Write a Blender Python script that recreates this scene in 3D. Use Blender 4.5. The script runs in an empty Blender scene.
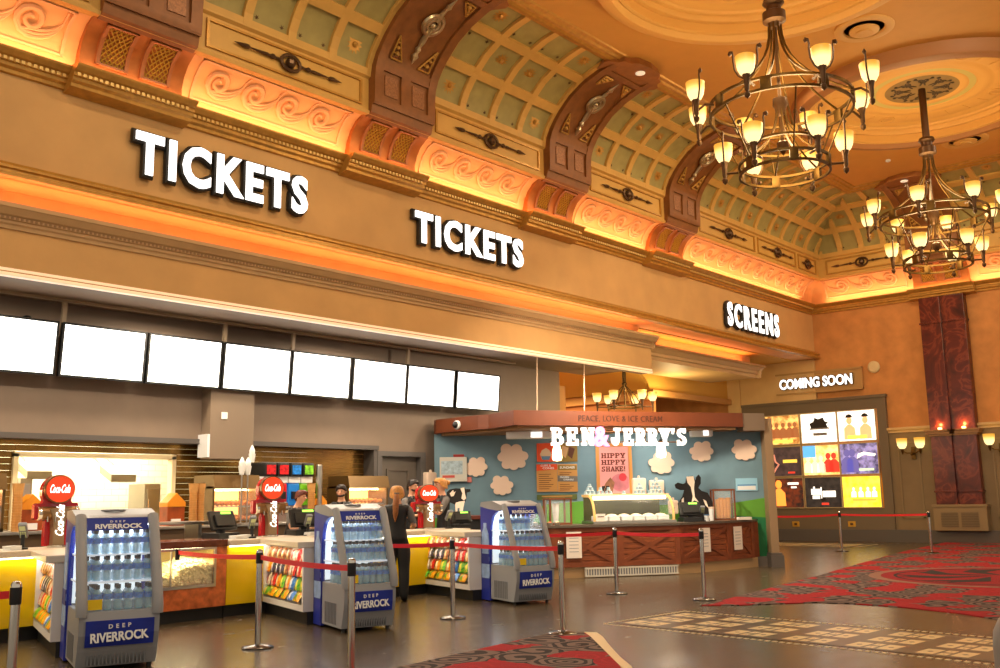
import bpy, bmesh, math, random
from mathutils import Vector, Matrix
random.seed(7)
S = bpy.context.scene
COL = S.collection
PI = math.pi
sin, cos, rad = math.sin, math.cos, math.radians

# ---------------------------------------------------------------- camera model
FPX = 976.65
PIT, ROL, YAW = rad(9.53), rad(-1.004), rad(41.225)
CAM = Vector((0, 0, 1.62))
FW = Vector((cos(YAW)*cos(PIT), sin(YAW)*cos(PIT), sin(PIT)))
RT = Vector((sin(YAW), -cos(YAW), 0)); UP = RT.cross(FW)
RT, UP = cos(ROL)*RT + sin(ROL)*UP, -sin(ROL)*RT + cos(ROL)*UP
VD = Vector((cos(YAW), sin(YAW), 0))          # horizontal view axis
VL = Vector((sin(YAW), -cos(YAW), 0))         # horizontal axis across it
def ray(px, py): return (px-500)*RT + (334-py)*UP + FPX*FW
def at(px, py, ax, v):
    """point of the plane ax = v that the photograph shows at pixel px, py"""
    d = ray(px, py)
    if ax == 'd':
        t = v / d.dot(VD)
    else:
        i = 'xyz'.index(ax); t = (v-CAM[i])/d[i]
    return CAM + t*d
def LD(l, d, z=0): 
    p = VL*l + VD*d
    return Vector((p.x, p.y, z))

# ---------------------------------------------------------------- materials
MATS = {}
def mat(name, col, rough=.5, metal=0, emit=None, es=1.0, var=0, vscale=3, bump=0, bscale=20, trans=0, alpha=1, coat=0, ior=1.45):
    if name in MATS: return MATS[name]
    m = bpy.data.materials.new(name); m.use_nodes = True
    nt = m.node_tree; b = nt.nodes['Principled BSDF']
    b.inputs['Base Color'].default_value = (*col, 1)
    b.inputs['Roughness'].default_value = rough
    b.inputs['Metallic'].default_value = metal
    b.inputs['IOR'].default_value = ior
    b.inputs['Transmission Weight'].default_value = trans
    b.inputs['Alpha'].default_value = alpha
    b.inputs['Coat Weight'].default_value = coat
    if emit:
        b.inputs['Emission Color'].default_value = (*emit, 1); b.inputs['Emission Strength'].default_value = es
    if var or bump:
        tc = nt.nodes.new('ShaderNodeTexCoord'); n = nt.nodes.new('ShaderNodeTexNoise')
        n.inputs['Scale'].default_value = vscale; n.inputs['Detail'].default_value = 5
        nt.links.new(tc.outputs['Object'], n.inputs['Vector'])
        if var:
            r = nt.nodes.new('ShaderNodeValToRGB')
            r.color_ramp.elements[0].position = .3; r.color_ramp.elements[1].position = .7
            r.color_ramp.elements[0].color = (*[max(0, c*(1-var)) for c in col], 1)
            r.color_ramp.elements[1].color = (*[min(1, c*(1+var)) for c in col], 1)
            nt.links.new(n.outputs['Fac'], r.inputs['Fac']); nt.links.new(r.outputs['Color'], b.inputs['Base Color'])
        if bump:
            n2 = nt.nodes.new('ShaderNodeTexNoise'); n2.inputs['Scale'].default_value = bscale
            nt.links.new(tc.outputs['Object'], n2.inputs['Vector'])
            bp = nt.nodes.new('ShaderNodeBump'); bp.inputs['Strength'].default_value = bump; bp.inputs['Distance'].default_value = .02
            nt.links.new(n2.outputs['Fac'], bp.inputs['Height']); nt.links.new(bp.outputs['Normal'], b.inputs['Normal'])
    MATS[name] = m
    return m
def nodes(m): return m.node_tree, m.node_tree.nodes['Principled BSDF']
def lk(nt, a, b): nt.links.new(a, b)
def new(nt, t, **kw):
    n = nt.nodes.new(t)
    for k, v in kw.items(): setattr(n, k, v)
    return n
def mathn(nt, op, a, b=None):
    n = new(nt, 'ShaderNodeMath', operation=op)
    for i, v in enumerate((a, b)):
        if v is None: continue
        if isinstance(v, (int, float)): n.inputs[i].default_value = v
        else: lk(nt, v, n.inputs[i])
    return n.outputs[0]
def ramp(nt, fac, stops, interp='LINEAR'):
    r = new(nt, 'ShaderNodeValToRGB'); r.color_ramp.interpolation = interp
    e = r.color_ramp.elements
    while len(e) < len(stops): e.new(.5)
    for k, (p, c) in enumerate(stops): e[k].position = p; e[k].color = (*c, 1)
    lk(nt, fac, r.inputs['Fac']); return r.outputs['Color']

def srgb(r, g, b):
    f = lambda c: ((c/255+.055)/1.055)**2.4 if c > 10 else c/255/12.92
    return (f(r), f(g), f(b))

# ---------------------------------------------------------------- mesh builder
class MB:
    def __init__(s): s.bm = bmesh.new(); s.M = None; s.mi = 0
    def _v(s, p):
        p = Vector(p)
        return s.bm.verts.new(s.M @ p if s.M else p)
    def _f(s, vs):
        try:
            f = s.bm.faces.new(vs); f.material_index = s.mi; return f
        except ValueError: return None
    def face(s, pts): s._f([s._v(p) for p in pts]); return s
    def box(s, x0, x1, y0, y1, z0, z1, bev=0):
        if bev > 0:
            b = min(bev, abs(x1-x0)/2.01, abs(y1-y0)/2.01, abs(z1-z0)/2.01)
            t = bmesh.new(); bmesh.ops.create_cube(t, size=1)
            for v in t.verts: v.co = Vector(((x0+x1)/2+v.co.x*(x1-x0), (y0+y1)/2+v.co.y*(y1-y0), (z0+z1)/2+v.co.z*(z1-z0)))
            bmesh.ops.bevel(t, geom=t.edges[:], offset=b, segments=2, profile=.6, affect='EDGES')
            return s.add(t)
        v = [s._v((x, y, z)) for z in (z0, z1) for y in (y0, y1) for x in (x0, x1)]
        for f in ((0,2,3,1),(4,5,7,6),(0,1,5,4),(2,6,7,3),(0,4,6,2),(1,3,7,5)): s._f([v[i] for i in f])
        return s
    def add(s, t):
        mp = {v: s._v(v.co) for v in t.verts}
        for f in t.faces: s._f([mp[v] for v in f.verts])
        t.free(); return s
    def prism(s, poly, h0, h1, axis='z'):
        """polygon (list of 2-tuples) extruded along axis; for y: (x,z), for x: (y,z)"""
        def m(a, b, h): return (a, b, h) if axis == 'z' else ((a, h, b) if axis == 'y' else (h, a, b))
        A = [s._v(m(a, b, h0)) for a, b in poly]; B = [s._v(m(a, b, h1)) for a, b in poly]
        n = len(poly)
        s._f(A[::-1]); s._f(B)
        for i in range(n): s._f([A[i], A[(i+1) % n], B[(i+1) % n], B[i]])
        return s
    def tube(s, pts, r, n=8, cap=True, closed=False):
        pts = [Vector(p) for p in pts]; N = len(pts)
        rs = r if isinstance(r, (list, tuple)) else [r]*N
        rings = []; prev = None
        for i, p in enumerate(pts):
            if closed: t = pts[(i+1) % N]-pts[i-1]
            else: t = pts[min(i+1, N-1)]-pts[max(i-1, 0)]
            if t.length < 1e-9: t = Vector((0, 0, 1))
            t.normalize()
            if prev is None:
                a = Vector((0, 0, 1)) if abs(t.z) < .9 else Vector((1, 0, 0))
                u = t.cross(a).normalized()
            else:
                u = prev-t*prev.dot(t)
                u = u.normalized() if u.length > 1e-6 else t.orthogonal().normalized()
            w = t.cross(u); prev = u
            rings.append([s._v(p+rs[i]*(cos(2*PI*k/n)*u+sin(2*PI*k/n)*w)) for k in range(n)])
        M = N if closed else N-1
        for i in range(M):
            a, b = rings[i], rings[(i+1) % N]
            for k in range(n): s._f([a[k], a[(k+1) % n], b[(k+1) % n], b[k]])
        if cap and not closed: s._f(rings[0][::-1]); s._f(rings[-1])
        return s
    def lathe(s, prof, n=24, cx=0, cy=0, cz=0, cap=True):
        rings = []
        for r, z in prof:
            rings.append([s._v((cx+r*cos(2*PI*k/n), cy+r*sin(2*PI*k/n), cz+z)) for k in range(n)] if r > 1e-6 else [s._v((cx, cy, cz+z))])
        for a, b in zip(rings, rings[1:]):
            for k in range(n):
                if len(a) == 1 and len(b) == 1: break
                if len(a) == 1: s._f([a[0], b[(k+1) % n], b[k]])
                elif len(b) == 1: s._f([a[k], a[(k+1) % n], b[0]])
                else: s._f([a[k], a[(k+1) % n], b[(k+1) % n], b[k]])
        if cap:
            if len(rings[0]) > 1: s._f(rings[0][::-1])
            if len(rings[-1]) > 1: s._f(rings[-1])
        return s
    def ball(s, c, r, n=10, sc=(1, 1, 1)):
        t = bmesh.new(); bmesh.ops.create_uvsphere(t, u_segments=n, v_segments=max(4, n*2//3), radius=1)
        for v in t.verts: v.co = Vector((c[0]+v.co.x*r*sc[0], c[1]+v.co.y*r*sc[1], c[2]+v.co.z*r*sc[2]))
        return s.add(t)
    def sweep(s, rings, cap=True, closed_ring=True):
        """rings: list of equally long point lists"""
        R = [[s._v(p) for p in q] for q in rings]; n = len(R[0])
        for a, b in zip(R, R[1:]):
            for k in range(n if closed_ring else n-1): s._f([a[k], a[(k+1) % n], b[(k+1) % n], b[k]])
        if cap and closed_ring: s._f(R[0][::-1]); s._f(R[-1])
        return s
    def build(s, name, m, parent=None, smooth=False, autos=None):
        bmesh.ops.recalc_face_normals(s.bm, faces=s.bm.faces[:])
        me = bpy.data.meshes.new(name); s.bm.to_mesh(me); s.bm.free()
        for q in (m if isinstance(m, (list, tuple)) else [m]): me.materials.append(q)
        if smooth:
            for p in me.polygons: p.use_smooth = True
            if autos is None: autos = 40
            me.set_sharp_from_angle(angle=rad(autos))
        o = bpy.data.objects.new(name, me); COL.objects.link(o)
        if parent: o.parent = parent
        return o

def thing(name, label, cat, loc=(0, 0, 0), rz=0, group=None):
    o = bpy.data.objects.new(name, None); COL.objects.link(o)
    o.location = loc; o.rotation_euler = (0, 0, rz); o.empty_display_size = .1
    return tag(o, label, cat, group)
def tag(o, label, cat, group=None, kind=None):
    if label: o['label'] = label
    if cat: o['category'] = cat
    if group: o['group'] = group
    if kind: o['kind'] = kind
    return o
def struct(o): o['kind'] = 'structure'; return o
KIDS = {}
def dup(root, loc, rz=None, label=None, group=None):
    r = root.copy(); COL.objects.link(r); r.location = loc
    if rz is not None: r.rotation_euler = (0, 0, rz)
    if label: r['label'] = label
    if group: r['group'] = group
    for ch in list(root.children):
        c = ch.copy(); COL.objects.link(c); c.parent = r
        for g in list(ch.children):
            d = g.copy(); COL.objects.link(d); d.parent = c
    return r

# ---------------------------------------------------------------- lettering
def text_mb(txt, w, h, depth, bold=0.0, y0=0.0, grow=0.0, spacing=1.0, mb=None):
    """text in the local x-z plane, facing -y, fitted into w x h with its lower left corner at 0,0"""
    cu = bpy.data.curves.new('tmp', 'FONT'); cu.body = txt; cu.size = 1; cu.offset = bold
    cu.fill_mode = 'BOTH'; cu.space_character = spacing; cu.resolution_u = 3
    o = bpy.data.objects.new('tmp', cu); COL.objects.link(o)
    bpy.context.view_layer.update()
    me = bpy.data.meshes.new_from_object(o.evaluated_get(bpy.context.evaluated_depsgraph_get()))
    xs = [v.co.x for v in me.vertices]; ys = [v.co.y for v in me.vertices]
    x0, x1, b0, b1 = min(xs), max(xs), min(ys), max(ys)
    if grow:                       # a fatter, rounded copy of the letters
        cu.bevel_depth = grow; cu.bevel_resolution = 1; bpy.context.view_layer.update()
        me2 = bpy.data.meshes.new_from_object(o.evaluated_get(bpy.context.evaluated_depsgraph_get()))
        bpy.data.meshes.remove(me); me = me2
    bpy.data.objects.remove(o); bpy.data.curves.remove(cu)
    t = bmesh.new(); t.from_mesh(me); bpy.data.meshes.remove(me)
    if grow:
        for v in t.verts: v.co = Vector(((v.co.x-x0)/(x1-x0)*w, y0+depth/2-v.co.z/grow*depth/2, (v.co.y-b0)/(b1-b0)*h))
        q = mb or MB(); q.add(t); return q
    bmesh.ops.dissolve_limit(t, angle_limit=rad(1), verts=t.verts[:], edges=t.edges[:])
    for v in t.verts: v.co = Vector(((v.co.x-x0)/(x1-x0)*w, y0+depth, (v.co.y-b0)/(b1-b0)*h))
    if depth:
        bmesh.ops.recalc_face_normals(t, faces=t.faces[:])
        r = bmesh.ops.extrude_face_region(t, geom=t.faces[:])
        for e in r['geom']:
            if isinstance(e, bmesh.types.BMVert): e.co.y -= depth
    q = mb or MB(); q.add(t); return q
# ================================================================ SETTING
XR, YW, YB = 32.733, 14.042, 16.2          # right wall, ticket wall, back wall behind the counter
WALL = srgb(205, 158, 98)
M_wall = mat('plaster_tan', WALL, .75, var=.08, vscale=1.2, bump=.15, bscale=6)
M_wallr = mat('plaster_ochre', srgb(196, 132, 70), .75, var=.14, vscale=2.2, bump=.15, bscale=6)
M_beige = mat('paint_beige', srgb(212, 172, 112), .7, var=.04)
M_gold = mat('gold_moulding', srgb(186, 136, 58), .38, .35, var=.15, vscale=8)
M_bronze = mat('bronze_moulding', srgb(150, 104, 55), .45, .3, var=.15, vscale=8)
M_taupe = mat('paint_taupe', srgb(150, 128, 100), .6, var=.05)
M_taupedk = mat('paint_taupe_dark', srgb(98, 88, 78), .55, var=.05)
M_cream = mat('paint_cream', srgb(226, 198, 160), .6)
M_yellowvault = mat('vault_ochre', srgb(206, 158, 78), .55, var=.06, vscale=3)
M_sage = mat('coffer_sage', srgb(160, 144, 82), .6, var=.10, vscale=4)
M_orange = mat('cove_plaster', srgb(240, 178, 110), .6, var=.05)
M_relief = mat('relief_plaster', srgb(236, 176, 118), .55)
M_rib = mat('rib_brown', srgb(150, 94, 44), .5, .1, var=.2, vscale=4)
M_ribdk = mat('rib_brown_dark', srgb(134, 82, 36), .5, .1, var=.15, vscale=6)
M_copper = mat('rib_copper', srgb(178, 108, 50), .42, .45, var=.15, vscale=4)
M_silver = mat('antique_silver', srgb(190, 170, 130), .3, .85)
M_iron = mat('antique_bronze', srgb(92, 66, 42), .4, .6)
M_goldleaf = mat('gold_leaf', srgb(205, 160, 60), .35, .5)
M_ceil = mat('ceiling_paint', srgb(206, 148, 68), .7, var=.03)
M_ceiltrim = mat('ceiling_trim', srgb(208, 156, 80), .6)
M_black = mat('black_plastic', (.012, .012, .012), .4)
M_white = mat('white_paint', (.8, .8, .78), .5)

def floor_mat():
    m = mat('floor_tile', (.1, .07, .05), .3); nt, b = nodes(m)
    tc = new(nt, 'ShaderNodeTexCoord'); mp = new(nt, 'ShaderNodeMapping'); mp.inputs['Rotation'].default_value = (0, 0, rad(48.8))
    lk(nt, tc.outputs['Object'], mp.inputs['Vector'])
    br = new(nt, 'ShaderNodeTexBrick'); br.offset = .5
    for k, v in (('Scale', 1.0), ('Brick Width', 1.2), ('Row Height', .6), ('Mortar Size', .006), ('Mortar Smooth', .1)): br.inputs[k].default_value = v
    br.inputs['Color1'].default_value = (*srgb(88, 74, 56), 1); br.inputs['Color2'].default_value = (*srgb(80, 68, 52), 1); br.inputs['Mortar'].default_value = (*srgb(62, 52, 42), 1)
    lk(nt, mp.outputs['Vector'], br.inputs['Vector'])
    n = new(nt, 'ShaderNodeTexNoise'); n.inputs['Scale'].default_value = 3.5; n.inputs['Detail'].default_value = 6
    lk(nt, tc.outputs['Object'], n.inputs['Vector'])
    mx = new(nt, 'ShaderNodeMix', data_type='RGBA', blend_type='MULTIPLY'); mx.inputs['Factor'].default_value = .5
    lk(nt, br.outputs['Color'], mx.inputs['A'])
    lk(nt, ramp(nt, n.outputs['Fac'], [(.3, (.72, .72, .72)), (.7, (1.15, 1.15, 1.15))]), mx.inputs['B'])
    lk(nt, mx.outputs['Result'], b.inputs['Base Color'])
    lk(nt, mathn(nt, 'ADD', mathn(nt, 'MULTIPLY', n.outputs['Fac'], .12), .19), b.inputs['Roughness'])
    return m
struct(MB().box(-6, 34, -12, 24, -.15, 0).build('floor', floor_mat()))

# carpets ------------------------------------------------------------
def carpet_mat():
    m = mat('swirl_carpet', (.3, .01, .015), .95); nt, b = nodes(m)
    tc = new(nt, 'ShaderNodeTexCoord')
    nz = new(nt, 'ShaderNodeTexNoise'); nz.inputs['Scale'].default_value = 1.6; lk(nt, tc.outputs['Object'], nz.inputs['Vector'])
    ad = new(nt, 'ShaderNodeVectorMath', operation='MULTIPLY_ADD'); ad.inputs[1].default_value = (.35, .35, 0)
    lk(nt, nz.outputs['Color'], ad.inputs[0]); lk(nt, tc.outputs['Object'], ad.inputs[2])
    fl = new(nt, 'ShaderNodeVectorMath', operation='MULTIPLY'); fl.inputs[1].default_value = (1, 1, 0); lk(nt, ad.outputs[0], fl.inputs[0])
    vo = new(nt, 'ShaderNodeTexVoronoi'); vo.inputs['Scale'].default_value = 1.9; vo.inputs['Randomness'].default_value = .55
    lk(nt, fl.outputs[0], vo.inputs['Vector'])
    sc = new(nt, 'ShaderNodeVectorMath', operation='SCALE'); sc.inputs['Scale'].default_value = 1.0; lk(nt, vo.outputs['Position'], sc.inputs[0])
    sb = new(nt, 'ShaderNodeVectorMath', operation='SUBTRACT'); lk(nt, fl.outputs[0], sb.inputs[0]); lk(nt, sc.outputs[0], sb.inputs[1])
    sp = new(nt, 'ShaderNodeSeparateXYZ'); lk(nt, sb.outputs[0], sp.inputs[0])
    ang = mathn(nt, 'ARCTAN2', sp.outputs['Y'], sp.outputs['X'])
    ln = new(nt, 'ShaderNodeVectorMath', operation='LENGTH'); lk(nt, sb.outputs[0], ln.inputs[0])
    wv = mathn(nt, 'SINE', mathn(nt, 'ADD', mathn(nt, 'MULTIPLY', ln.outputs['Value'], 62.0), ang))
    sx = new(nt, 'ShaderNodeSeparateColor'); lk(nt, vo.outputs['Color'], sx.inputs[0])
    n2 = new(nt, 'ShaderNodeTexNoise'); n2.inputs['Scale'].default_value = 1.1; lk(nt, tc.outputs['Object'], n2.inputs['Vector'])
    swirl = ramp(nt, mathn(nt, 'ADD', mathn(nt, 'MULTIPLY', wv, .5), .5), [(0, (.02, .012, .012)), (.42, srgb(112, 92, 84))], 'CONSTANT')
    red = ramp(nt, mathn(nt, 'ADD', mathn(nt, 'MULTIPLY', wv, .5), .5), [(0, srgb(146, 8, 20)), (.9, srgb(164, 16, 28))], 'CONSTANT')
    mx = new(nt, 'ShaderNodeMix', data_type='RGBA')
    pick = mathn(nt, 'GREATER_THAN', mathn(nt, 'ADD', sx.outputs[0], mathn(nt, 'MULTIPLY', mathn(nt, 'SUBTRACT', n2.outputs['Fac'], .5), 1.2)), .44)
    lk(nt, pick, mx.inputs['Factor']); lk(nt, red, mx.inputs['A']); lk(nt, swirl, mx.inputs['B'])
    lk(nt, mx.outputs['Result'], b.inputs['Base Color'])
    bp = new(nt, 'ShaderNodeBump'); bp.inputs['Strength'].default_value = .4; bp.inputs['Distance'].default_value = .01
    n3 = new(nt, 'ShaderNodeTexNoise'); n3.inputs['Scale'].default_value = 160; lk(nt, tc.outputs['Object'], n3.inputs['Vector'])
    lk(nt, n3.outputs['Fac'], bp.inputs['Height']); lk(nt, bp.outputs['Normal'], b.inputs['Normal'])
    return m
M_carpet = carpet_mat()
def fl(px, py): return at(px, py, 'z', 0)
def flat(pts, z0, z1, mb=None):
    q = mb or MB(); q.prism([(p[0], p[1]) for p in pts], z0, z1); return q
# near carpet: a wedge with a rounded end and a pale edging strip
a0, a1 = fl(395, 669), fl(552, 633.5)
u = (a1-a0).normalized(); nrm = Vector((u.y, -u.x, 0))
tip = [fl(x, y) for x, y in ((552, 633.5), (572, 632.5), (584, 633), (590, 637), (597, 644), (606, 653), (620, 667))]
out = [fl(x, y) for x, y in ((584, 633), (597, 633.5), (603, 638), (610, 647), (620, 658), (632, 668))]
near = [a0-u*3]+tip+[tip[-1]+Vector((-2.4, -1.9, 0)), a0-u*3+nrm*4.5]
c = flat(near, 0, .012).build('floor_carpet', M_carpet); struct(c); c['label'] = 'red carpet with grey swirls ending in a rounded tip'
e = MB()
ins = [tip[2], tip[3], tip[4], tip[5], tip[6], tip[6]+(tip[6]-tip[5])*1.0]
e.prism([(p.x, p.y) for p in out]+[(p.x, p.y) for p in reversed(ins[:6])], 0, .014)
struct(e.build('floor_carpet_edging', mat('edging_beige', srgb(214, 190, 140), .4)))
# far carpet with a round medallion
edge = [(700, 606), (712, 603.5), (760, 591), (815, 577), (870, 561), (905, 551.5), (928, 546.5)]
low = [(1000, 620.5), (960, 614), (900, 607.5), (850, 604), (815, 603), (770, 604.5), (730, 606)]
E1 = [fl(*p) for p in edge]; L1 = [fl(*p) for p in low]
far = E1+[Vector((32.55, 10.2, 0)), Vector((32.55, -9, 0)), L1[0]+(L1[0]-L1[1])*6]+L1
struct(flat(far, 0, .012).build('floor_carpet', M_carpet))
ec = fl(1002, 577.5); RR = (ec-fl(869, 577)).length
ring = MB(); ring.lathe([(0, .013), (0, .0165), (RR, .0165), (RR, .013)], 64, ec.x, ec.y)
struct(ring.build('floor_carpet_medallion', mat('edging_brown', srgb(130, 92, 76), .9)))
r2 = MB(); r2.lathe([(0, .0165), (0, .019), (RR-.22, .019), (RR-.22, .0165)], 64, ec.x, ec.y)
struct(r2.build('floor_carpet_medallion', mat('medallion_red', srgb(134, 16, 26), .95, bump=.3, bscale=150)))
bl = MB()
bl.lathe([(1.82, .019), (1.82, .021), (1.88, .021), (1.88, .019), (1.82, .019)], 64, ec.x, ec.y, cap=False)
for k in range(8):
    bl.M = Matrix.Translation((ec.x, ec.y, 0)) @ Matrix.Rotation(k*PI/4+.2, 4, 'Z')
    bl.prism([(.25, 0), (1.0, .34), (1.85, .06), (1.5, .5), (1.75, .62), (.9, .75)], .019, .0215)
bl.M = None
struct(bl.build('floor_carpet_medallion_emblem', mat('carpet_black', (.02, .014, .014), .95)))

# mosaic strips set in the tiles -------------------------------------
def mosaic_mat():
    m = mat('mosaic', srgb(110, 84, 60), .3); nt, b = nodes(m)
    tc = new(nt, 'ShaderNodeTexCoord'); sp = new(nt, 'ShaderNodeSeparateXYZ'); lk(nt, tc.outputs['Object'], sp.inputs[0])
    def fold(v, per):     # 0 at cell centre .. .5 at cell border
        return mathn(nt, 'ABSOLUTE', mathn(nt, 'SUBTRACT', mathn(nt, 'FRACT', mathn(nt, 'DIVIDE', v, per)), .5))
    X, Y = sp.outputs['X'], sp.outputs['Y']
    def inside(v, a, b): return mathn(nt, 'MULTIPLY', mathn(nt, 'GREATER_THAN', v, a), mathn(nt, 'LESS_THAN', v, b))
    xm, ym = mathn(nt, 'FRACT', mathn(nt, 'DIVIDE', X, .76)), mathn(nt, 'FRACT', mathn(nt, 'DIVIDE', Y, .5))
    yb = inside(ym, .17, .83)
    def cell(a, b): return inside(xm, a, b)
    def mark(cx, cy, r, s):   # a dark lozenge in the middle of a square
        dx = mathn(nt, 'ABSOLUTE', mathn(nt, 'SUBTRACT', xm, cx)); dy = mathn(nt, 'MULTIPLY', mathn(nt, 'ABSOLUTE', mathn(nt, 'SUBTRACT', ym, cy)), .5/.76)
        return mathn(nt, 'GREATER_THAN', mathn(nt, 'ADD', dx, dy), r)
    bigs = mathn(nt, 'MULTIPLY', mathn(nt, 'ADD', mathn(nt, 'MULTIPLY', cell(.03, .26), mark(.145, .5, .05, 1)), mathn(nt, 'MULTIPLY', cell(.49, .72), mark(.605, .5, .05, 1))), yb)
    small = mathn(nt, 'MULTIPLY', cell(.31, .44), mathn(nt, 'ADD', mathn(nt, 'MULTIPLY', inside(ym, .17, .45), mark(.375, .31, .02, 1)), mathn(nt, 'MULTIPLY', inside(ym, .55, .83), mark(.375, .69, .02, 1))))
    core = mathn(nt, 'ADD', bigs, small)
    lk(nt, ramp(nt, core, [(0, srgb(88, 70, 50)), (.5, srgb(224, 202, 154))], 'CONSTANT'), b.inputs['Base Color'])
    return m
def mosaic(o, ux, nx, ny, label):
    rz = math.atan2(ux.y, ux.x)
    f = struct(MB().box(0, nx*.76, 0, ny*.5, 0, .004).build('floor_mosaic', mosaic_mat())); f['label'] = label
    f.location = o; f.rotation_euler = (0, 0, rz)
    d = MB()
    for k in range(int(nx*.76/.09)+2):
        for y in (-.16, ny*.5+.11): d.box(-.1+k*.09, -.05+k*.09, y, y+.05, 0, .004)
    for k in range(int((ny*.5+.3)/.09)):
        for x in (-.16, nx*.76+.11): d.box(x, x+.05, -.1+k*.09, -.05+k*.09, 0, .004)
    t = d.build('mosaic_border', mat('mosaic_pale', srgb(214, 192, 146), .35), f)
ax = (fl(1000, 638.5)-fl(657, 609)).normalized()
o0 = fl(596, 623.5)+ax*.22
ay = Vector((-ax.y, ax.x, 0))
mosaic(o0+ay*.17, ax, 10, 3, 'strip of pale patterned mosaic in the brown tiled floor')
mosaic(Vector((29.3, 16.4, 0)), Vector((0, -1, 0)), 6, 3, 'patterned mosaic floor strip in front of the poster wall')

# walls ---------------------------------------------------------------
def walls():
    struct(MB().box(-6, XR, YW, YW+.3, 6.25, 12).build('wall_ticket', M_wall))
    struct(MB().box(XR, XR+.3, -10, 24, 0, 12).build('wall_right', M_wallr))
walls()
def run(prof, x0, x1, ends=(True, True)):
    """moulding along x on the ticket wall; prof is a list of (out, z)"""
    return [[(x, YW-k, z) for k, z in prof] for x in (x0, x1)]
def run_r(prof, y0, y1):
    return [[(XR-k, y, z) for k, z in prof] for y in (y0, y1)]
RIBX = [1.9, 7.14, 12.42, 17.73, 22.9]; RW = .86
RIBY = [9.6, 3.4]
CP = [(0, 7.78), (.05, 7.79), (.06, 7.84), (.11, 7.87), (.12, 7.92), (.15, 7.93), (.15, 7.98), (.2, 8.0), (.26, 8.06), (.27, 8.09), (0, 8.09)]
def shift(p, d): return [(0 if i in (0,) else k+d, z) for i, (k, z) in enumerate(p[:-1])]+[(0, p[-1][1])]
q = MB(); q.sweep(run(CP, -6, XR)); q.sweep(run_r(CP, -8, YW))
CPB = [(0, 7.74)]+[(k+.2, z) for k, z in CP[1:-1]]+[(0, 8.12)]
for x in RIBX: q.sweep(run(CPB, x-RW-.14, x+RW+.14))
for y in RIBY: q.sweep(run_r(CPB, y-RW-.14, y+RW+.14))
struct(q.build('cornice', M_gold))
q = MB()
def beads(x0, x1, out):
    n = int((x1-x0)/.085)
    for k in range(n): q.box(x0+k*.085, x0+k*.085+.05, YW-out-.03, YW-out+.01, 7.925, 7.975)
prev = -1
for x in RIBX+[XR+2]:
    beads(prev+RW+.14 if prev > 0 else 2.9, min(x-RW-.14, XR-.2), .15)
    if x < XR: beads(x-RW-.1, x+RW+.1, .35)
    prev = x
struct(q.build('cornice_beading', mat('bead_gold', srgb(214, 178, 104), .35, .3)))
# lower edge moulding of the ticket wall
GP = [(0, 6.22), (.12, 6.2), (.2, 6.22), (.2, 6.26), (.14, 6.29), (.14, 6.33), (.17, 6.35), (.17, 6.38), (.1, 6.41), (.06, 6.46), (.0, 6.47)]
struct(MB().sweep(run(GP, -6, XR)).build('cornice_lower', M_gold))
# lit recess and lower fascia
FX1 = 22.16
struct(MB().box(-6, FX1+.25, YW+.55, YW+.7, 5.5, 6.5).box(-6, XR, YW+.01, YW+1.4, 6.225, 6.4).box(FX1+.25, 30.3, YW+1.25, YW+1.4, 5.62, 6.22).build('wall_recess', M_orange))
struct(MB().box(-6, FX1, YW, YW+.35, 4.87, 5.62).build('wall_fascia', M_wall))
KP = [(0, 5.5), (.03, 5.5), (.04, 5.55), (.07, 5.57), (.07, 5.61), (.1, 5.62), (.1, 5.66), (.14, 5.68), (.2, 5.76), (.22, 5.77), (.22, 5.83), (.14, 5.83), (.1, 5.7), (0, 5.66)]
q = MB(); q.sweep(run(KP, -6, FX1+.1))
q.sweep([[(FX1+k, y, z) for k, z in KP] for y in (YW-.1, YW+.6)])
struct(q.build('cornice_fascia', mat('fascia_moulding', srgb(190, 152, 104), .5, var=.06)))
q = MB()
for k in range(300): q.box(2+k*.067, 2+k*.067+.03, YW-.115, YW-.09, 5.625, 5.655)
struct(q.build('cornice_fascia_beading', mat('fascia_bead', srgb(150, 112, 70), .5)))
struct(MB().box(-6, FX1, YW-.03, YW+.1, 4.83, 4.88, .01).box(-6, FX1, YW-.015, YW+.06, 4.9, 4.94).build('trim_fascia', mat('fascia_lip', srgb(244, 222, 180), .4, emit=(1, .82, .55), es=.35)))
struct(MB().box(-6, FX1, YW+.1, YW+.35, 4.84, 4.87).box(-6, FX1, YW+.35, YB, 4.98, 5.08).box(-6, FX1, YW+.35, YW+.55, 4.9, 4.98).build('ceiling_counter', mat('soffit_brown', srgb(112, 92, 74), .7)))
# back wall behind the counter
struct(MB().box(-6, 14.29, YB, YB+.25, 2.79, 5.0).box(14.29, 14.43, YB, YB+.25, 0, 5.0).box(15.644, 20.9, YB, YB+.25, 0, 5.0).box(14.43, 15.644, YB, YB+.25, 2.6, 5.0).build('wall_back', mat('wall_greybrown', srgb(124, 106, 90), .6, var=.04)))
struct(MB().box(-6, 14.35, YB-.06, YB+.3, 2.7, 2.79).box(14.22, 14.32, YB-.04, YB+.3, 0, 2.699).build('trim_lintel', mat('lintel_dark', srgb(84, 78, 74), .4)))
def slat_mat():
    m = mat('bronze_slats', srgb(150, 112, 56), .22, .75, var=.35, vscale=2.5)
    return m
q = MB()
for k in range(26):
    z = .1+k*.105
    q.box(-6, 6.8, YB+.3+(k % 2)*.012, YB+.34, z, z+.1) if True else None
    q.box(9.62, 14.3, YB+.3+(k % 2)*.012, YB+.34, z, z+.1)
    if z > 2.43: q.box(6.8, 9.62, YB+.3, YB+.34, z, z+.1)
    if z < .95: q.box(6.8, 9.62, YB+.3, YB+.34, z, z+.1)
struct(q.build('wall_slats', slat_mat()))
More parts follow.
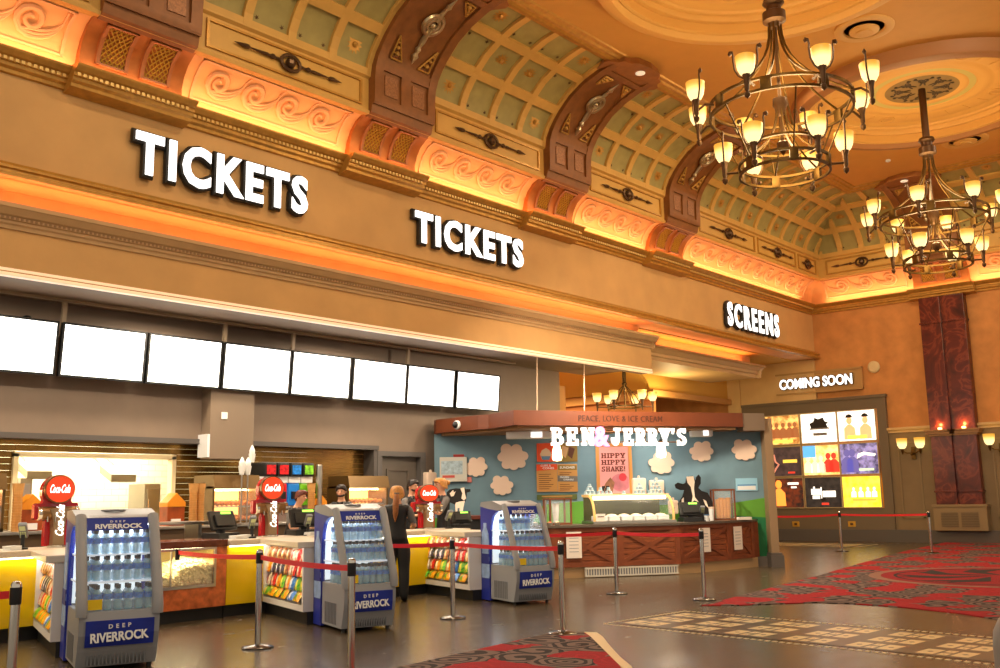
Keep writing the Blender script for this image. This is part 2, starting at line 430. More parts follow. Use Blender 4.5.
# lit kitchen beyond the pass-through
M_tile = mat('kitchen_tile', srgb(240, 232, 205), .25)
def tile_mat():
    nt, b = nodes(M_tile)
    tc = new(nt, 'ShaderNodeTexCoord'); mp = new(nt, 'ShaderNodeMapping'); mp.inputs['Rotation'].default_value = (PI/2, 0, 0)
    lk(nt, tc.outputs['Object'], mp.inputs['Vector'])
    br = new(nt, 'ShaderNodeTexBrick')
    for k, v in (('Scale', 1.0), ('Brick Width', .3), ('Row Height', .12), ('Mortar Size', .006)): br.inputs[k].default_value = v
    br.inputs['Color1'].default_value = (*srgb(228, 220, 190), 1); br.inputs['Color2'].default_value = (*srgb(220, 210, 178), 1); br.inputs['Mortar'].default_value = (*srgb(196, 184, 150), 1)
    lk(nt, mp.outputs['Vector'], br.inputs['Vector']); lk(nt, br.outputs['Color'], b.inputs['Base Color'])
tile_mat()
struct(MB().box(5.6, 11.6, 18.4, 18.6, 0, 3.2).box(5.5, 5.6, YB+.35, 18.6, 0, 3.2).box(11.5, 11.6, YB+.35, 18.6, 0, 3.2).box(5.5, 11.6, YB+.35, 18.6, 3.1, 3.2).build('wall_kitchen', M_tile))
struct(MB().box(6.76, 6.84, YB+.24, YB+.4, .95, 2.47).box(9.58, 9.66, YB+.24, YB+.4, .95, 2.47).box(6.76, 9.66, YB+.24, YB+.4, 2.42, 2.5).box(6.7, 9.7, YB+.1, YB+.5, .93, 1.0).build('trim_pass_through', mat('pass_frame', srgb(226, 206, 160), .4)))
# boxed column hanging in front of the back wall
struct(MB().box(10.0, 10.95, YB-.3, YB, 2.42, 3.74, .01).build('column_boxed', mat('column_taupe', srgb(128, 110, 92), .6)))
sg = MB().box(0, .05, -.32, 0, 0, .42).build('paper_notice', mat('switch_white', (.75, .76, .78), .4)); sg.location = (9.945, YB, 2.45)
tag(sg, 'white notice on the side of the boxed column', 'notice')
sg2 = MB().box(0, .13, -.02, 0, 0, .13, .01).build('light_switch', M_white); sg2.location = at(221, 419, 'y', YB-.3)
tag(sg2, 'small square white switch on the front of the boxed column', 'switch')
# service door
dr = MB()
dr.box(14.45, 15.62, YB+.1, YB+.15, 0, 2.58)
d = struct(dr.build('door_1', M_taupedk)); d['label'] = 'dark grey panelled service door behind the counter'
f = MB()
for x0, x1, z0, z1 in ((14.7, 15.36, 1.3, 2.3), (14.7, 15.36, .25, 1.1)):
    f.box(x0, x0+.04, YB+.07, YB+.099, z0+.04, z1-.04).box(x1-.04, x1, YB+.07, YB+.099, z0+.04, z1-.04).box(x0, x1, YB+.07, YB+.099, z0, z0+.04).box(x0, x1, YB+.07, YB+.099, z1-.04, z1)
f.build('panel_moulding', M_taupedk, d)
fr = MB()
fr.box(14.325, 14.45, YB-.05, YB+.1, 0, 2.57).box(15.62, 15.78, YB-.05, YB+.1, 0, 2.57).box(14.325, 15.78, YB-.05, YB+.1, 2.571, 2.68)
fr.build('door_frame', mat('frame_grey', srgb(92, 86, 82), .5), d)
MB().tube([(15.5, YB+.1, 1.05), (15.5, YB+.03, 1.05), (15.38, YB+.03, 1.05)], .014).build('door_handle', M_silver, d)
# corridor to the screens behind the kiosk
M_yel = mat('corridor_yellow', srgb(226, 172, 76), .7)
M_red = mat('corridor_terracotta', srgb(182, 112, 62), .7)
struct(MB().box(20.9, 21.15, YB, 27.1, 0, 4.6).build('wall_corridor_near', mat('corridor_brown', srgb(168, 118, 66), .7)))
struct(MB().box(20.9, XR, 27, 27.2, 0, 9).build('wall_corridor_end', M_red))
struct(MB().box(20.9, XR, YW+.7, 27, 6.2, 6.4).build('ceiling_corridor', M_yel))
# barrel vault over the corridor
VX = at(647, 390, 'y', 17.5); VR = 4.2; VC = VX.x-VR
q = MB(); arc = [(cos(PI*k/18), sin(PI*k/18)) for k in range(19)]
q.sweep([[(VC+VR*a, y, VX.z+1.15*b) for a, b in arc]+[(VC+(VR+.2)*a, y, VX.z+1.3*b) for a, b in reversed(arc)] for y in (17.52, 26.9)])
struct(q.build('ceiling_vault_corridor', M_yel, smooth=True, autos=40))
q = MB(); sp = [(VC+VR*a, VX.z+1.15*b) for a, b in arc if a > 0]
q.prism(sp+[(VC+.2, 6.19), (XR-.13, 6.19), (XR-.13, VX.z)], 17.4, 17.5, 'y')
struct(q.build('wall_corridor_arch', M_yel))
q = MB(); q.box(VX.x-.02, XR-.2, 17.25, 17.5, VX.z-.2, VX.z-.005).box(20.95, 21.4, 17.5, 26.9, 4.55, 4.75).box(VX.x, VX.x+.25, 17.5, 26.9, VX.z-.3, VX.z-.02)
struct(q.build('cornice_corridor', mat('corridor_trim', srgb(196, 142, 80), .6)))
struct(MB().box(VX.x+.3, VX.x+.5, 17.5, 27, 0, VX.z-.05).build('wall_corridor_far', M_red))
# second entablature set back beyond the end of the fascia
EY = 15.2
zb2, zt2 = at(763, 379, 'y', EY-.06).z, at(768, 366, 'y', EY-.34).z
hh = zt2-zb2
XE = at(768, 366, 'y', EY-.34).x-.34
KP2 = [(0, zb2), (.06, zb2), (.06, zb2+.25*hh), (.12, zb2+.32*hh), (.12, zb2+.52*hh), (.17, zb2+.6*hh), (.26, zb2+.8*hh), (.34, zb2+.85*hh), (.34, zt2), (0, zt2)]
q = MB(); q.sweep([[(x, EY-k, z) for k, z in KP2] for x in (FX1+.3, XE+.2)])
q.sweep([[(XE+k, y, z) for k, z in KP2] for y in (EY-.2, 17)])
q.box(FX1+.3, XE+.01, EY, EY+1.8, zb2, zt2-.02)
struct(q.build('cornice_entablature', mat('entablature_cream', srgb(206, 170, 120), .6)))
# beige return of the right wall beyond the ticket wall
struct(MB().box(XR-.12, XR, YW+.02, 16.9, 0, 6.2).box(XR-.2, XR, 16.9, 17.4, 0, 6.2).build('wall_right_return', M_beige))

# right wall dado ------------------------------------------------------
M_dado = mat('dado_olive', srgb(126, 104, 72), .6, var=.05)
q = MB(); q.box(XR-.06, XR, -9, 11.7, .36, 3.52)
struct(q.build('wall_right_dado', M_dado))
DP = [(0, 3.5), (.1, 3.5), (.1, 3.55), (.16, 3.6), (.16, 3.66), (0, 3.68)]
struct(MB().sweep(run_r(DP, -9, 11.72)).build('trim_dado', mat('dado_cream', srgb(206, 172, 116), .5)))
struct(MB().box(XR-.18, XR, -9, 17, 0, .33).box(XR-.165, XR, -9, 17, .33, .384).build('baseboard_right', mat('skirting_grey', srgb(88, 80, 74), .5)))
q = MB()
def frame_r(q, y0, y1, z0, z1, w=.05, d=.03, x=XR-.06):
    q.box(x-d, x, y0, y0+w, z0, z1).box(x-d, x, y1-w, y1, z0, z1).box(x-d, x, y0, y1, z0, z0+w).box(x-d, x, y0, y1, z1-w, z1)
for y0, y1 in ((10.75, 11.45), (7.6, 8.6), (5.2, 7.3), (2.8, 4.9)): frame_r(q, y0, y1, .75, 3.2)
struct(q.build('trim_panel', mat('dado_moulding', srgb(134, 112, 78), .55)))
# poster wall surround
q = MB(); q.box(XR-.14, XR, 11.7, 16.9, 4.35, 4.71).box(XR-.14, XR, 11.7, 12.0, 1.08, 4.35).box(XR-.14, XR, 11.7, 16.9, .385, 1.08).box(XR-.14, XR, 16.1, 16.9, 1.08, 4.35)
q.box(XR-.18, XR, 11.66, 16.9, 4.71, 4.8)
struct(q.build('wall_poster_surround', mat('surround_taupe', srgb(110, 94, 72), .6)))
# ================================================================ VAULT, CEILING
ZC = 11.16
CV = [(.02, 8.08), (.03, 8.22), (.08, 8.38), (.18, 8.54), (.34, 8.67), (.56, 8.75)]
VT = [(.63, 9.5), (.67, 9.74), (.80, 10.02), (1.03, 10.32), (1.36, 10.65), (1.8, 10.92), (2.24, 11.08), (2.66, ZC)]
def zw(z):      # the cove and the frieze stand a little taller than first measured
    return z+.12*(z-8.1)/.65 if z < 8.75 else (z+.12 if z < 9.5 else z+.12*max(0, (ZC-z)/(ZC-9.5)))
CV = [(k, zw(z)) for k, z in CV]; VT = [(k, zw(z)) for k, z in VT]
def prof_at(P, t):
    L = [math.dist(a, b) for a, b in zip(P, P[1:])]; T = sum(L)*t
    for (a, b), l in zip(zip(P, P[1:]), L):
        if T <= l+1e-9: 
            f = T/l; return (a[0]+(b[0]-a[0])*f, a[1]+(b[1]-a[1])*f), ((b[0]-a[0])/l, (b[1]-a[1])/l)
        T -= l
    a, b = P[-2:]; l = L[-1]
    return b, ((b[0]-a[0])/l, (b[1]-a[1])/l)
class Side:
    """maps (s along the wall, t along a profile, n out of the surface) to the world"""
    def __init__(self, kind): self.kind = kind
    def kz(self, s, k, z): return Vector((s, YW-k, z)) if self.kind == 'w' else Vector((XR-k, s, z))
    def lim(self, k): return (XR-k) if self.kind == 'w' else (YW-k)
    def p(self, P, s, t, n=0):
        (k, z), (tk, tz) = prof_at(P, t)
        return self.kz(s, k+tz*n, z-tk*n)      # normal towards the room
    def band(self, q, P, s0, s1, t0, t1, n0, n1, steps=10, clip=True):
        """a slab following the profile"""
        R = []
        for i in range(steps+1):
            t = t0+(t1-t0)*i/steps
            (k, z), (tk, tz) = prof_at(P, t)
            e1 = s1
            if clip: e1 = min(s1, self.lim(k+tz*n1)+.0)
            if e1 <= s0+.005:
                if R: break
                continue
            R.append([self.kz(s0, k+tz*n0, z-tk*n0), self.kz(e1, k+tz*n0, z-tk*n0), self.kz(e1, k+tz*n1, z-tk*n1), self.kz(s0, k+tz*n1, z-tk*n1)])
        if len(R) > 1: q.sweep(R)
SW, SR = Side('w'), Side('r')
vault_root = None
for sd, s_lo, ribs in ((SW, -5, RIBX), (SR, -7, RIBY)):
    q = MB()
    N = 14
    for P, m in ((VT, None),):
        q.sweep([[sd.kz(s, *prof_at(P, i/N)[0]) for s in (s_lo, sd.lim(prof_at(P, i/N)[0][0]))] for i in range(N+1)], cap=False, closed_ring=False)
    root = struct(q.build('ceiling_vault', M_sage, smooth=True)); root['label'] = 'sage coffered vault curving up from the wall into the ceiling'
    # lattice of raised bars
    q = MB()
    for t in (0, .333, .666, 1):
        R = []
        for s in (0, 1):
            pts = []
            for dt, n in ((-.04, 0), (.04, 0), (.04, .07), (-.04, .07)):
                tt = min(1, max(0, t+dt)); (k, z), (tk, tz) = prof_at(VT, tt); k2 = k+tz*n
                pts.append(sd.kz(s_lo if s == 0 else sd.lim(k2), k2, z-tk*n))
            R.append(pts)
        q.sweep(R)
    cells = []
    edges = sorted(ribs)
    if sd is SW:
        spans = [(a+RW-.05, b-RW+.05, 4) for a, b in zip(edges, edges[1:])]+[(edges[-1]+RW-.05, XR, 10)]
    else:
        spans = [(edges[1]+RW-.05, YW, 5), (edges[0]+RW-.05, edges[1]-RW+.05, 5), (-6, edges[0]-RW+.05, 7)]
    for s0, s1, n in spans:
        w = (s1-s0)/n
        for k in range(n+1): sd.band(q, VT, s0+k*w-.085, s0+k*w+.085, 0, 1, 0, .075, 12)
        for k in range(n):
            for r in range(3): cells.append((s0+(k+.5)*w, (r+.5)/3, (k+r) % 2 if n != 4 else int((k in (0, 3)) == (r != 1)), w))
    q.build('lattice', M_yellowvault, root)
    sun, star = MB(), MB()
    for s, t, kind, w in cells:
        (k, z), (tk, tz) = prof_at(VT, t)
        if s+w*.5 > sd.lim(k): continue
        def pt(a, b, n=.012): return sd.kz(s+a, k+tk*b+tz*n, z+tz*b-tk*n)
        if kind:
            pts = []
            for i in range(24):
                r = .19 if i % 2 == 0 else .105
                pts.append(pt(r*cos(i*PI/12), r*sin(i*PI/12)))
            sun.face(pts)
            sun.ball(pt(0, 0, .01), .06, 8)
        else:
            for a in (-.26, .26):
                for b in (-.24, .24):
                    star.face([pt(a+(.055 if i % 2 == 0 else .02)*cos(i*PI/6), b+(.055 if i % 2 == 0 else .02)*sin(i*PI/6)) for i in range(12)])
    sun.build('sun_ornaments', M_gold, root); star.build('star_ornaments', M_iron, root)
    # vertical frieze below the vault
    q = MB()
    R = []
    FP = [(.52, 8.84), (.66, 8.84), (.68, 8.9), (.64, 8.92), (.64, 9.54), (.7, 9.58), (.7, 9.64), (.6, 9.66)]
    q.sweep([[sd.kz(s if s is not None else sd.lim(k), k, z) for k, z in FP] for s in (s_lo, None)])
    fz = struct(q.build('ceiling_frieze', M_yellowvault))
    fr, orn = MB(), MB()
    def fbox(q, s0, s1, z0, z1, n0, n1):
        a, b = sd.kz(s0, .64+n0, z0), sd.kz(s1, .64+n1, z1)
        q.box(min(a.x, b.x), max(a.x, b.x), min(a.y, b.y), max(a.y, b.y), z0, z1)
    if sd is SW: fs = [(a+RW+.12, b-RW-.12) for a, b in zip(edges, edges[1:])]+[(23.95, 27.3), (27.5, 30.2), (30.4, 31.8)]
    else: fs = [(10.65, 13.15), (4.5, 8.5), (-4, 2.3)]
    for s0, s1 in fs:
        for a, b, c, d in ((s0, s1, 8.98, 9.02), (s0, s1, 9.44, 9.48), (s0, s0+.05, 9.02, 9.44), (s1-.05, s1, 9.02, 9.44)): fbox(fr, a, b, c, d, 0, .035)
        m = (s0+s1)/2; h = min(1.15, (s1-s0)/2-.2)
        def pp(a, b, n=.05): return sd.kz(m+a, .64+n, 9.23+b)
        orn.tube([pp(.2*cos(i*PI/8), .14*sin(i*PI/8)) for i in range(16)], .035, 6, closed=True)
        orn.ball(pp(0, 0, .04), .1, 8)
        for g in (-1, 1):
            orn.tube([pp(g*.2, 0), pp(g*.32, .0), pp(g*.36, 0), pp(g*.4, 0), pp(g*.44, 0), pp(g*.5, 0), pp(g*h*.72, 0), pp(g*h*.76, 0), pp(g*h*.82, 0), pp(g*h, 0)] if h > .7 else [pp(g*.2, 0), pp(g*.3, 0), pp(g*h, 0)],
                     [.03, .02, .045, .045, .02, .03, .012, .04, .04, .004] if h > .7 else [.03, .04, .004], 6)
    fr.build('frieze_frame', M_gold, fz); orn.build('spear_ornament', M_iron, fz)
    # the lit cove with scroll reliefs
    q = MB()
    q.sweep([[sd.kz(s if s is not None else sd.lim(k), k, z) for k, z in CV+[(.56, 8.92), (-.02, 8.92), (-.02, 8.08)]] for s in (s_lo, None)])
    cv = struct(q.build('ceiling_cove', M_orange, smooth=True, autos=50)); cv['label'] = 'orange lit cove with scroll reliefs above the cornice'
    fr, sc = MB(), MB()
    if sd is SW: fs = [(a+RW+.2, b-RW-.2) for a, b in zip(edges, edges[1:])]+[(-3, edges[0]-RW-.2), (23.95, 31.95)]
    else: fs = [(10.68, 13.45), (4.5, 8.5), (-4, 2.3)]
    for s0, s1 in fs:
        sd.band(fr, CV, s0, s1, .2, .235, 0, .03, 3); sd.band(fr, CV, s0, s1, .9, .935, 0, .03, 3)
        sd.band(fr, CV, s0, s0+.05, .2, .935, 0, .03, 8); sd.band(fr, CV, s1-.05, s1, .2, .935, 0, .03, 8)
        n = max(2, round((s1-s0-.3)/.76)); w = (s1-s0-.3)/n
        for k in range(n):
            c = s0+.15+(k+.5)*w
            for d in (0, .055, .11):
                pts, rr = [], []
                for i in range(30):
                    a = i/29
                    if a < .62:      # the curl, from its heart outwards
                        b = a/.62; th = PI*.2+b*3.3*PI; r = (.035+.2*b)*(1-d*1.2)
                        x, y = c-.07*w+r*cos(th)*1.05, .02+r*sin(th)
                    else:            # the tail that runs on under the next curl
                        b = (a-.62)/.38; x = c-.07*w+d*.3+.235*w/.76*sin(b*PI*.5)*2.1; y = -.22+d+.4*b*b
                    x = min(s1-.1, x)
                    pts.append(sd.p(CV, x, .57+y/.95, .014)); rr.append(.016+.026*sin(PI*min(1, a*1.1+.05))*(1 if d == 0 else .6))
                if d < .08 or True: sc.tube(pts, rr, 6)
    fr.build('relief_frame', M_relief, cv); sc.build('scroll_relief', M_relief, cv, smooth=True)
# brown ribs across the vault ------------------------------------------
RP = [(.58, 8.7), (.72, 8.75), (.78, 9.0), (.78, 9.5), (.82, 9.74), (.95, 10.0), (1.16, 10.27), (1.47, 10.57), (1.85, 10.8), (2.27, 10.96), (2.8, 11.07)]
RB = [(.0, 8.1), (.18, 8.12), (.17, 8.3), (.23, 8.46), (.34, 8.6), (.5, 8.7), (.64, 8.75), (.64, 8.8), (0, 8.8)]
RP = [(k, zw(z)) for k, z in RP]; RB = [(k, zw(z)) for k, z in RB]
def rib(kind):
    sd = Side(kind)
    off = 0
    q = MB()
    hw = RW-.06
    prev = [[sd.kz(s, k, z) for s in (-hw, hw)]+[sd.kz(s, max(0, k-.5), z+.25) for s in (hw, -hw)] for k, z in RP]
    q.sweep(prev)
    root = struct(q.build('ceiling_beam', M_ribdk, smooth=True, autos=35))
    # edge strips, frame
    q = MB()
    for s0, s1 in ((-hw, -hw+.2), (hw-.2, hw)): sd.band(q, RP, s0, s1, .1, .98, -.02, .05, 14, False)
    for t0, t1 in ((.09, .13), (.29, .35), (.86, .9)): sd.band(q, RP, -hw, hw, t0, t1, -.02, .045, 3, False)
    sd.band(q, RP, -.12, .12, .1, .32, -.02, .045, 6, False)
    q.build('rib_frame', M_ribdk, root, smooth=True, autos=35)
    q = MB()
    for a, b in ((-.52, -.2), (.2, .52)):
        sd.band(q, RP, a, b, .155, .27, -.02, .02, 4, False)
    q.build('lattice_panel', mat('lattice_brown', srgb(150, 100, 62), .5, .2, var=.35, vscale=30), root)
    # spear with an oval boss
    sp = MB()
    def pp(a, t, n=.06): return sd.p(RP, a, t, n)
    sp.tube([pp(0, t) for t in (.38, .43, .45, .47, .49, .52, .6)], [.005, .075, .035, .065, .035, .06, .05], 8)
    sp.tube([pp(0, t) for t in (.66, .72, .75, .77, .79, .84)], [.05, .045, .035, .06, .035, .005], 8)
    sp.build('spear_ornament', M_silver, root, smooth=True)
    ov = MB()
    for r, rr in ((1, .05), (.6, .04)):
        ov.tube([pp(.2*r*cos(i*PI/10), .63+.062*r*sin(i*PI/10)) for i in range(20)], rr, 6, closed=True)
    ov.ball(pp(0, .63, .05), .07, 8)
    ov.build('oval_boss', M_silver, root, smooth=True)
    tr = MB()
    for g in (-1, 1):
        for t0, t1, tip in ((.37, .5, g*.5), (.84, .76, g*.5)):
            A, B, C_ = pp(g*.5, t0, .03), pp(g*.22, t0, .03), pp(tip, t1, .03)
            tr.tube([A, B], .02, 5).tube([B, C_], .02, 5).tube([C_, A], .02, 5)
            for f in (.25, .5, .72):
                tr.tube([A.lerp(C_, f), B.lerp(C_, f)], .014, 5)
                tr.ball(A.lerp(C_, f).lerp(B.lerp(C_, f), .5), .05*(1-f)+.015, 6)
    tr.build('corner_scroll', M_gold, root)
    # scalloped capital against the flat ceiling
    cp = MB()
    poly = [(-1.02, 0), (-.98, .12), (-.8, .22), (-.74, .36), (-.55, .4), (-.42, .54), (0, .6), (.42, .54), (.55, .4), (.74, .36), (.8, .22), (.98, .12), (1.02, 0), (.86, -.3), (-.86, -.3)]
    A = [sd.kz(a, 2.56+b, 11.0) for a, b in poly]; B = [sd.kz(a*.93, 2.56+b*.93, ZC+.02) for a, b in poly]
    cp.sweep([A, B])
    cp.build('rib_capital', M_rib, root)
    dl = MB(); c = sd.kz(0, 2.84, 10.98)
    dl.lathe([(.11, .03), (.11, 0), (.08, -.01), (0, -.01)], 16, c.x, c.y, c.z)
    dl.build('downlight', mat('downlight_white', (.7, .66, .56), .4, emit=(1, .86, .6), es=.5), root)
    # copper console below
    q = MB()
    q.sweep([[sd.kz(s, k, z) for k, z in RB] for s in (-RW, RW)])
    co = q.build('console', M_copper, root, smooth=True, autos=35)
    q = MB()
    for a, b in ((-.62, -.1), (.1, .62)):
        sd.band(q, RB[1:-2], a, b, .16, .2, -.01, .04, 2, False); sd.band(q, RB[1:-2], a, b, .84, .88, -.01, .04, 2, False)
        sd.band(q, RB[1:-2], a, a+.06, .16, .88, -.01, .04, 6, False); sd.band(q, RB[1:-2], b-.06, b, .16, .88, -.01, .04, 6, False)
    q.build('console_frame', mat('console_frame', srgb(166, 104, 58), .45, .2), root)
    la = MB()
    for a, b in ((-.56, -.16), (.16, .56)):
        for i in range(-5, 9):
            for g in (0, 1):
                pts = []
                for j in range(7):
                    t = .2+.64*j/6; x = a+i*.08+(j/6)*.48
                    if g: x = a+b-x
                    if a <= x <= b: pts.append(sd.p(RB[1:-2], x, t, .012))
                if len(pts) > 1: la.tube(pts, .012, 4, cap=False)
    la.build('console_lattice', M_goldleaf, root)
    return root
for kind, pos in (('w', RIBX), ('r', RIBY)):
    r0 = rib(kind)
    for i, s in enumerate(pos):
        o = r0 if i == 0 else dup(r0, (0, 0, 0))
        o.location = (s, 0, 0) if kind == 'w' else (0, s, 0)

# flat ceiling with two round recesses ----------------------------------
M2C = at(922, 93, 'z', ZC+.08)
MED = [(15.3, 7.0, (-4.0, 19.6)), (M2C.x, M2C.y, (19.6, XR-2.66))]
Y0, Y1 = 0.0, YW-2.66
RM = 2.6
q = MB()
for cx, cy, (x0, x1) in MED:
    xa, xb = max(x0, cx-4.25), min(x1, cx+6.0)
    ang = sorted([2*PI*i/64 for i in range(64)]+[math.atan2(y-cy, x-cx) % (2*PI) for x in (xa, xb) for y in (Y0, Y1)])
    P = []
    for a in ang:
        d = min(t for t in ((xb-cx)/cos(a) if cos(a) > 1e-6 else 1e9, (xa-cx)/cos(a) if cos(a) < -1e-6 else 1e9, (Y1-cy)/sin(a) if sin(a) > 1e-6 else 1e9, (Y0-cy)/sin(a) if sin(a) < -1e-6 else 1e9))
        P.append(((cx+RM*cos(a), cy+RM*sin(a), ZC), (cx+d*cos(a), cy+d*sin(a), ZC)))
    for (a, b), (c, d) in zip(P, P[1:]+P[:1]): q.face([a, b, d, c])
    if xa > x0: q.face([(x0, Y0, ZC), (xa, Y0, ZC), (xa, Y1, ZC), (x0, Y1, ZC)])
q.box(-4, XR, -9, Y0, ZC, ZC+.1).box(-4, XR, -9, 16, 11.9, 12.0)
struct(q.build('ceiling', M_ceil))
EP = [(2.56, ZC-.1), (2.68, ZC-.12), (2.74, ZC-.08), (2.8, ZC-.08), (2.84, ZC-.04), (2.92, ZC-.03), (2.96, ZC+.02), (2.56, ZC+.02)]
q = MB(); q.sweep([[SW.kz(s if s is not None else SW.lim(k), k, z) for k, z in EP] for s in (-4, None)])
q.sweep([[SR.kz(s if s is not None else SR.lim(k), k, z) for k, z in EP] for s in (-7, None)])
struct(q.build('cornice_ceiling', M_gold))
for cx, cy, _ in MED:
    SH = Matrix.Translation((cx, cy, ZC)) @ Matrix.Diagonal((.85, .85, .4, 1)) @ Matrix.Translation((-cx, -cy, -ZC))
    q = MB(); q.M = SH
    q.lathe([(3.3, 0), (3.2, -.55), (3.12, -.5), (3.1, -.05), (3.1, -0.05), (3.02, -0.08), (2.96, -0.06), (2.94, 0), (2.92, 0.186), (2.82, 0.211), (2.78, 0.31), (2.6, 0.347), (2.56, 0.384), (2.5, 0.384), (2.46, 0.36), (1.98, 0.36), (1.94, 0.384), (1.86, 0.397), (1.8, 0.347), (1.66, 0.335), (1.6, 0.372), (1.52, 0.397), (1.46, 0.397), (1.44, 0.434), (1.24, 0.434), (1.22, 0.409), (1.12, 0.403), (1.06, 0.434), (1, 0.446), (0, 0.446)], 72, cx, cy, ZC, cap=False)
    m = struct(q.build('ceiling_medallion', M_ceiltrim, smooth=True, autos=30))
    rm = MB(); rm.M = SH; rm.lathe([(3.66, 0), (3.64, -.4), (3.58, -.7), (3.46, -.8), (3.3, -.8), (3.22, -.55), (3.22, 0)], 72, cx, cy, ZC, cap=False)
    rm.build('medallion_rim', mat('medallion_rim_shaded', srgb(158, 104, 54), .6) if cx > 20 else M_ceiltrim, m, smooth=True, autos=30)  # second rim's brown imitates shade on its outer face
    g = MB(); g.M = SH; g.lathe([(1.43, .42), (1.25, .42)], 64, cx, cy, ZC, cap=False); g.build('medallion_band', mat('medallion_green', srgb(186, 168, 96), .6), m)
    q = MB()
    for k in range(24):
        a = 2*PI*k/24
        q.M = SH @ Matrix.Translation((cx, cy, ZC)) @ Matrix.Rotation(a, 4, 'Z')
        q.box(2.02, 2.44, -.015, .015, .34, .36)
        if k % 6 == 3:
            q.lathe([(.24, 0), (.24, -.04), (.18, -.06), (.15, -.02), (.0, -.02)], 20, 2.22, 0, .36)
    q.M = None
    q.build('medallion_panel', M_ceiltrim, m)
    d = MB(); d.M = SH; d.lathe([(1.0, .435), (0, .43)], 48, cx, cy, ZC, cap=False); d.build('medallion_disc', mat('medallion_olive', srgb(136, 108, 62), .6, var=.1), m)
    sc = MB()
    for k in range(8):
        sc.M = SH @ Matrix.Translation((cx, cy, ZC+.42)) @ Matrix.Rotation(k*PI/4, 4, 'Z')
        for g in (-1, 1):
            sc.tube([(.3+.42*i/14+.09*sin(i*.55), g*(.05+.22*sin(PI*i/14)), 0) for i in range(15)], [.02+.012*sin(i) for i in range(15)], 5)
            sc.tube([(.62+.1*(1-i/12)*cos(i*.7), g*(.16+.1*(1-i/12)*sin(i*.7)), 0) for i in range(12)], .022, 5)
            sc.ball((.82, g*.1, 0), .05, 6)
    sc.M = None
    sc.build('medallion_scroll', mat('scroll_dark', srgb(62, 46, 30), .6), m)
# ceiling vents ----------------------------------------------------------
def vent(loc, label):
    t = thing('ceiling_vent', label, 'vent', loc, 0, 'round ceiling vents')
    MB().lathe([(.6, 0), (.6, -.03), (.5, -.06), (.42, -.04), (.4, .0)], 40, cap=False).build('vent_rim', M_ceiltrim, t, smooth=True)
    MB().lathe([(.4, .0), (0, .0)], 32, cap=False).build('vent_throat', M_black, t)
    MB().lathe([(.3, -.05), (.3, -.075), (.22, -.1), (.0, -.1)], 32, cap=False).lathe([(.16, -.1), (.16, -.13), (.0, -.13)], 24, cap=False).build('vent_cone', M_ceiltrim, t, smooth=True)
vent(at(864, 28, 'z', ZC), 'round vent in the ceiling above the first chandelier between the two medallions')
vent(at(965, 140, 'z', ZC), 'round vent in the ceiling beside the pole of the farther chandelier')
for px, py, w in ((683, 161, 'beside the lamps of the first chandelier'),):
    pass
tag(MB().lathe([(.07, 0), (.07, -.04), (.04, -.06), (0, -.06)], 16).build('smoke_detector', M_white), 'tiny white smoke detector on the flat ceiling between the chandeliers', 'detector').location = at(888, 160, 'z', ZC)
tag(MB().lathe([(.2, 0), (.2, -.05), (.15, -.08), (0, -.08)], 24).build('wall_speaker', mat('speaker_cream', srgb(216, 190, 140), .5)), 'round cream speaker disc high on the ochre wall', 'speaker').location = at(874, 367, 'x', XR)
bpy.data.objects['wall_speaker'].rotation_euler = (0, PI/2, 0)

# chandeliers -------------------------------------------------------------
M_brass = mat('brass', srgb(96, 70, 32), .42, .85, var=.2, vscale=10)
M_brassdk = mat('brass_dark', srgb(92, 64, 38), .42, .6)
M_shade = mat('lamp_glass', srgb(150, 110, 50), .4, emit=(1.0, .62, .17), es=2.2)
def shade_nodes():
    nt, b = nodes(M_shade)      # glowing glass: whiter where the bulb sits low in the bell
    tc = new(nt, 'ShaderNodeTexCoord'); sp = new(nt, 'ShaderNodeSeparateXYZ'); lk(nt, tc.outputs['Generated'], sp.inputs[0])
    lk(nt, ramp(nt, sp.outputs['Z'], [(.0, (1, .78, .36)), (.45, (1, .78, .30)), (.8, (1, .52, .07)), (1, (.95, .44, .04))]), b.inputs['Emission Color'])
    lk(nt, ramp(nt, sp.outputs['Z'], [(.0, (.9,)*3), (.4, (1,)*3), (.85, (.5,)*3), (1, (.45,)*3)]), mathn(nt, 'MULTIPLY', 0, 1.75).node.inputs[0])
    lk(nt, [n for n in nt.nodes if n.type == 'MATH'][0].outputs[0], b.inputs['Emission Strength'])
shade_nodes()
def bell(q, x, y, z, k=1.0):
    q.lathe([(.06*k, 0), (.11*k, .03*k), (.155*k, .12*k), (.175*k, .24*k), (.185*k, .37*k), (.172*k, .37*k), (.16*k, .24*k), (.135*k, .12*k), (.03*k, .04*k)], 18, x, y, z)
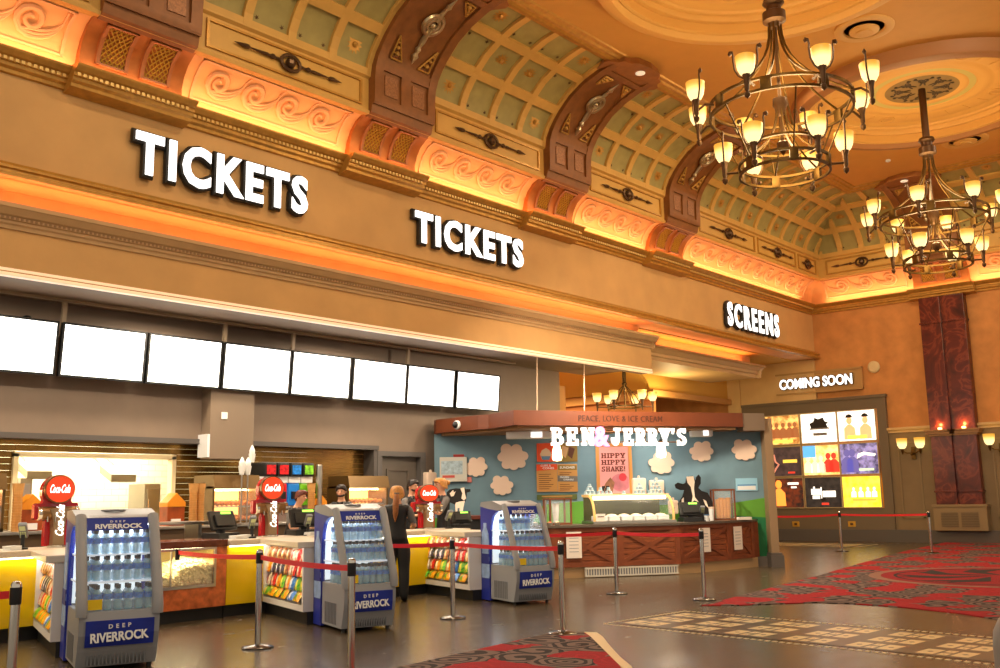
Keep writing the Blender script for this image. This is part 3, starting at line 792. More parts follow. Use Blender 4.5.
def lamp(parent, r, a, z, zr, rr):
    """one lamp of a chandelier: stem, glass bell, two curls, arm to its ring"""
    x, y = r*cos(a), r*sin(a)
    q = MB(); bell(q, x, y, z, .88)
    sh = q.build('lamp_shade', M_shade, parent, smooth=True)
    q = MB()
    q.tube([(x, y, z+.02), (x, y, z-.02), (x, y, z-.1), (x, y, z-.24), (x, y, z-.28), (x, y, z-.31), (x, y, z-.36), (x, y, z-.4)], [.075, .06, .045, .04, .025, .05, .045, .004], 8)
    q.tube([(rr*cos(a), rr*sin(a), zr), ((r+rr)/2*cos(a), (r+rr)/2*sin(a), zr), (x, y, z-.2)], .022, 6)
    for g in (-1, 1):
        ta = a+PI/2
        dx, dy = cos(ta)*g, sin(ta)*g
        q.tube([(x+dx*u_, y+dy*u_, z+w_) for u_, w_ in ((.04, -.05), (.13, .02), (.19, .14), (.205, .28), (.2, .38), (.215, .46), (.26, .47), (.275, .43), (.25, .4))], .016, 6)
        q.ball((x+dx*.255, y+dy*.255, z+.435), .035, 6)
    q.build('lamp_stem', M_brassdk, parent, smooth=True)
def chandelier(loc, label):
    t = thing('chandelier', label, 'chandelier', loc, rad(37), 'ring chandeliers')
    Z = loc[2]
    z1, z2 = 8.21-Z, 7.12-Z         # the two rings
    q = MB(); q.tube([(0, 0, 0), (0, 0, 10.2-Z)], .085, 12); q.lathe([(.26, 0), (.26, -.04), (.14, -.1), (.085, -.14)], 20)
    q.lathe([(.085, 10.25-Z), (.17, 10.22-Z), (.19, 10.16-Z), (.13, 10.1-Z), (.13, 10.02-Z), (.2, 9.98-Z), (.2, 9.82-Z), (.12, 9.78-Z), (.1, 9.7-Z)], 20)
    q.build('pole', M_brassdk, t, smooth=True)
    q = MB()
    for z in (z1-.1, z1+.1): q.lathe([(1.18, -.022), (1.22, -.022), (1.22, .022), (1.18, .022), (1.18, -.022)], 64, 0, 0, z, cap=False)
    for k in range(8):
        q.M = Matrix.Rotation(2*PI*k/8+PI/8, 4, 'Z'); q.box(1.17, 1.23, -.09, .09, z1-.12, z1+.12, .01)
    q.M = None
    q.build('upper_ring', M_brass, t, smooth=True)
    q = MB()
    for z in (z2-.09, z2+.09): q.lathe([(.73, -.02), (.77, -.02), (.77, .02), (.73, .02), (.73, -.02)], 56, 0, 0, z, cap=False)
    q.lathe([(.56, -.02), (.6, -.02), (.6, .02), (.56, .02), (.56, -.02)], 48, 0, 0, z2+.42, cap=False)
    for k in range(6):
        q.M = Matrix.Rotation(2*PI*k/6, 4, 'Z'); q.box(.72, .78, -.07, .07, z2-.11, z2+.11, .01)
    q.M = None
    q.build('lower_ring', M_brass, t, smooth=True)
    q = MB()
    for k in range(8):
        a = 2*PI*k/8+PI/8
        pts = []
        for i in range(9):
            f = i/8; r = .1+1.09*f**2.1; pts.append((r*cos(a), r*sin(a), 9.8-Z+(z1+.1-9.8+Z)*f**.85))
        q.tube(pts, .02, 6)
    for k in range(6):
        a = 2*PI*k/6
        pts = []
        for i in range(9):
            f = i/8; r = .07+.68*f**2.0; pts.append((r*cos(a), r*sin(a), z1+.05+(z2+.1-z1-.05)*f**.85))
        q.tube(pts, .017, 6)
        q.tube([(1.2*cos(a), 1.2*sin(a), z1-.1), (.94*cos(a), .94*sin(a), z1-.6), (.75*cos(a), .75*sin(a), z2+.1)], .014, 6)
    q.build('support_rods', M_brass, t, smooth=True)
    q = MB(); q.tube([(0, 0, 9.75-Z), (0, 0, z2+.45)], .03, 8)
    q.lathe([(.03, z1+.2), (.12, z1+.17), (.13, z1+.05), (.1, z1), (.08, z1-.1), (.03, z1-.16)], 16)
    q.lathe([(.03, z2+.5), (.1, z2+.46), (.1, z2+.36), (.05, z2+.3), (0, z2+.22)], 16)
    q.build('hub', M_brassdk, t, smooth=True)
    for k in range(8): lamp(t, 1.53, 2*PI*k/8+PI/8-rad(9), z1+.06, z1, 1.21)
    for k in range(6): lamp(t, 1.0, 2*PI*k/6+.35, z2+.2, z2, .77)
    return t
CH1 = Vector((15.35, 6.89, ZC+.7)); CH2 = Vector((M2C.x, M2C.y, ZC+.55))
ch = chandelier(CH1, 'x')
dup(ch, CH2, None, 'brass ring chandelier on a long pole under the olive medallion, above the red column')
ch['label'] = 'brass ring chandelier hanging before the coffered vault, its lamps looking larger'

# ================================================================ SIGNS
M_signw = mat('sign_white', (.9, .9, .9), .5, emit=(1, .98, .95), es=1.7)
M_signk = mat('sign_black', srgb(36, 34, 30), .45)
def channel_sign(name, txt, loc, w, h, label, rz=0, cat='sign', bold=.034, grow=.055, spacing=1.2):
    t = thing(name, label, cat, loc, rz)
    text_mb(txt, w, h, .14, bold, -.14, grow, spacing).build('backing', M_signk, t)
    text_mb(txt, w, h, .03, bold, -.17, 0, spacing).build('lettering', M_signw, t)
    return t
def wsign(txt, tl, br, label):
    a, b = at(*tl, 'y', YW-.17), at(*br, 'y', YW-.17)
    return channel_sign('illuminated_sign', txt, (a.x, YW, b.z), b.x-a.x, a.z-b.z, label)
s1 = at(137, 130, 'y', YW-.17); s1b = at(308, 211, 'y', YW-.17)
channel_sign('illuminated_sign', 'TICKETS', (s1.x, YW, 6.74), s1b.x-s1.x, .70, 'illuminated TICKETS sign above the row of menu screens, larger of the two')
s2 = at(416, 211, 'y', YW-.17); s2b = at(524, 268, 'y', YW-.17)
channel_sign('illuminated_sign', 'TICKETS', (s2.x, YW, 6.77), s2b.x-s2.x, .66, 'illuminated TICKETS sign above the ice cream kiosk, smaller of the two')
s3 = at(728, 306, 'y', YW-.17); s3b = at(780, 338, 'y', YW-.17)
channel_sign('illuminated_sign', 'SCREENS', (s3.x, YW, 6.62), s3b.x-s3.x, .74, 'illuminated SCREENS sign over the corridor beside the ochre wall', spacing=1.34, bold=.026, grow=.06)
t = thing('framed_sign', 'illuminated COMING SOON sign in a beige frame above the posters', 'sign', (XR-.02, 15.45, 5.17), -PI/2)
MB().box(-.05, 3.05, -.1, 0, -.14, .62, .01).box(-.05, 3.05, -.14, 0, -.14, -.08).box(-.05, 3.05, -.14, 0, .56, .62).build('sign_board', mat('sign_frame', srgb(176, 134, 76), .5), t)
text_mb('COMING SOON', 2.62, .36, .05, .03, -.19, .05, 1.0).build('backing', M_signk, t).location = (.12, 0, .05)
text_mb('COMING SOON', 2.62, .36, .02, .03, -.21, 0, 1.0).build('lettering', M_signw, t).location = (.12, 0, .05)

# ================================================================ RED COLUMN, SCONCES, POSTERS
M_marble = mat('red_marble', srgb(104, 40, 24), .3)
def marble():
    nt, b = nodes(M_marble)
    tc = new(nt, 'ShaderNodeTexCoord'); n = new(nt, 'ShaderNodeTexNoise'); n.inputs['Scale'].default_value = 1.3; n.inputs['Detail'].default_value = 8; n.inputs['Distortion'].default_value = 1.6
    lk(nt, tc.outputs['Object'], n.inputs['Vector'])
    lk(nt, ramp(nt, n.outputs['Fac'], [(.3, srgb(60, 22, 16)), (.48, srgb(94, 34, 22)), (.53, srgb(124, 54, 34)), (.58, srgb(92, 32, 22)), (.75, srgb(70, 24, 18))]), b.inputs['Base Color'])
marble()
cy0, cy1 = 8.93, 10.3
q = MB(); q.box(XR-.34, XR, cy0, cy0+.64, 1.17, 7.76, .02).box(XR-.34, XR, cy1-.64, cy1, 1.17, 7.76, .02).box(XR-.26, XR, cy0+.6, cy1-.6, 1.18, 7.75)
col = struct(q.build('column_red', M_marble)); col['label'] = 'red marble double pilaster on the ochre wall'
q = MB()
for z0, z1, e in ((3.3, 3.36, .05), (3.36, 3.44, .11), (3.44, 3.5, .15)):
    for a, b in ((cy0, cy0+.66), (cy1-.66, cy1)): q.box(XR-.34-e, XR, a-e, b+e, z0, z1, .01)
q.build('column_ledge', mat('ledge_bronze', srgb(150, 108, 66), .4, .3), col)
q = MB()
for z in (1.55, 6.9):
    q.box(XR-.37, XR, cy0-.03, cy0+.67, z, z+.06, .01).box(XR-.37, XR, cy1-.67, cy1+.03, z, z+.06, .01)
q.build('column_band', M_marble, col)
q = MB(); q.box(XR-.4, XR, cy0-.1, cy1+.1, .38, 1.12, .01).box(XR-.43, XR, cy0-.13, cy1+.13, 1.1, 1.18, .01)
q.build('column_plinth', mat('plinth_olive', srgb(138, 114, 78), .55), col)
q = MB()
for y0 in (cy0+.14, cy0+.74):
    for k in range(9): q.box(XR-.42, XR-.4, y0, y0+.5, .5+k*.05, .53+k*.05)
q.build('vent_grille', mat('grille_olive', srgb(112, 92, 64), .5), col)
q = MB()
for y in (cy0+.33, cy1-.33): q.lathe([(.05, 0), (.07, .04), (.05, .07), (0, .07)], 12, XR-.4, y, 3.5)
q.build('uplight', mat('uplight_glow', (1, .7, .4), .4, emit=(1, .5, .16), es=6), col)
def sconce(loc, label):
    t = thing('wall_sconce', label, 'wall lamp', loc, 0, 'twin wall sconces')
    MB().box(-.05, 0, -.07, .07, -.28, .12, .015).build('backplate', M_brass, t)
    q = MB(); q.tube([(-.05, 0, -.1), (-.18, 0, -.1), (-.22, 0, -.05), (-.22, 0, .02)], .02, 6); q.tube([(-.22, -.28, .0), (-.22, -.15, -.08), (-.22, .15, -.08), (-.22, .28, 0)], .02, 6)
    q.ball((-.22, 0, -.12), .05, 8)
    for g in (-1, 1): q.tube([(-.22, g*.28, .06), (-.22, g*.28, -.06), (-.22, g*.28, -.12)], [.06, .035, .01], 8)
    q.build('arm', M_brass, t, smooth=True)
    for g in (-1, 1):
        q = MB(); bell(q, -.22, g*.28, .06, .92); q.build('lamp_shade', M_shade, t, smooth=True)
    return t
sc0 = at(912, 448, 'x', XR-.2); sc1 = at(1000, 442, 'x', XR-.2)
s = sconce((XR-.06, sc0.y, 2.9), 'twin wall sconce between the poster wall and the red column')
dup(s, (XR-.06, sc1.y, 2.9), None, 'twin wall sconce on the far side of the red column, at the picture edge')
# poster lightboxes
PW, PH = 1.26, 1.0
Ys = [15.99, 14.65, 13.33]; Zs = [3.31, 2.21, 1.12]
M_sil = mat('silhouette_dark', (.02, .014, .012), .6)
def poster(i, j, bg, band, figs, label, es=2.2, title=(1, .9, .6)):
    y, z = Ys[j], Zs[i]
    t = thing('movie_poster', label, 'poster', (XR-.14, y, z), -PI/2, 'coming soon posters')
    MB().box(-.03, PW+.03, -.05, 0, -.03, 0).box(-.03, PW+.03, -.05, 0, PH, PH+.03).box(-.03, 0, -.05, 0, 0, PH).box(PW, PW+.03, -.05, 0, 0, PH).build('poster_frame', mat('poster_rail', srgb(190, 170, 130), .4, .3), t)
    m = mat('poster_sheet_%d%d' % (i, j), bg, .4); nt, b = nodes(m)
    tc = new(nt, 'ShaderNodeTexCoord'); n = new(nt, 'ShaderNodeTexNoise'); n.inputs['Scale'].default_value = 4.5; n.inputs['Detail'].default_value = 6
    lk(nt, tc.outputs['Object'], n.inputs['Vector'])
    c = ramp(nt, n.outputs['Fac'], [(.38, bg), (.62, band)]); lk(nt, c, b.inputs['Base Color']); lk(nt, c, b.inputs['Emission Color']); b.inputs['Emission Strength'].default_value = es*.6
    MB().box(0, PW, -.02, 0, 0, PH).build('poster_sheet', m, t)
    for nme, mm, f in figs:
        q = MB(); f(q); q.build(nme, mm, t)
def em(name, c, es=1.2): return mat(name, c, .5, emit=c, es=es)
def person_fig(x, z0, s, w=1.0):
    def f(q):
        q.prism([(x-.16*s*w, z0), (x+.16*s*w, z0), (x+.15*s*w, z0+.3*s), (x+.05*s, z0+.4*s), (x-.05*s, z0+.4*s), (x-.15*s*w, z0+.3*s)], -.026, -.02, 'y')
        q.prism([(x+.08*s*cos(k*PI/6), z0+.5*s+.1*s*sin(k*PI/6)) for k in range(12)], -.027, -.02, 'y')
    return f
def people(xs, z0, s):
    def f(q):
        for x in xs: person_fig(x, z0, s)(q)
    return f
def bars(rows):
    def f(q):
        for x0, x1, z0, z1 in rows: q.prism([(x0, z0), (x1, z0), (x1, z1), (x0, z1)], -.028, -.02, 'y')
    return f
W1, R1, O1, Y1_, B1, S1 = em('print_white', (1, .95, .85)), em('print_red', (.7, .04, .02)), em('print_orange', (1, .35, .05)), em('print_yellow', (1, .75, .1)), em('print_blue', (.1, .4, .8)), em('print_skin', (.9, .5, .28))
poster(0, 0, (.35, .12, .02), (.9, .55, .15), [('picture_print', em('print_brown', (.30, .10, .03)), people((.2, .42, .66, .9, 1.1), .22, .9)), ('title_lettering', Y1_, bars([(.25, 1.0, .06, .15)]))], 'lit poster of five amber figures, top of the poster column touching the kiosk pillar')
poster(0, 1, (.75, .7, .6), (.98, .95, .88), [('emblem', M_sil, lambda q: q.prism([(.35, .5), (.95, .5), (.9, .62), (.98, .66), (.85, .72), (.8, .85), (.62, .8), (.5, .86), (.45, .72), (.3, .66)], -.026, -.02, 'y')), ('title_lettering', mat('print_grey', (.25, .22, .2), .5), bars([(.42, .9, .24, .33), (.3, 1.0, .45, .5)]))], 'pale lit poster with a dark tree-like emblem, top middle of the poster wall', 2.6)
poster(0, 2, (.95, .85, .7), (1, .97, .9), [('picture_print', em('print_tan', (.75, .42, .18)), people((.38, .92), .05, 1.25)), ('print', M_sil, lambda q: [q.prism([(x+.12*cos(k), .78+.12*sin(k)) for k in [i*PI/8 for i in range(9)]], -.029, -.02, 'y') for x in (.38, .92)]), ('title_lettering', Y1_, bars([(.3, .95, .06, .18)]))], 'white lit poster of a man and a woman with dark hair', 2.6)
poster(1, 0, (.035, .022, .02), (.07, .04, .035), [('figure', em('print_flesh', (.55, .2, .12)), lambda q: q.tube([(.25, -.024, .75), (.3, -.024, .5), (.42, -.024, .4), (.3, -.024, .25), (.2, -.024, .1)], .035, 5)), ('title_lettering', em('print_gold', (.9, .6, .08)), bars([(.58, 1.1, .45, .56)])), ('credit', R1, bars([(.75, 1.0, .08, .14)]))], 'dark lit poster with one thin flesh coloured figure and gold title', 1.5)
poster(1, 1, (.9, .4, .08), (.95, .75, .3), [('sky', B1, bars([(.0, .45, .6, 1.0)])), ('picture_print', em('print_cream', (1, .8, .5)), people((.16, .4, .62), .08, .95)), ('picture_print', R1, people((.88, 1.08), .08, 1.1))], 'orange lit poster of a crowd against blue sky, middle of the poster wall', 2.2)
poster(1, 2, (.06, .05, .12), (.35, .3, .6), [('picture_print', em('print_violet', (.12, .1, .3)), people((.22, .4), .05, 1.3)), ('flare', W1, lambda q: q.prism([(.55, .5), (.8, .62), (1.15, .56), (1.2, .64), (.8, .72), (.6, .66)], -.027, -.02, 'y')), ('title_lettering', em('print_mint', (.6, .8, .5)), bars([(.6, 1.1, .1, .17)]))], 'violet lit poster with a white flash beside two figures', 1.6)
poster(2, 0, (.02, .012, .01), (.16, .03, .01), [('figure', O1, person_fig(.36, .05, 1.5)), ('title_lettering', W1, bars([(.7, 1.1, .78, .86), (.82, 1.02, .66, .72)]))], 'black lit poster of one orange figure, lowest beside the kiosk pillar', 1.6)
poster(2, 1, (.012, .01, .01), (.03, .024, .02), [('title_lettering', W1, bars([(.2, .56, .42, .62), (.6, 1.06, .34, .55), (.24, .5, .28, .4), (.28, .34, .62, .7), (.54, .58, .3, .68)])), ('figure', M_sil, person_fig(.62, .2, .75, .6)), ('credit', R1, bars([(.55, .8, .08, .15)]))], 'black lit poster with big white block title, bottom middle of the poster wall', 1.8)
poster(2, 2, (.98, .62, .02), (1, .82, .08), [('picture_print', W1, people((.36, .6, .84, 1.05), .32, .55)), ('title_lettering', O1, bars([(.3, 1.1, .2, .26)]))], 'bright yellow lit poster with small white figures', 2.4)
for i, (px, py, w) in enumerate(((796, 524, 'nearer the kiosk pillar'), (852, 524, 'farther from the kiosk pillar'))):
    a = at(px, py, 'x', XR-.14)
    t = thing('wall_socket', 'small brass socket plate low under the posters, '+w, 'socket', (XR-.14, a.y, a.z), 0, 'brass sockets under the posters')
    MB().box(-.02, 0, -.13, .13, -.09, .09, .01).build('plate', M_goldleaf, t)
    MB().box(-.03, -.02, -.05, .05, -.04, .04, .005).build('socket', M_iron, t)
# ================================================================ CONCESSION COUNTER
M_panel = mat('panel_yellow', srgb(222, 182, 10), .2, coat=.3)
M_plinth = mat('plinth_black', (.014, .014, .014), .45)
M_top = mat('worktop_white', srgb(222, 208, 186), .3)
M_rack = mat('rack_white', srgb(226, 220, 214), .4)
M_burl = mat('burl_red', srgb(196, 104, 54), .3, var=.4, vscale=9)
M_steel = mat('steel', srgb(190, 186, 178), .28, .9)
M_glass = mat('thin_glass', (.95, 1, .98), .03, alpha=.06)
M_chrome = mat('chrome', srgb(215, 210, 200), .14, 1)
YC = 12.55
def counter_front(x0, x1, label):
    t = thing('counter_section', label, 'counter', (x0, YC, 0), 0, 'yellow counter sections')
    L = x1-x0
    MB().box(0, L, 0, .06, .17, 1.0).build('front_panel', M_panel, t)
    MB().box(.0, L, .05, .75, 0, .168).build('plinth', M_plinth, t)
    MB().box(0, L, .07, .75, .17, 1.0).build('carcass', M_rack, t)
    MB().box(0, L, -.1, .8, 1.005, 1.085, .012).build('worktop', M_top, t)
    l = bpy.data.lights.new('led_light', 'AREA'); l.shape = 'RECTANGLE'; l.size = L-.1; l.size_y = .03; l.energy = 2.4*L; l.color = (1, .92, .7)
    o = bpy.data.objects.new('led_light', l); COL.objects.link(o); o.location = (x0+L/2, YC-.075, 1.0); o.rotation_euler = (rad(25), 0, 0)
    MB().box(.03, L-.03, -.02, -.005, .985, 1.003).build('led_strip', mat('led_warm', (1, .95, .7), .4, emit=(1, .9, .55), es=5), t)
    return t
counter_front(-2.5, 6.2, 'yellow fronted counter section at the picture edge before the first candy rack')
counter_front(8.24, 9.85, 'narrow yellow fronted counter section between the popcorn case and the candy rack')
counter_front(9.9, 13.3, 'yellow fronted counter section behind the woman with the ponytail')
WR = rad(-18)
EX = Vector((cos(WR), sin(WR), 0)); EY_ = Vector((-sin(WR), cos(WR), 0))
def wing(x, y, label):
    t = thing('candy_counter', label, 'counter', (x, y, 0), WR, 'candy rack counters')
    Lw = 1.76
    MB().box(.06, .62, -Lw, 0, 0, .168).build('plinth', M_plinth, t)
    MB().box(.3, .62, -Lw, 0, .17, 1.0).box(0, .3, -Lw, -Lw+.05, .17, 1.0).box(0, .3, -.05, 0, .17, 1.0).box(0, .3, -Lw+.05, -.05, .17, .25).build('rack_body', M_rack, t)
    MB().box(-.09, .66, -Lw-.02, 0, 1.005, 1.085, .012).build('worktop', M_top, t)
    l = bpy.data.lights.new('rack_fill', 'AREA'); l.shape = 'RECTANGLE'; l.size = .03; l.size_y = Lw-.1; l.energy = 3.4; l.color = (1, .93, .82)  # added fill under the worktop to brighten the candy bags
    o = bpy.data.objects.new('rack_fill', l); COL.objects.link(o); o.parent = t; o.location = (-.06, -Lw/2, 1.0); o.rotation_euler = (0, rad(-28), 0)
    q = MB()
    for k, z in enumerate((.45, .64, .83)): q.box(.12, .3, -Lw+.05, 0, z-.012, z)
    q.build('rack_shelf', M_rack, t)
    q = MB()
    for k in range(4): q.tube([(.1-.0*k, -Lw+.06, .985-.19*k), (.1, -.02, .985-.19*k)], .008, 6)
    q.build('peg_rail', M_steel, t)
    return t
def pack_mb(w, h, th):
    """a pillow bag hanging from its top edge, facing -x, centred on y"""
    q = MB(); n, m = 6, 7
    G = {}
    for sgn in (-1, 1):
        for i in range(n+1):
            for j in range(m+1):
                u_, v_ = i/n*2-1, j/m*2-1
                b = (1-u_**4)*(1-v_**2)**.6 if abs(v_) < 1 else 0
                ww = w*(1-.06*(1-v_**2))
                G[sgn, i, j] = q._v((sgn*th*b*.5, u_*ww/2, -h/2+v_*h/2))
        for i in range(n):
            for j in range(m): q._f([G[sgn, i, j], G[sgn, i+1, j], G[sgn, i+1, j+1], G[sgn, i, j+1]])
    bmesh.ops.remove_doubles(q.bm, verts=q.bm.verts[:], dist=1e-5)
    return q
def pack_mat(name, c1, c2, c3):
    m = mat(name, c1, .28); nt, b = nodes(m)
    tc = new(nt, 'ShaderNodeTexCoord'); n = new(nt, 'ShaderNodeTexNoise'); n.inputs['Scale'].default_value = 9; n.inputs['Detail'].default_value = 1; n.inputs['Distortion'].default_value = .8
    lk(nt, tc.outputs['Object'], n.inputs['Vector'])
    lk(nt, ramp(nt, n.outputs['Fac'], [(.0, c1), (.48, c2), (.6, c3)], 'CONSTANT'), b.inputs['Base Color']); return m
PK = {'brown': pack_mat('wrap_brown', srgb(120, 62, 30), srgb(170, 100, 50), srgb(232, 200, 150)),
      'red': pack_mat('wrap_red', srgb(200, 20, 24), srgb(220, 40, 30), srgb(240, 210, 190)),
      'purple': pack_mat('wrap_purple', srgb(60, 30, 90), srgb(40, 40, 50), srgb(220, 210, 220)),
      'blue': pack_mat('wrap_blue', srgb(30, 90, 180), srgb(60, 130, 210), srgb(235, 235, 240)),
      'orange': pack_mat('wrap_orange', srgb(236, 120, 20), srgb(250, 160, 30), srgb(250, 230, 180)),
      'yellow': pack_mat('wrap_yellow', srgb(240, 200, 30), srgb(235, 150, 20), srgb(90, 160, 50)),
      'green': pack_mat('wrap_green', srgb(50, 150, 50), srgb(120, 190, 50), srgb(240, 225, 90)),
      'white': pack_mat('wrap_white', srgb(235, 225, 205), srgb(220, 200, 170), srgb(190, 60, 50))}
ROWS = [('top row', .985, .175, .19, ['brown']*5+['white', 'red', 'red'], .235),
        ('second row', .795, .185, .17, ['orange', 'purple', 'purple', 'purple', 'brown', 'white', 'red', 'red', 'orange'], .208),
        ('third row', .61, .185, .21, ['white', 'red', 'orange', 'green', 'orange', 'blue', 'green', 'green'], .235),
        ('bottom row', .42, .15, .28, ['green', 'yellow', 'yellow', 'yellow', 'blue', 'yellow'], .31)]
CNAME = {'brown': 'brown', 'red': 'red', 'purple': 'dark purple', 'blue': 'blue', 'orange': 'orange', 'yellow': 'yellow', 'green': 'green', 'white': 'cream'}
PROTO = {}
def fill_rack(x, y, where):
    for rn, z, h, w, cols, pitch in ROWS:
        for k, c in enumerate(cols):
            key = (rn, c)
            lx = .1 if rn != 'bottom row' else .08
            p = Vector((x, y, 0))+EX*(lx-.005)+EY_*(-.1-k*pitch*.9)+Vector((0, 0, z-.012))
            lab = '%s candy bag, %s of rack %s' % (CNAME[c], rn, where)
            if key not in PROTO:
                o = pack_mb(w*.93, h, .05).build('candy_bag', PK[c], smooth=True); PROTO[key] = o
            else:
                o = PROTO[key].copy(); COL.objects.link(o)
            o.location = p; o.rotation_euler = (random.uniform(-.05, .05), (.30 if rn != 'bottom row' else .62)+random.uniform(-.05, .05), WR+random.uniform(-.08, .08))
            tag(o, lab, 'candy', 'candy bags in the racks')
wing(5.52, 12.56, 'candy rack counter whose tip meets the cooler at the picture bottom'); fill_rack(5.52, 12.56, 'by the cooler at picture bottom')
wing(8.85, 12.52, 'candy rack counter whose tip meets the middle water cooler'); fill_rack(8.85, 12.52, 'by the middle water cooler')
wing(12.3, 12.72, 'candy rack counter whose tip meets the water cooler by the ice cream kiosk'); fill_rack(12.3, 12.72, 'by the kiosk-side cooler')

# popcorn case -----------------------------------------------------------
def popcorn_case(x0, x1, label):
    t = thing('popcorn_case', label, 'popcorn case', (x0, YC, 0), 0, 'popcorn cases')
    L = x1-x0
    MB().box(0, L, -.02, .06, .17, .47).box(L-.17, L, -.02, .06, .47, 1.0).box(0, .1, -.02, .06, .47, 1.0).build('burl_front', M_burl, t)
    MB().box(0, L, -.05, .85, 1.003, 1.1, .012).build('worktop', mat('worktop_burl', srgb(104, 52, 28), .25, var=.3, vscale=9), t)
    MB().box(0, L, .05, .8, 0, .168).build('plinth', M_plinth, t)
    MB().box(0, L, .78, .84, .17, 1.0).box(0, L, .06, .78, .40, .46).box(0, .05, .06, .78, .46, 1.0).box(L-.05, L, .06, .78, .46, 1.0).build('case_interior', mat('popcorn_case_cream', srgb(240, 214, 130), .4), t)
    MB().box(.1, L-.17, 0, .012, .47, 1.0).build('glass_front', M_glass, t)
    MB().box(.1, L-.17, -.03, .0, .45, .49).box(.1, L-.17, -.03, 0, .97, 1.0).box(L*.55, L*.55+.015, -.03, 0, .49, .97).box(.1, .13, -.03, 0, .49, .97).box(L-.2, L-.17, -.03, 0, .49, .97).build('glass_frame', M_steel, t)
    MB().box(.3, L-.3, .13, .19, .972, .995).build('lamp_tube', mat('lamp_warm', (1, .9, .6), .4, emit=(1, .86, .5), es=14), t)
    m = mat('popcorn_white', srgb(244, 228, 176), .8, var=.12, vscale=60)
    def top(x): return .77+.04*sin(x*4.1)+.035*sin(x*9+1)-(.06 if x > L*.5 and x < L*.62 else 0)
    q = MB(); n = 24
    rr = []
    for i in range(n+1):
        x = .07+(L-.14)*i/n
        rr.append([(x, .07, .47), (x, .07, top(x)-.05), (x, .2, top(x)), (x, .45, top(x)+.06), (x, .72, top(x)+.02), (x, .72, .47)])
    q.sweep(rr)
    rnd = random.Random(int(x0*10))
    for k in range(1250):
        x = rnd.uniform(.11, L-.18)
        if k < 760: y, z = rnd.uniform(.03, .065), rnd.uniform(.49, top(x)-.02)
        else: y = rnd.uniform(.06, .5); z = top(x)+.06*min(1, max(0, (y-.07)/.35))-.01+rnd.uniform(-.01, .012)
        r = rnd.uniform(.013, .022)
        tt = bmesh.new(); bmesh.ops.create_icosphere(tt, subdivisions=1, radius=r)
        for v in tt.verts: v.co = Vector((x+v.co.x*rnd.uniform(.8, 1.3), y+v.co.y, z+v.co.z*rnd.uniform(.8, 1.2)))
        q.add(tt)
    pc = q.build('popcorn', m); pc.location = (x0, YC, 0)
    tag(pc, 'heap of popped corn inside the '+label.split(' with ')[0], 'popcorn', None, 'stuff')
    sc = thing('popcorn_scoop', 'grey bin lid leaning inside the '+label.split(' with ')[0], 'scoop', (x0+L*.42, YC+.32, .8))
    q = MB(); q.prism([(-.2, 0), (.2, .02), (.17, .17), (-.12, .16)], -.05, .05, 'y'); q.build('scoop_bowl', mat('scoop_grey', srgb(150, 136, 110), .4, .4), sc)
    q = MB(); q.tube([(.15, 0, .1), (.24, 0, .13), (.3, 0, .16)], .015, 6); q.build('scoop_handle', M_steel, sc)
    l = bpy.data.lights.new('popcorn_light', 'AREA'); l.shape = 'RECTANGLE'; l.size = L-.5; l.size_y = .06; l.energy = 14; l.color = (1, .86, .5)
    o = bpy.data.objects.new('popcorn_light', l); COL.objects.link(o); o.location = (x0+L/2, YC+.16, .965)
popcorn_case(6.25, 8.22, 'popcorn case with red burl front beside the nearest water cooler')
ws = thing('service_shelf', 'grey steel shelf standing on the counter behind the popcorn case', 'shelf', (6.3, YC+.9, 1.1))
MB().box(0, 2.2, 0, .5, .21, .25, .008).build('shelf_board', M_steel, ws)
for x in (.1, 2.05): MB().box(x, x+.05, .05, .45, -1.1, .21).build('leg', M_steel, ws)

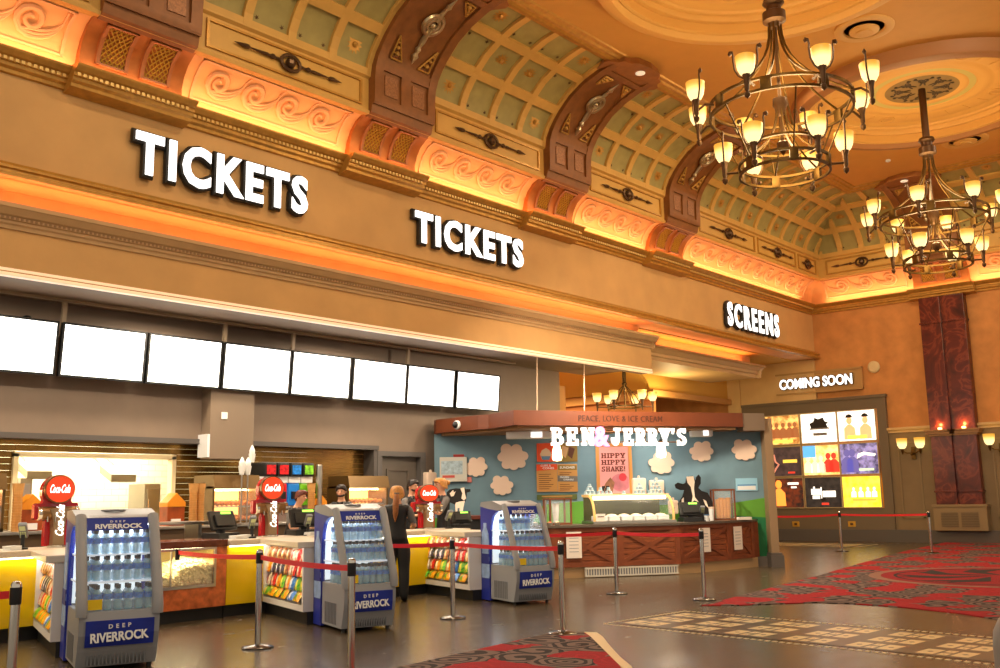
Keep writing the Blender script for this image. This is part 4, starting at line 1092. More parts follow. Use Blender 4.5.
# water coolers -----------------------------------------------------------
M_fgrey = mat('cooler_grey', srgb(150, 152, 156), .4)
M_fdark = mat('cooler_dark_grey', srgb(112, 114, 118), .45)  # darker grey for grilles, ribs and small trim
M_fblue = mat('cooler_blue', srgb(38, 52, 158), .35)
M_navy = mat('label_navy', srgb(28, 48, 150), .35, var=.25, vscale=3)
M_lit = mat('cooler_lit', (.86, .95, .97), .4, emit=(.85, .97, 1), es=.7)
M_text = mat('print_pure_white', (.88, .88, .88), .4)
def cooler(label):
    t = thing('water_cooler', label, 'drinks cooler', (0, 0, 0), 0, 'water coolers')
    W = .36
    # lower cabinet, bulging front
    prof = [(-.50, .05), (-.56, .2), (-.61, .36), (-.62, .5), (-.60, .58), (.28, .58), (.28, .05)]
    MB().prism(prof, -W, W, 'x').build('lower_cabinet', M_fgrey, t)
    q = MB()
    for k in range(16): q.box(-.27+k*.034, -.255+k*.034, -.545, -.5, .07, .19)
    q.build('vent_grille', M_fdark, t)
    for sx in (-1, 1):
        q = MB()
        for k in range(8): q.box(sx*W-.006, sx*W+.006, -.3+k*.06, -.265+k*.06, .08, .34)
        q.build('side_ribs', M_fdark, t)
    # front sign
    def sg(y, z): return y
    q = MB(); q.sweep([[(x, -.606-.0, .25), (x, -.632, .36), (x, -.638, .5), (x, -.62, .5), (x, -.61, .36), (x, -.58, .25)] for x in (-.3, .31)])
    sign = q.build('front_sign', M_navy, t)
    a = text_mb('RIVERROCK', .52, .095, .006, .035, 0, 0, 1.0).build('sign_lettering', M_text, sign); a.location = (-.255, -.642, .29); a.rotation_euler = (-.1, -.03, 0)
    a = text_mb('DEEP', .2, .04, .006, .02, 0, 0, 1.9).build('sign_lettering', M_text, sign); a.location = (-.1, -.646, .42); a.rotation_euler = (-.05, -.03, 0)
    # rear cabinet with blue flanks
    flank = [(.60, .02), (.60, 1.5), (.56, 1.545), (.16, 1.555), (-.10, 1.5), (-.16, 1.42), (.02, 1.40), (.16, 1.33), (.235, 1.2), (.26, 1.0), (.27, .6), (.3, .3), (.28, .02)]
    FL = [MB().prism(flank, a, b, 'x').build('flank', M_fblue, t) for a, b in ((-W-.02, -W+.03), (W-.03, W+.02))]
    MB().box(-W+.03, W-.03, .3, .58, .03, 1.5).build('rear_cabinet', M_fgrey, t)
    # bottle picture on the flanks
    bot = [(-.075, .45), (.075, .45), (.085, .5), (.08, .72), (.062, .8), (.08, .9), (.07, 1.02), (.03, 1.1), (.03, 1.16), (-.03, 1.16), (-.03, 1.1), (-.07, 1.02), (-.08, .9), (-.062, .8), (-.08, .72), (-.085, .5)]
    for fo, x0, x1 in ((FL[0], -W-.026, -W-.02), (FL[1], W+.02, W+.026)):
        MB().prism([(.43+a*1.75, .36+(b-.45)*1.22) for a, b in bot], x0, x1, 'x').build('bottle_print', mat('print_bottle', srgb(150, 180, 226), .35, var=.25, vscale=7), fo)
        MB().prism([(.43-.145, .58), (.43+.145, .58), (.43+.135, .74), (.43-.135, .74)], x0-.003, x1+.003, 'x').build('bottle_print_label', mat('print_label', srgb(40, 50, 140), .35), fo)
    # lid and header
    q = MB(); q.sweep([[(x, .61, 1.49), (x, .57, 1.56), (x, .16, 1.575), (x, -.14, 1.515), (x, -.2, 1.49), (x, -.18, 1.43), (x, -.05, 1.42), (x, .3, 1.45)] for x in (-W-.025, -W+.09, W-.09, W+.025)])
    q.build('lid', M_fgrey, t)
    q = MB(); q.tube([(.11*cos(k*PI/9), .1+.11*sin(k*PI/9), 1.578-.02) for k in range(3, 18)], .014, 6); q.build('lid_emblem', M_fdark, t)
    q = MB(); q.sweep([[(x, -.205, 1.485), (x, -.255, 1.36), (x, -.225, 1.36), (x, -.17, 1.485)] for x in (-W+.075, W-.075)])
    hd = q.build('header', M_navy, t)
    tl = math.atan2(.05, .125)
    a = text_mb('RIVERROCK', .44, .052, .004, .035, 0, 0, 1.0).build('header_lettering', M_text, hd); a.location = (-.21, -.252, 1.377); a.rotation_euler = (-tl, 0, 0)
    a = text_mb('DEEP', .14, .02, .004, .02, 0, 0, 1.9).build('header_lettering', M_text, hd); a.location = (-.07, -.227, 1.44); a.rotation_euler = (-tl, 0, 0)
    # front pillars
    for sx in (-1, 1):
        q = MB(); q.tube([(sx*(W-.02), -.595, .54), (sx*(W-.02), -.60, .62), (sx*(W-.02), -.575, .72), (sx*(W-.02), -.24, 1.42), (sx*(W-.02), -.17, 1.5)], [.055, .055, .052, .052, .055], 10)
        q.build('front_pillar', M_fgrey, t, smooth=True)
    # glass
    q = MB()
    q.prism([(.25, .58), (.25, 1.2), (.16, 1.33), (.0, 1.40), (-.2, 1.42), (-.56, .7), (-.58, .58)], -W, -W+.006, 'x').prism([(.25, .58), (.25, 1.2), (.16, 1.33), (.0, 1.40), (-.2, 1.42), (-.56, .7), (-.58, .58)], W-.006, W, 'x')
    q.sweep([[(x, -.58, .6), (x, -.25, 1.36), (x, -.256, 1.362), (x, -.586, .602)] for x in (-W+.04, W-.04)])
    q.build('glass', M_glass, t)
    MB().box(-W+.03, W-.03, .285, .298, .6, 1.42).build('lit_back', M_lit, t)
    q = MB()
    for z, y0 in ((.86, -.42), (1.12, -.29)): q.box(-W+.01, W-.01, y0, .28, z-.02, z)
    q.build('shelf', mat('shelf_glass', (.8, .9, 1), .2, emit=(.75, .85, 1), es=.35), t)
    MB().box(-W+.05, W-.05, -.12, .2, 1.40, 1.415).build('lamp_panel', mat('lamp_cool', (1, 1, 1), .4, emit=(.9, .97, 1), es=7), t)
    MB().box(-W+.05, -W+.2, -.592, -.586, .60, .70).build('price_card', mat('card_yellow', srgb(236, 200, 20), .5), t)
    for x in (-W+.05, W-.05):
        for y in (-.44, .54): MB().lathe([(.025, 0), (.025, .06)], 10, x, y, 0).build('foot', M_black, t)
    return t
COOL = []
def place_cooler(rl, rz, label, sc=1.0, first=[None]):
    ex, ey = Vector((cos(rz), sin(rz), 0)), Vector((-sin(rz), cos(rz), 0))
    c = Vector((rl[0], rl[1], 0))+(ex*.37-ey*.6)*sc
    if first[0] is None:
        first[0] = cooler(label); o = first[0]; o.location = c; o.rotation_euler = (0, 0, rz)
    else: o = dup(first[0], c, rz, label)
    o.scale = (sc, sc, 1)
    COOL.append((o, rz)); return o

place_cooler((5.06, 10.80), rad(-19), 'blue and grey water cooler at the picture bottom, its RIVERROCK sign largest', 1.05)
place_cooler((8.44, 10.78), rad(-20), 'blue and grey water cooler partly behind a chrome post, beside the ponytailed woman', .95)
place_cooler((11.98, 10.98), rad(-20), 'blue and grey water cooler just in front of the ice cream kiosk', .93)
M_water = mat('bottle_water', srgb(150, 200, 222), .06, alpha=.55)
M_cap = mat('bottle_cap', srgb(26, 34, 60), .35)
M_blab = mat('bottle_label', srgb(70, 130, 220), .35, var=.3, vscale=40)
bt = thing('water_bottle', 'x', 'bottle', (0, 0, 0))
MB().lathe([(.038, .0), (.043, .01), (.043, .07), (.037, .1), (.043, .13), (.043, .165), (.016, .205), (.014, .22)], 10).build('bottle_body', M_water, bt, smooth=True)
MB().lathe([(.023, .205), (.023, .248), (.0, .248)], 10).build('bottle_cap', M_cap, bt)
MB().lathe([(.0445, .105), (.0445, .16)], 10, cap=False).build('bottle_label', M_blab, bt)
used = False
CW = ['at the picture bottom', 'beside the ponytailed woman', 'in front of the ice cream kiosk']
for ci, (o, rz) in enumerate(COOL):
    ex, ey = Vector((cos(rz), sin(rz), 0)), Vector((-sin(rz), cos(rz), 0))
    for sn, z, y0, nrow in (('bottom', .58, -.46, 5), ('middle', .86, -.36, 4), ('top', 1.12, -.23, 3)):
        for r in range(nrow):
            for k in (range(7) if r < 2 else (0, 1)):
                if ci == 2 and sn == 'top' and k > 4: continue
                p = o.location+(ex*(-.285+k*.095)+ey*(y0+r*.12+.01)+Vector((0, 0, 0)))*o.scale.x+Vector((0, 0, z+.001))
                lab = 'water bottle, %s shelf of cooler %s' % (sn, CW[ci])
                if not used: bt.location = p; bt['label'] = lab; bt['group'] = 'water bottles in the coolers'; used = True
                else: dup(bt, p, random.uniform(0, 3), lab, 'water bottles in the coolers')

# menu screens ------------------------------------------------------------
def menu_mat(k):
    m = mat('menu_screen_%d' % k, (.9, .9, .9), .3, emit=(1, 1, 1), es=3.2)
    nt, b = nodes(m); tc = new(nt, 'ShaderNodeTexCoord'); n = new(nt, 'ShaderNodeTexNoise'); n.inputs['Scale'].default_value = 4+k*.3; n.inputs['Detail'].default_value = 6
    lk(nt, tc.outputs['Object'], n.inputs['Vector'])
    lk(nt, ramp(nt, n.outputs['Fac'], [(.30, (.98, .72, .45)), (.40, (1, .97, .88)), (1, (1, 1, .97))]), b.inputs['Emission Color']); return m
SCR = [((-27, 317), (55, 327)), ((63, 329), (143, 338.5)), ((149, 339.5), (219, 347.5)), ((224, 348.5), (288, 355.5)), ((292, 356.5), (348, 362.5)), ((353, 363.5), (404, 370)), ((407, 370.5), (452, 375)), ((456, 375.5), (497, 380))]
ORD = ['partly cut by the picture edge', 'second along from the cut one', 'third along from the cut one', 'above the boxed column', 'next past the boxed column', 'second past the boxed column', 'second from the kiosk end of the row', 'nearest the ice cream kiosk']
YS = YB-.42
for k, (a, b) in enumerate(SCR):
    A, B = at(*a, 'y', YS), at(*b, 'y', YS)
    w = B.x-A.x; h = .82
    t = thing('menu_screen', 'white glowing menu screen hung in a row, '+ORD[k], 'screen', (A.x, YS, 4.55-h), 0, 'menu screens')
    t.rotation_euler = (rad(5), 0, 0)
    MB().box(0, w, -.005, 0, 0, h).build('screen_panel', menu_mat(k), t)
    MB().box(-.035, w+.035, 0, .08, -.035, h+.035, .008).box(-.035, 0, -.012, 0, -.035, h+.035).box(w, w+.035, -.012, 0, -.035, h+.035).box(-.035, w+.035, -.012, 0, -.035, 0).box(-.035, w+.035, -.012, 0, h, h+.035).build('bezel', M_black, t)
    if k in (1, 3, 4, 6):
        MB().box(-.05, .02, .02, .08, h+.03, h+.37).build('hanger', mat('hanger_taupe', srgb(150, 132, 110), .5), t)
tag(MB().box(-3, 18.6, YS+.0, YS+.1, 4.945, 4.985).build('screen_rail', mat('rail_taupe', srgb(160, 140, 116), .5)), 'long taupe rail under the soffit carrying the menu screens', 'rail')
cm = thing('dome_camera', 'small dome camera above the first menu screens', 'camera', at(27, 320, 'y', YB-.1))
MB().lathe([(.14, .02), (.14, 0), (.12, -.02)], 18).build('mount', mat('camera_tan', srgb(170, 150, 120), .5), cm); MB().ball((0, 0, -.02), .1, 12).build('dome', M_black, cm, smooth=True)

# drink towers --------------------------------------------------------------
M_tred = mat('tower_red', srgb(190, 18, 28), .25, coat=.4)
M_tbr = mat('tower_bronze', srgb(134, 98, 60), .3, .6)
M_tcol = mat('tower_column', srgb(150, 124, 92), .35, .3)
M_disc = mat('disc_lit', srgb(214, 44, 20), .3, emit=(.9, .10, .02), es=.55)
M_scr = mat('script_white', (1, 1, 1), .4, emit=(1, .95, .9), es=1.6)
def script_text(w, h, slant, depth=.01):
    q = text_mb('Coca-Cola', w, h, depth, .015)
    for v in q.bm.verts: v.co.x += v.co.z*slant
    return q
def tower(loc, rz, label):
    t = thing('drink_tower', label, 'drinks dispenser', loc, rz, 'soda towers')
    MB().lathe([(.16, 0), (.16, .03), (.12, .04)], 20).build('foot', M_chrome, t)
    q = MB(); q.sweep([[(-w, -.09, z), (w, -.09, z), (w+.01, .08, z), (-w-.01, .08, z)] for w, z in ((.1, .03), (.095, .2), (.12, .4), (.17, .5))]); q.build('column', M_tcol, t)
    q = MB(); q.tube([(-.3, 0, .44), (.3, 0, .44)], .085, 16); q.build('crossbar', M_tbr, t, smooth=True)
    for g in (-1, 1):
        q = MB(); q.tube([(g*.3, 0, .44), (g*.36, 0, .44)], .09, 16); q.build('end_cap', M_chrome, t, smooth=True)
    for k in range(4): MB().tube([(-.21+k*.14, -.09, .40), (-.21+k*.14, -.1, .33)], .018, 8).build('tap', M_chrome, t)
    # S shaped red shell behind
    shell = [(-.2, .02), (-.2, .34), (-.22, .36), (-.38, .36), (-.4, .38), (-.4, .55), (-.36, .57), (-.27, .57), (-.25, .6), (-.28, .66)]
    shell += [(.28*cos(a), .74+.19*sin(a)) for a in [PI-k*PI/14 for k in range(0, 15)]]+[(.25, .6), (.27, .57), (.36, .57), (.38, .55), (.38, .38), (.2, .36), (.2, .02)]
    MB().prism(shell, .06, .2, 'y').build('shell', M_tred, t)
    el = [(.25*cos(k*PI/18), .75+.17*sin(k*PI/18)) for k in range(36)]
    MB().prism([(a*1.08, .75+(b-.75)*1.1) for a, b in el], -.05, .08, 'y').build('disc_rim', M_tbr, t)
    MB().prism(el, -.07, -.05, 'y').build('disc', M_disc, t)
    a = script_text(.36, .11, .25).build('disc_lettering', M_scr, t); a.location = (-.2, -.085, .70)
    a = script_text(.4, .15, .2).build('column_lettering', M_scr, t); a.location = (.075, -.115, .14); a.rotation_euler = (0, -PI/2, 0)
    t.scale = (.7, .85, 1)
    return t
tower((5.93, 12.95, 1.085), rad(-8), 'tall red soda tower with lit oval sign beside the nearest water cooler')
def tower2(loc, rz, label):
    o = dup(bpy.data.objects['drink_tower'], loc, rz, label); return o
tower2((9.3, 12.98, 1.085), rad(-14), 'red soda tower with lit oval sign between the two counter tills')
tower2((12.86, 13.1, 1.085), rad(-22), 'red soda tower with lit oval sign, between the ponytailed and the blonde women').scale = (.72, .85, .86)

# tills ----------------------------------------------------------------------
M_green = mat('display_green', (.3, .9, .1), .4, emit=(.45, 1, .1), es=1.6)
def till(loc, rz, label, cat='till'):
    t = thing('till', label, 'till', loc, rz, 'counter tills')
    MB().box(-.17, .17, -.14, .14, 0, .03, .008).box(-.05, .05, -.04, .05, .03, .16).build('stand', M_black, t)
    q = MB(); q.M = Matrix.Translation((0, -.03, .27)) @ Matrix.Rotation(rad(-24), 4, 'X')
    q.box(-.24, .24, -.025, .03, -.15, .15, .012); q.box(-.17, .17, -.06, -.025, -.11, .08, .01); q.M = None
    q.build('monitor', M_black, t)
    q = MB(); q.M = Matrix.Translation((0, -.03, .27)) @ Matrix.Rotation(rad(-24), 4, 'X'); q.box(-.02, .17, -.032, -.026, .095, .13); q.M = None
    q.build('customer_display', M_green, t)
    MB().box(-.2, .2, -.2, .2, -.0, .09, .01).build('cash_drawer', mat('drawer_black', (.02, .02, .02), .4), t)
    return t
t0 = till((4.9, 13.1, 1.086), rad(-10), 'black till cut by the picture edge, green customer display lit')
def till2(px, py, y, rz, label): 
    p = at(px, py, 'y', y); return dup(t0, (p.x, y, 1.1 if p.x < 8.3 and p.x > 6.2 else 1.085), rz, label)
till2(221, 520, 13.15, rad(8), 'black till above the popcorn case, tilted monitor')
till2(303, 520, 13.0, rad(-14), 'black till behind the middle water cooler')
till2(461, 520, 13.0, rad(-30), 'black till beside the blonde woman').scale = (.8, .8, .72)
M_term = mat('terminal_grey', srgb(110, 112, 116), .4)
def terminal(loc, rz, label):
    t = thing('card_terminal', label, 'card reader', loc, rz, 'card terminals')
    MB().lathe([(.07, 0), (.07, .02), (.025, .03), (.025, .18)], 12).build('stand', M_black, t)
    q = MB(); q.M = Matrix.Translation((0, 0, .23)) @ Matrix.Rotation(rad(40), 4, 'X'); q.box(-.05, .05, -.03, .03, -.1, .12, .015); q.M = None
    q.build('body', M_term, t)
    q = MB(); q.M = Matrix.Translation((0, 0, .23)) @ Matrix.Rotation(rad(40), 4, 'X'); q.box(-.035, .035, -.034, -.029, .03, .1)
    for i in range(3):
        for j in range(4): q.box(-.035+i*.026, -.017+i*.026, -.034, -.029, -.085+j*.026, -.067+j*.026)
    q.M = None; q.build('keypad', mat('keypad_pale', srgb(190, 200, 150), .4), t)
    return t
c0 = at(23, 536, 'y', 12.8)
tm = terminal((c0.x, 12.8, 1.085), rad(-35), 'grey card terminal on a stalk beside the cut off till')
for px, y, lab in ((252, 12.8, 'grey card terminal on a stalk between the popcorn till and the soda tower'), (308, 12.75, 'grey card terminal in front of the till behind the middle water cooler'), (449, 12.75, 'grey card terminal leaning in front of the blonde woman')):
    p = at(px, 530, 'y', y); dup(tm, (p.x, y, 1.085), rad(-20), lab)
for i, (px, w, y, lab) in enumerate(((13, .16, 12.72, 'white paper slip pile beside the cut off till'), (238, .22, 12.72, 'white paper slip pile below the popcorn till'), (246, .2, 12.85, 'white paper slip pile beside the soda tower foot'), (312, .2, 12.7, 'white paper slip pile by the candy rack edge'))):
    p = at(px, 535, 'y', y)
    q = MB()
    for k in range(4): q.box(-w/2+random.uniform(-.01, .01), w/2, -.07, .07+random.uniform(0, .01), k*.014, k*.014+.012)
    o = q.build('paper_pile', M_white); o.location = (p.x, y, 1.1 if 6.2 < p.x < 8.24 else 1.086); o.rotation_euler = (0, 0, random.uniform(-.3, .3)); tag(o, lab, 'paper', 'paper piles on the counter')

# back counter ----------------------------------------------------------------
bc = thing('back_counter', 'dark back counter below the bronze slats', 'counter', (0, 15.2, 0))
MB().box(-2, 14.0, 0, .95, 0, 1.2).build('carcass', mat('carcass_brown', srgb(90, 70, 50), .5), bc)
MB().box(-2, 14.05, -.05, .97, 1.2, 1.25, .01).build('worktop', M_steel, bc)
M_brz = mat('cabinet_bronze', srgb(108, 82, 46), .35, .5)
M_hot = mat('snack_orange', srgb(240, 130, 30), .5, var=.4, vscale=14)
def warmer(x0, x1, label):
    t = thing('warming_cabinet', label, 'warming cabinet', (x0, 15.3, 1.25), 0, 'warming cabinets')
    L = x1-x0
    MB().box(0, L, .6, .65, 0, .66).box(0, .04, 0, .6, 0, .66).box(L-.04, L, 0, .6, 0, .66).box(0, L, 0, .6, 0, .05).build('body', M_brz, t)
    MB().prism([(-.06, .62), (.62, .62), (.62, .86), (0, .86)], 0, L, 'x').build('header', M_brz, t)
    MB().box(.02, L-.02, .58, .598, .05, .62).build('lit_back', mat('warm_back', srgb(255, 200, 120), .5, emit=(1, .50, .14), es=2.2), t)
    MB().box(.05, L-.05, .25, .33, .585, .61).build('heat_lamp', mat('heat_lamp', (1, .8, .5), .4, emit=(1, .72, .35), es=22), t)
    MB().box(.04, L-.04, .08, .56, .29, .31).build('shelf', M_steel, t)
    MB().box(.04, L-.04, .0, .01, .05, .6).build('glass', M_glass, t)
    q = MB(); rnd = random.Random(int(x0*7))
    for z in (.05, .31):
        n = int(L/.1)
        for k in range(n):
            for r in range(3): q.ball((.09+k*(L-.18)/(n-1), .14+r*.15, z+.045+r*.01), .055, 7, (1, 1, .8))
    s = q.build('hot_snacks', M_hot, t, smooth=True); s['kind'] = 'stuff'
    return t
warmer(9.72, 10.68, 'bronze warming cabinet full of orange snacks behind the popcorn till')
warmer(12.78, 13.85, 'bronze warming cabinet glowing behind the man in the waistcoat at the service door')
warmer(3.9, 6.2, 'bronze warming cabinet glowing at the picture edge')
M_obox = mat('carton_orange', srgb(226, 140, 24), .5); M_cbr = mat('carton_brown', srgb(150, 66, 20), .4, var=.35, vscale=5)
def carton(x, y, z, w, label):
    t = thing('popcorn_carton', label, 'carton', (x, y, z), 0, 'orange topped display cartons')
    MB().box(-w/2, w/2, 0, w*.8, 0, w*1.0).build('carton_body', M_cbr, t)
    MB().box(-w/2-.01, w/2+.01, -.01, w*.81, w*1.0, w*1.22).prism([(-w/2-.01, w*1.22), (w/2+.01, w*1.22), (0, w*1.72)], -.01, w*.81, 'y').build('carton_top', M_obox, t)
    MB().box(-w*.3, w*.25, -.02, -.005, w*.06, w*.36).build('carton_card', M_white, t)
    return t
p = at(176, 515, 'y', 15.3); carton(p.x, 15.3, 1.25, .32, 'orange gabled display carton beside the bright kitchen opening')
p = at(320, 510, 'y', 15.3); carton(p.x, 15.3, 1.25, .30, 'orange gabled display carton beside the man in the waistcoat')
p = at(33, 500, 'y', 15.3); carton(p.x, 15.3, 1.25, .32, 'orange gabled display carton behind the nearest soda tower')
M_cup = mat('cup_tan', srgb(206, 150, 84), .5, var=.1, vscale=12)
cp0 = None
for px, lab in ((193, 'tall stack of tan paper cups beside the orange carton'), (200, 'tall stack of tan paper cups touching the warming cabinet'), (311, 'tall stack of tan paper cups behind the till of the middle cooler'), (17, 'tall stack of tan paper cups beside the warming cabinet at the picture edge')):
    p = at(px, 510, 'y', 15.25)
    if cp0 is None:
        q = MB(); z = 0
        prof = []
        for k in range(14): prof += [(.062, k*.04), (.07, k*.04+.036), (.074, k*.04+.038)]
        prof += [(.07, .56), (.085, .7), (.09, .71), (.08, .71), (.0, .62)]
        cp0 = q.lathe(prof, 16).build('cup_stack', M_cup); o = cp0
    else: o = cp0.copy(); COL.objects.link(o)
    o.location = (p.x, 15.25, 1.25); tag(o, lab, 'cups', 'stacks of paper cups')
# slush dispenser row
HX = [(255, 'black', 'print'), (270, '', ''), (285, '', '')]
sl = thing('slush_dispenser', 'slush dispenser row with black headed bowls in red, blue and green', 'slush machine', (10.78, 15.35, 1.25), 0)
L = 1.18
MB().box(0, L, .05, .55, 0, .3, .01).build('base', M_steel, sl)
for k, c in enumerate(((200, 24, 30), (200, 24, 30), (30, 120, 200), (120, 190, 40))):
    x0 = .02+k*.29
    MB().box(x0, x0+.27, .02, .5, .3, .72, .03).build('tank', mat('slush_%d' % c[0] if k != 1 else 'slush_200', srgb(*c), .25, emit=srgb(*c), es=.25), sl)
    MB().box(x0+.07, x0+.2, -.05, .02, .42, .56, .01).build('tap', M_black, sl)
    MB().box(x0, x0+.27, -.06, .5, .84, 1.1, .04).build('tank_header', M_black, sl)
    MB().box(x0+.04, x0+.23, -.075, -.06, .88, 1.05).build('header_picture', mat('header_pic_%d' % k, srgb(*c), .4, var=.7, vscale=16, emit=srgb(*c), es=.3), sl)
    MB().box(x0, x0+.27, .0, .5, .72, .84, .01).build('tank_lid', mat('lid_clear', (.85, .85, .85), .3), sl)
ct = MB().lathe([(.06, 0), (.06, 1.05), (.05, 1.07), (.05, 1.02), (.0, 1.0)], 16).build('cup_tube', M_steel); ct.location = (12.06, 15.3, 1.25); tag(ct, 'tall steel cup tube beside the green slush bowl', 'cup dispenser')
for i, (px, y) in enumerate(((240, 15.2), (246, 15.25), (262, 15.22))):
    p = at(px, 480, 'y', y)
    on_top = i == 2
    zc = 2.351 if on_top else 2.11
    t = thing('paper_cone', ['white paper cone on a pole beyond the slush dispenser, first of two', 'white paper cone on a pole touching the slush dispenser', 'white paper cone standing on the slush dispenser headers'][i], 'paper cone', (p.x, 15.55 if on_top else y-.05, zc), 0, 'white paper cones')
    MB().lathe([(.04, 0), (.065, .15), (.07, .16), (.06, .16), (.045, .07), (.055, .22), (.015, .31), (.0, .32)], 12).build('cone', M_white, t)
    if not on_top: MB().lathe([(.05, 1.251-zc), (.05, 1.265-zc), (.014, 1.27-zc), (.014, 0)], 10).build('pole', M_steel, t)
# kitchen equipment in the pass-through
M_kst = mat('kitchen_steel', srgb(170, 160, 140), .4, .5)
for px0, px1, zb, zt, lab in ((136, 152, 1.1, 2.0, 'tall grey fryer hood standing at the tiled end of the kitchen opening'), (12, 24, 1.1, 2.1, 'grey cabinet at the dark end of the kitchen opening')):
    a, b = at(px0, 500, 'y', 17.5), at(px1, 500, 'y', 17.5)
    t = thing('kitchen_machine', lab, 'machine', (a.x, 17.2, 0))
    w = b.x-a.x
    MB().box(0, w, 0, .6, 0, zt, .01).build('body', M_kst, t)
    MB().box(.04, w-.04, -.02, 0, 1.3, zt-.1, .005).build('door', M_steel, t)
    MB().tube([(.06, -.05, 1.4), (.06, -.05, 1.7)], .012).build('handle', M_chrome, t)
def hood(px0, px1, py, lab):
    a, b = at(px0, py, 'y', 17.2), at(px1, py, 'y', 17.2)
    t = thing('exhaust_flap', lab, 'metal flap', (a.x, 17.2, a.z))
    w = b.x-a.x
    MB().prism([(0, -.02), (.45, .16), (.45, .3), (0, .12)], 0, w, 'x').build('flap_plate', mat('flap_grey', srgb(150, 140, 118), .45, .4), t)
    MB().tube([(w/2, .45, .25), (w/2, .9, .45)], .02).build('flap_arm', M_steel, t)
hood(111, 122, 481, 'first of two tilted grey metal flaps inside the bright kitchen')
hood(122, 136, 481, 'second tilted grey metal flap, touching the fryer hood in the bright kitchen')
hood(27, 52, 478, 'tilted grey metal flap behind the nearest soda tower in the bright kitchen')

# posts and belts ---------------------------------------------------------------
M_belt = mat('belt_red', srgb(226, 36, 42), .5)
def post(loc, label):
    t = thing('barrier_post', label, 'barrier post', loc, 0, 'chrome barrier posts')
    MB().lathe([(.18, 0), (.18, .015), (.165, .03), (.06, .042), (.035, .05)], 32).build('base', mat('dark_chrome', (.16, .15, .14), .22, 1), t, smooth=True)
    MB().lathe([(.034, .045), (.034, .94)], 20).build('tube', M_chrome, t, smooth=True)
    MB().lathe([(.038, .93), (.04, .94), (.04, 1.05), (.036, 1.05)], 20).build('belt_head', M_black, t, smooth=True)
    MB().lathe([(.037, 1.05), (.037, 1.07), (.026, 1.09), (0, 1.095)], 20).build('cap', M_chrome, t, smooth=True)
    return t
P0 = {}
posts = [('A', fl(257.5, 648), 'chrome post between the popcorn case and the middle water cooler'), ('B', Vector((6.06, 7.19, 0)), 'chrome post covering the middle water cooler, base below the picture'), ('I', fl(453, 618.5), 'chrome post in front of the candy rack beside the woman with the ponytail'),
         ('C', fl(563, 634), 'chrome post at the tip of the near carpet'), ('D', fl(617, 594), 'chrome post standing before the ice cream display case'), ('E', fl(704.5, 600), 'chrome post at the pointed corner of the far carpet'),
         ('F', fl(842, 551.5), 'chrome post in front of the film posters'), ('G', fl(932, 553.5), 'chrome post on the far carpet by the wall sconce'), ('H', Vector((3.1, 7.36, 0)), 'chrome post cut by the picture edge before the yellow panel')]
first = None
for k, p, lab in posts:
    P0[k] = p
    if first is None: first = post(p, lab)
    else: dup(first, p, None, lab)
def belt(a, b, label, sag=.02):
    a, b = Vector(a), Vector(b); d = (b-a); n = 10
    q = MB(); rr = []
    u_ = Vector((d.x, d.y, 0)).normalized(); nn = Vector((-u_.y, u_.x, 0))*.0015
    for i in range(n+1):
        p = a+d*i/n; z = .95-sag*4*(i/n)*(1-i/n)+d.z*0
        zc = a.z+(b.z-a.z)*i/n-sag*4*(i/n)*(1-i/n)
        rr.append([(p.x-nn.x, p.y-nn.y, zc-.027), (p.x-nn.x, p.y-nn.y, zc+.027), (p.x+nn.x, p.y+nn.y, zc+.027), (p.x+nn.x, p.y+nn.y, zc-.027)])
    q.sweep(rr)
    tag(q.build('barrier_belt', M_belt), label, 'barrier belt', 'red barrier belts')
def e(k, o=None, gap=.042):
    p = P0[k].copy(); p.z = 1.0
    if o is not None:
        d = Vector((o.x-p.x, o.y-p.y, 0)).normalized(); p += d*gap
    return p
def link(a, b, label): belt(e(a, P0[b]), e(b, P0[a]), label)
wallclip = Vector((7.42, YC-.055, .955))
belt(wallclip, e('A', wallclip), 'red belt from the popcorn case to the first chrome post')
tag(MB().box(7.38, 7.44, YC-.07, YC-.05, .85, 1.0).build('belt_clip', M_black), 'black wall clip on the popcorn case holding the red belt', 'clip')
link('A', 'B', 'red belt across the candy rack to the post before the middle water cooler')
pI = Vector((9.3, 10.75, 1.0)); belt(pI, e('I', pI), 'red belt from behind the middle water cooler, past the ponytailed woman')
link('I', 'C', 'red belt across the water cooler by the ice cream kiosk')
pD = Vector((12.65, 10.85, 1.0)); belt(pD, e('D', pD), 'short red belt from behind the cooler to the post before the ice cream case')
link('D', 'E', 'red belt across the wooden ice cream counter')
pF = Vector((24.8, 12.2, 1.0)); belt(pF, e('F', pF), 'red belt from the kiosk pillar to the post under the posters')
link('F', 'G', 'red belt below the yellow poster to the post on the far carpet')
pH = Vector((1.5, 8.2, 1.0)); belt(pH, e('H', pH), 'red belt stub running out at the picture edge')
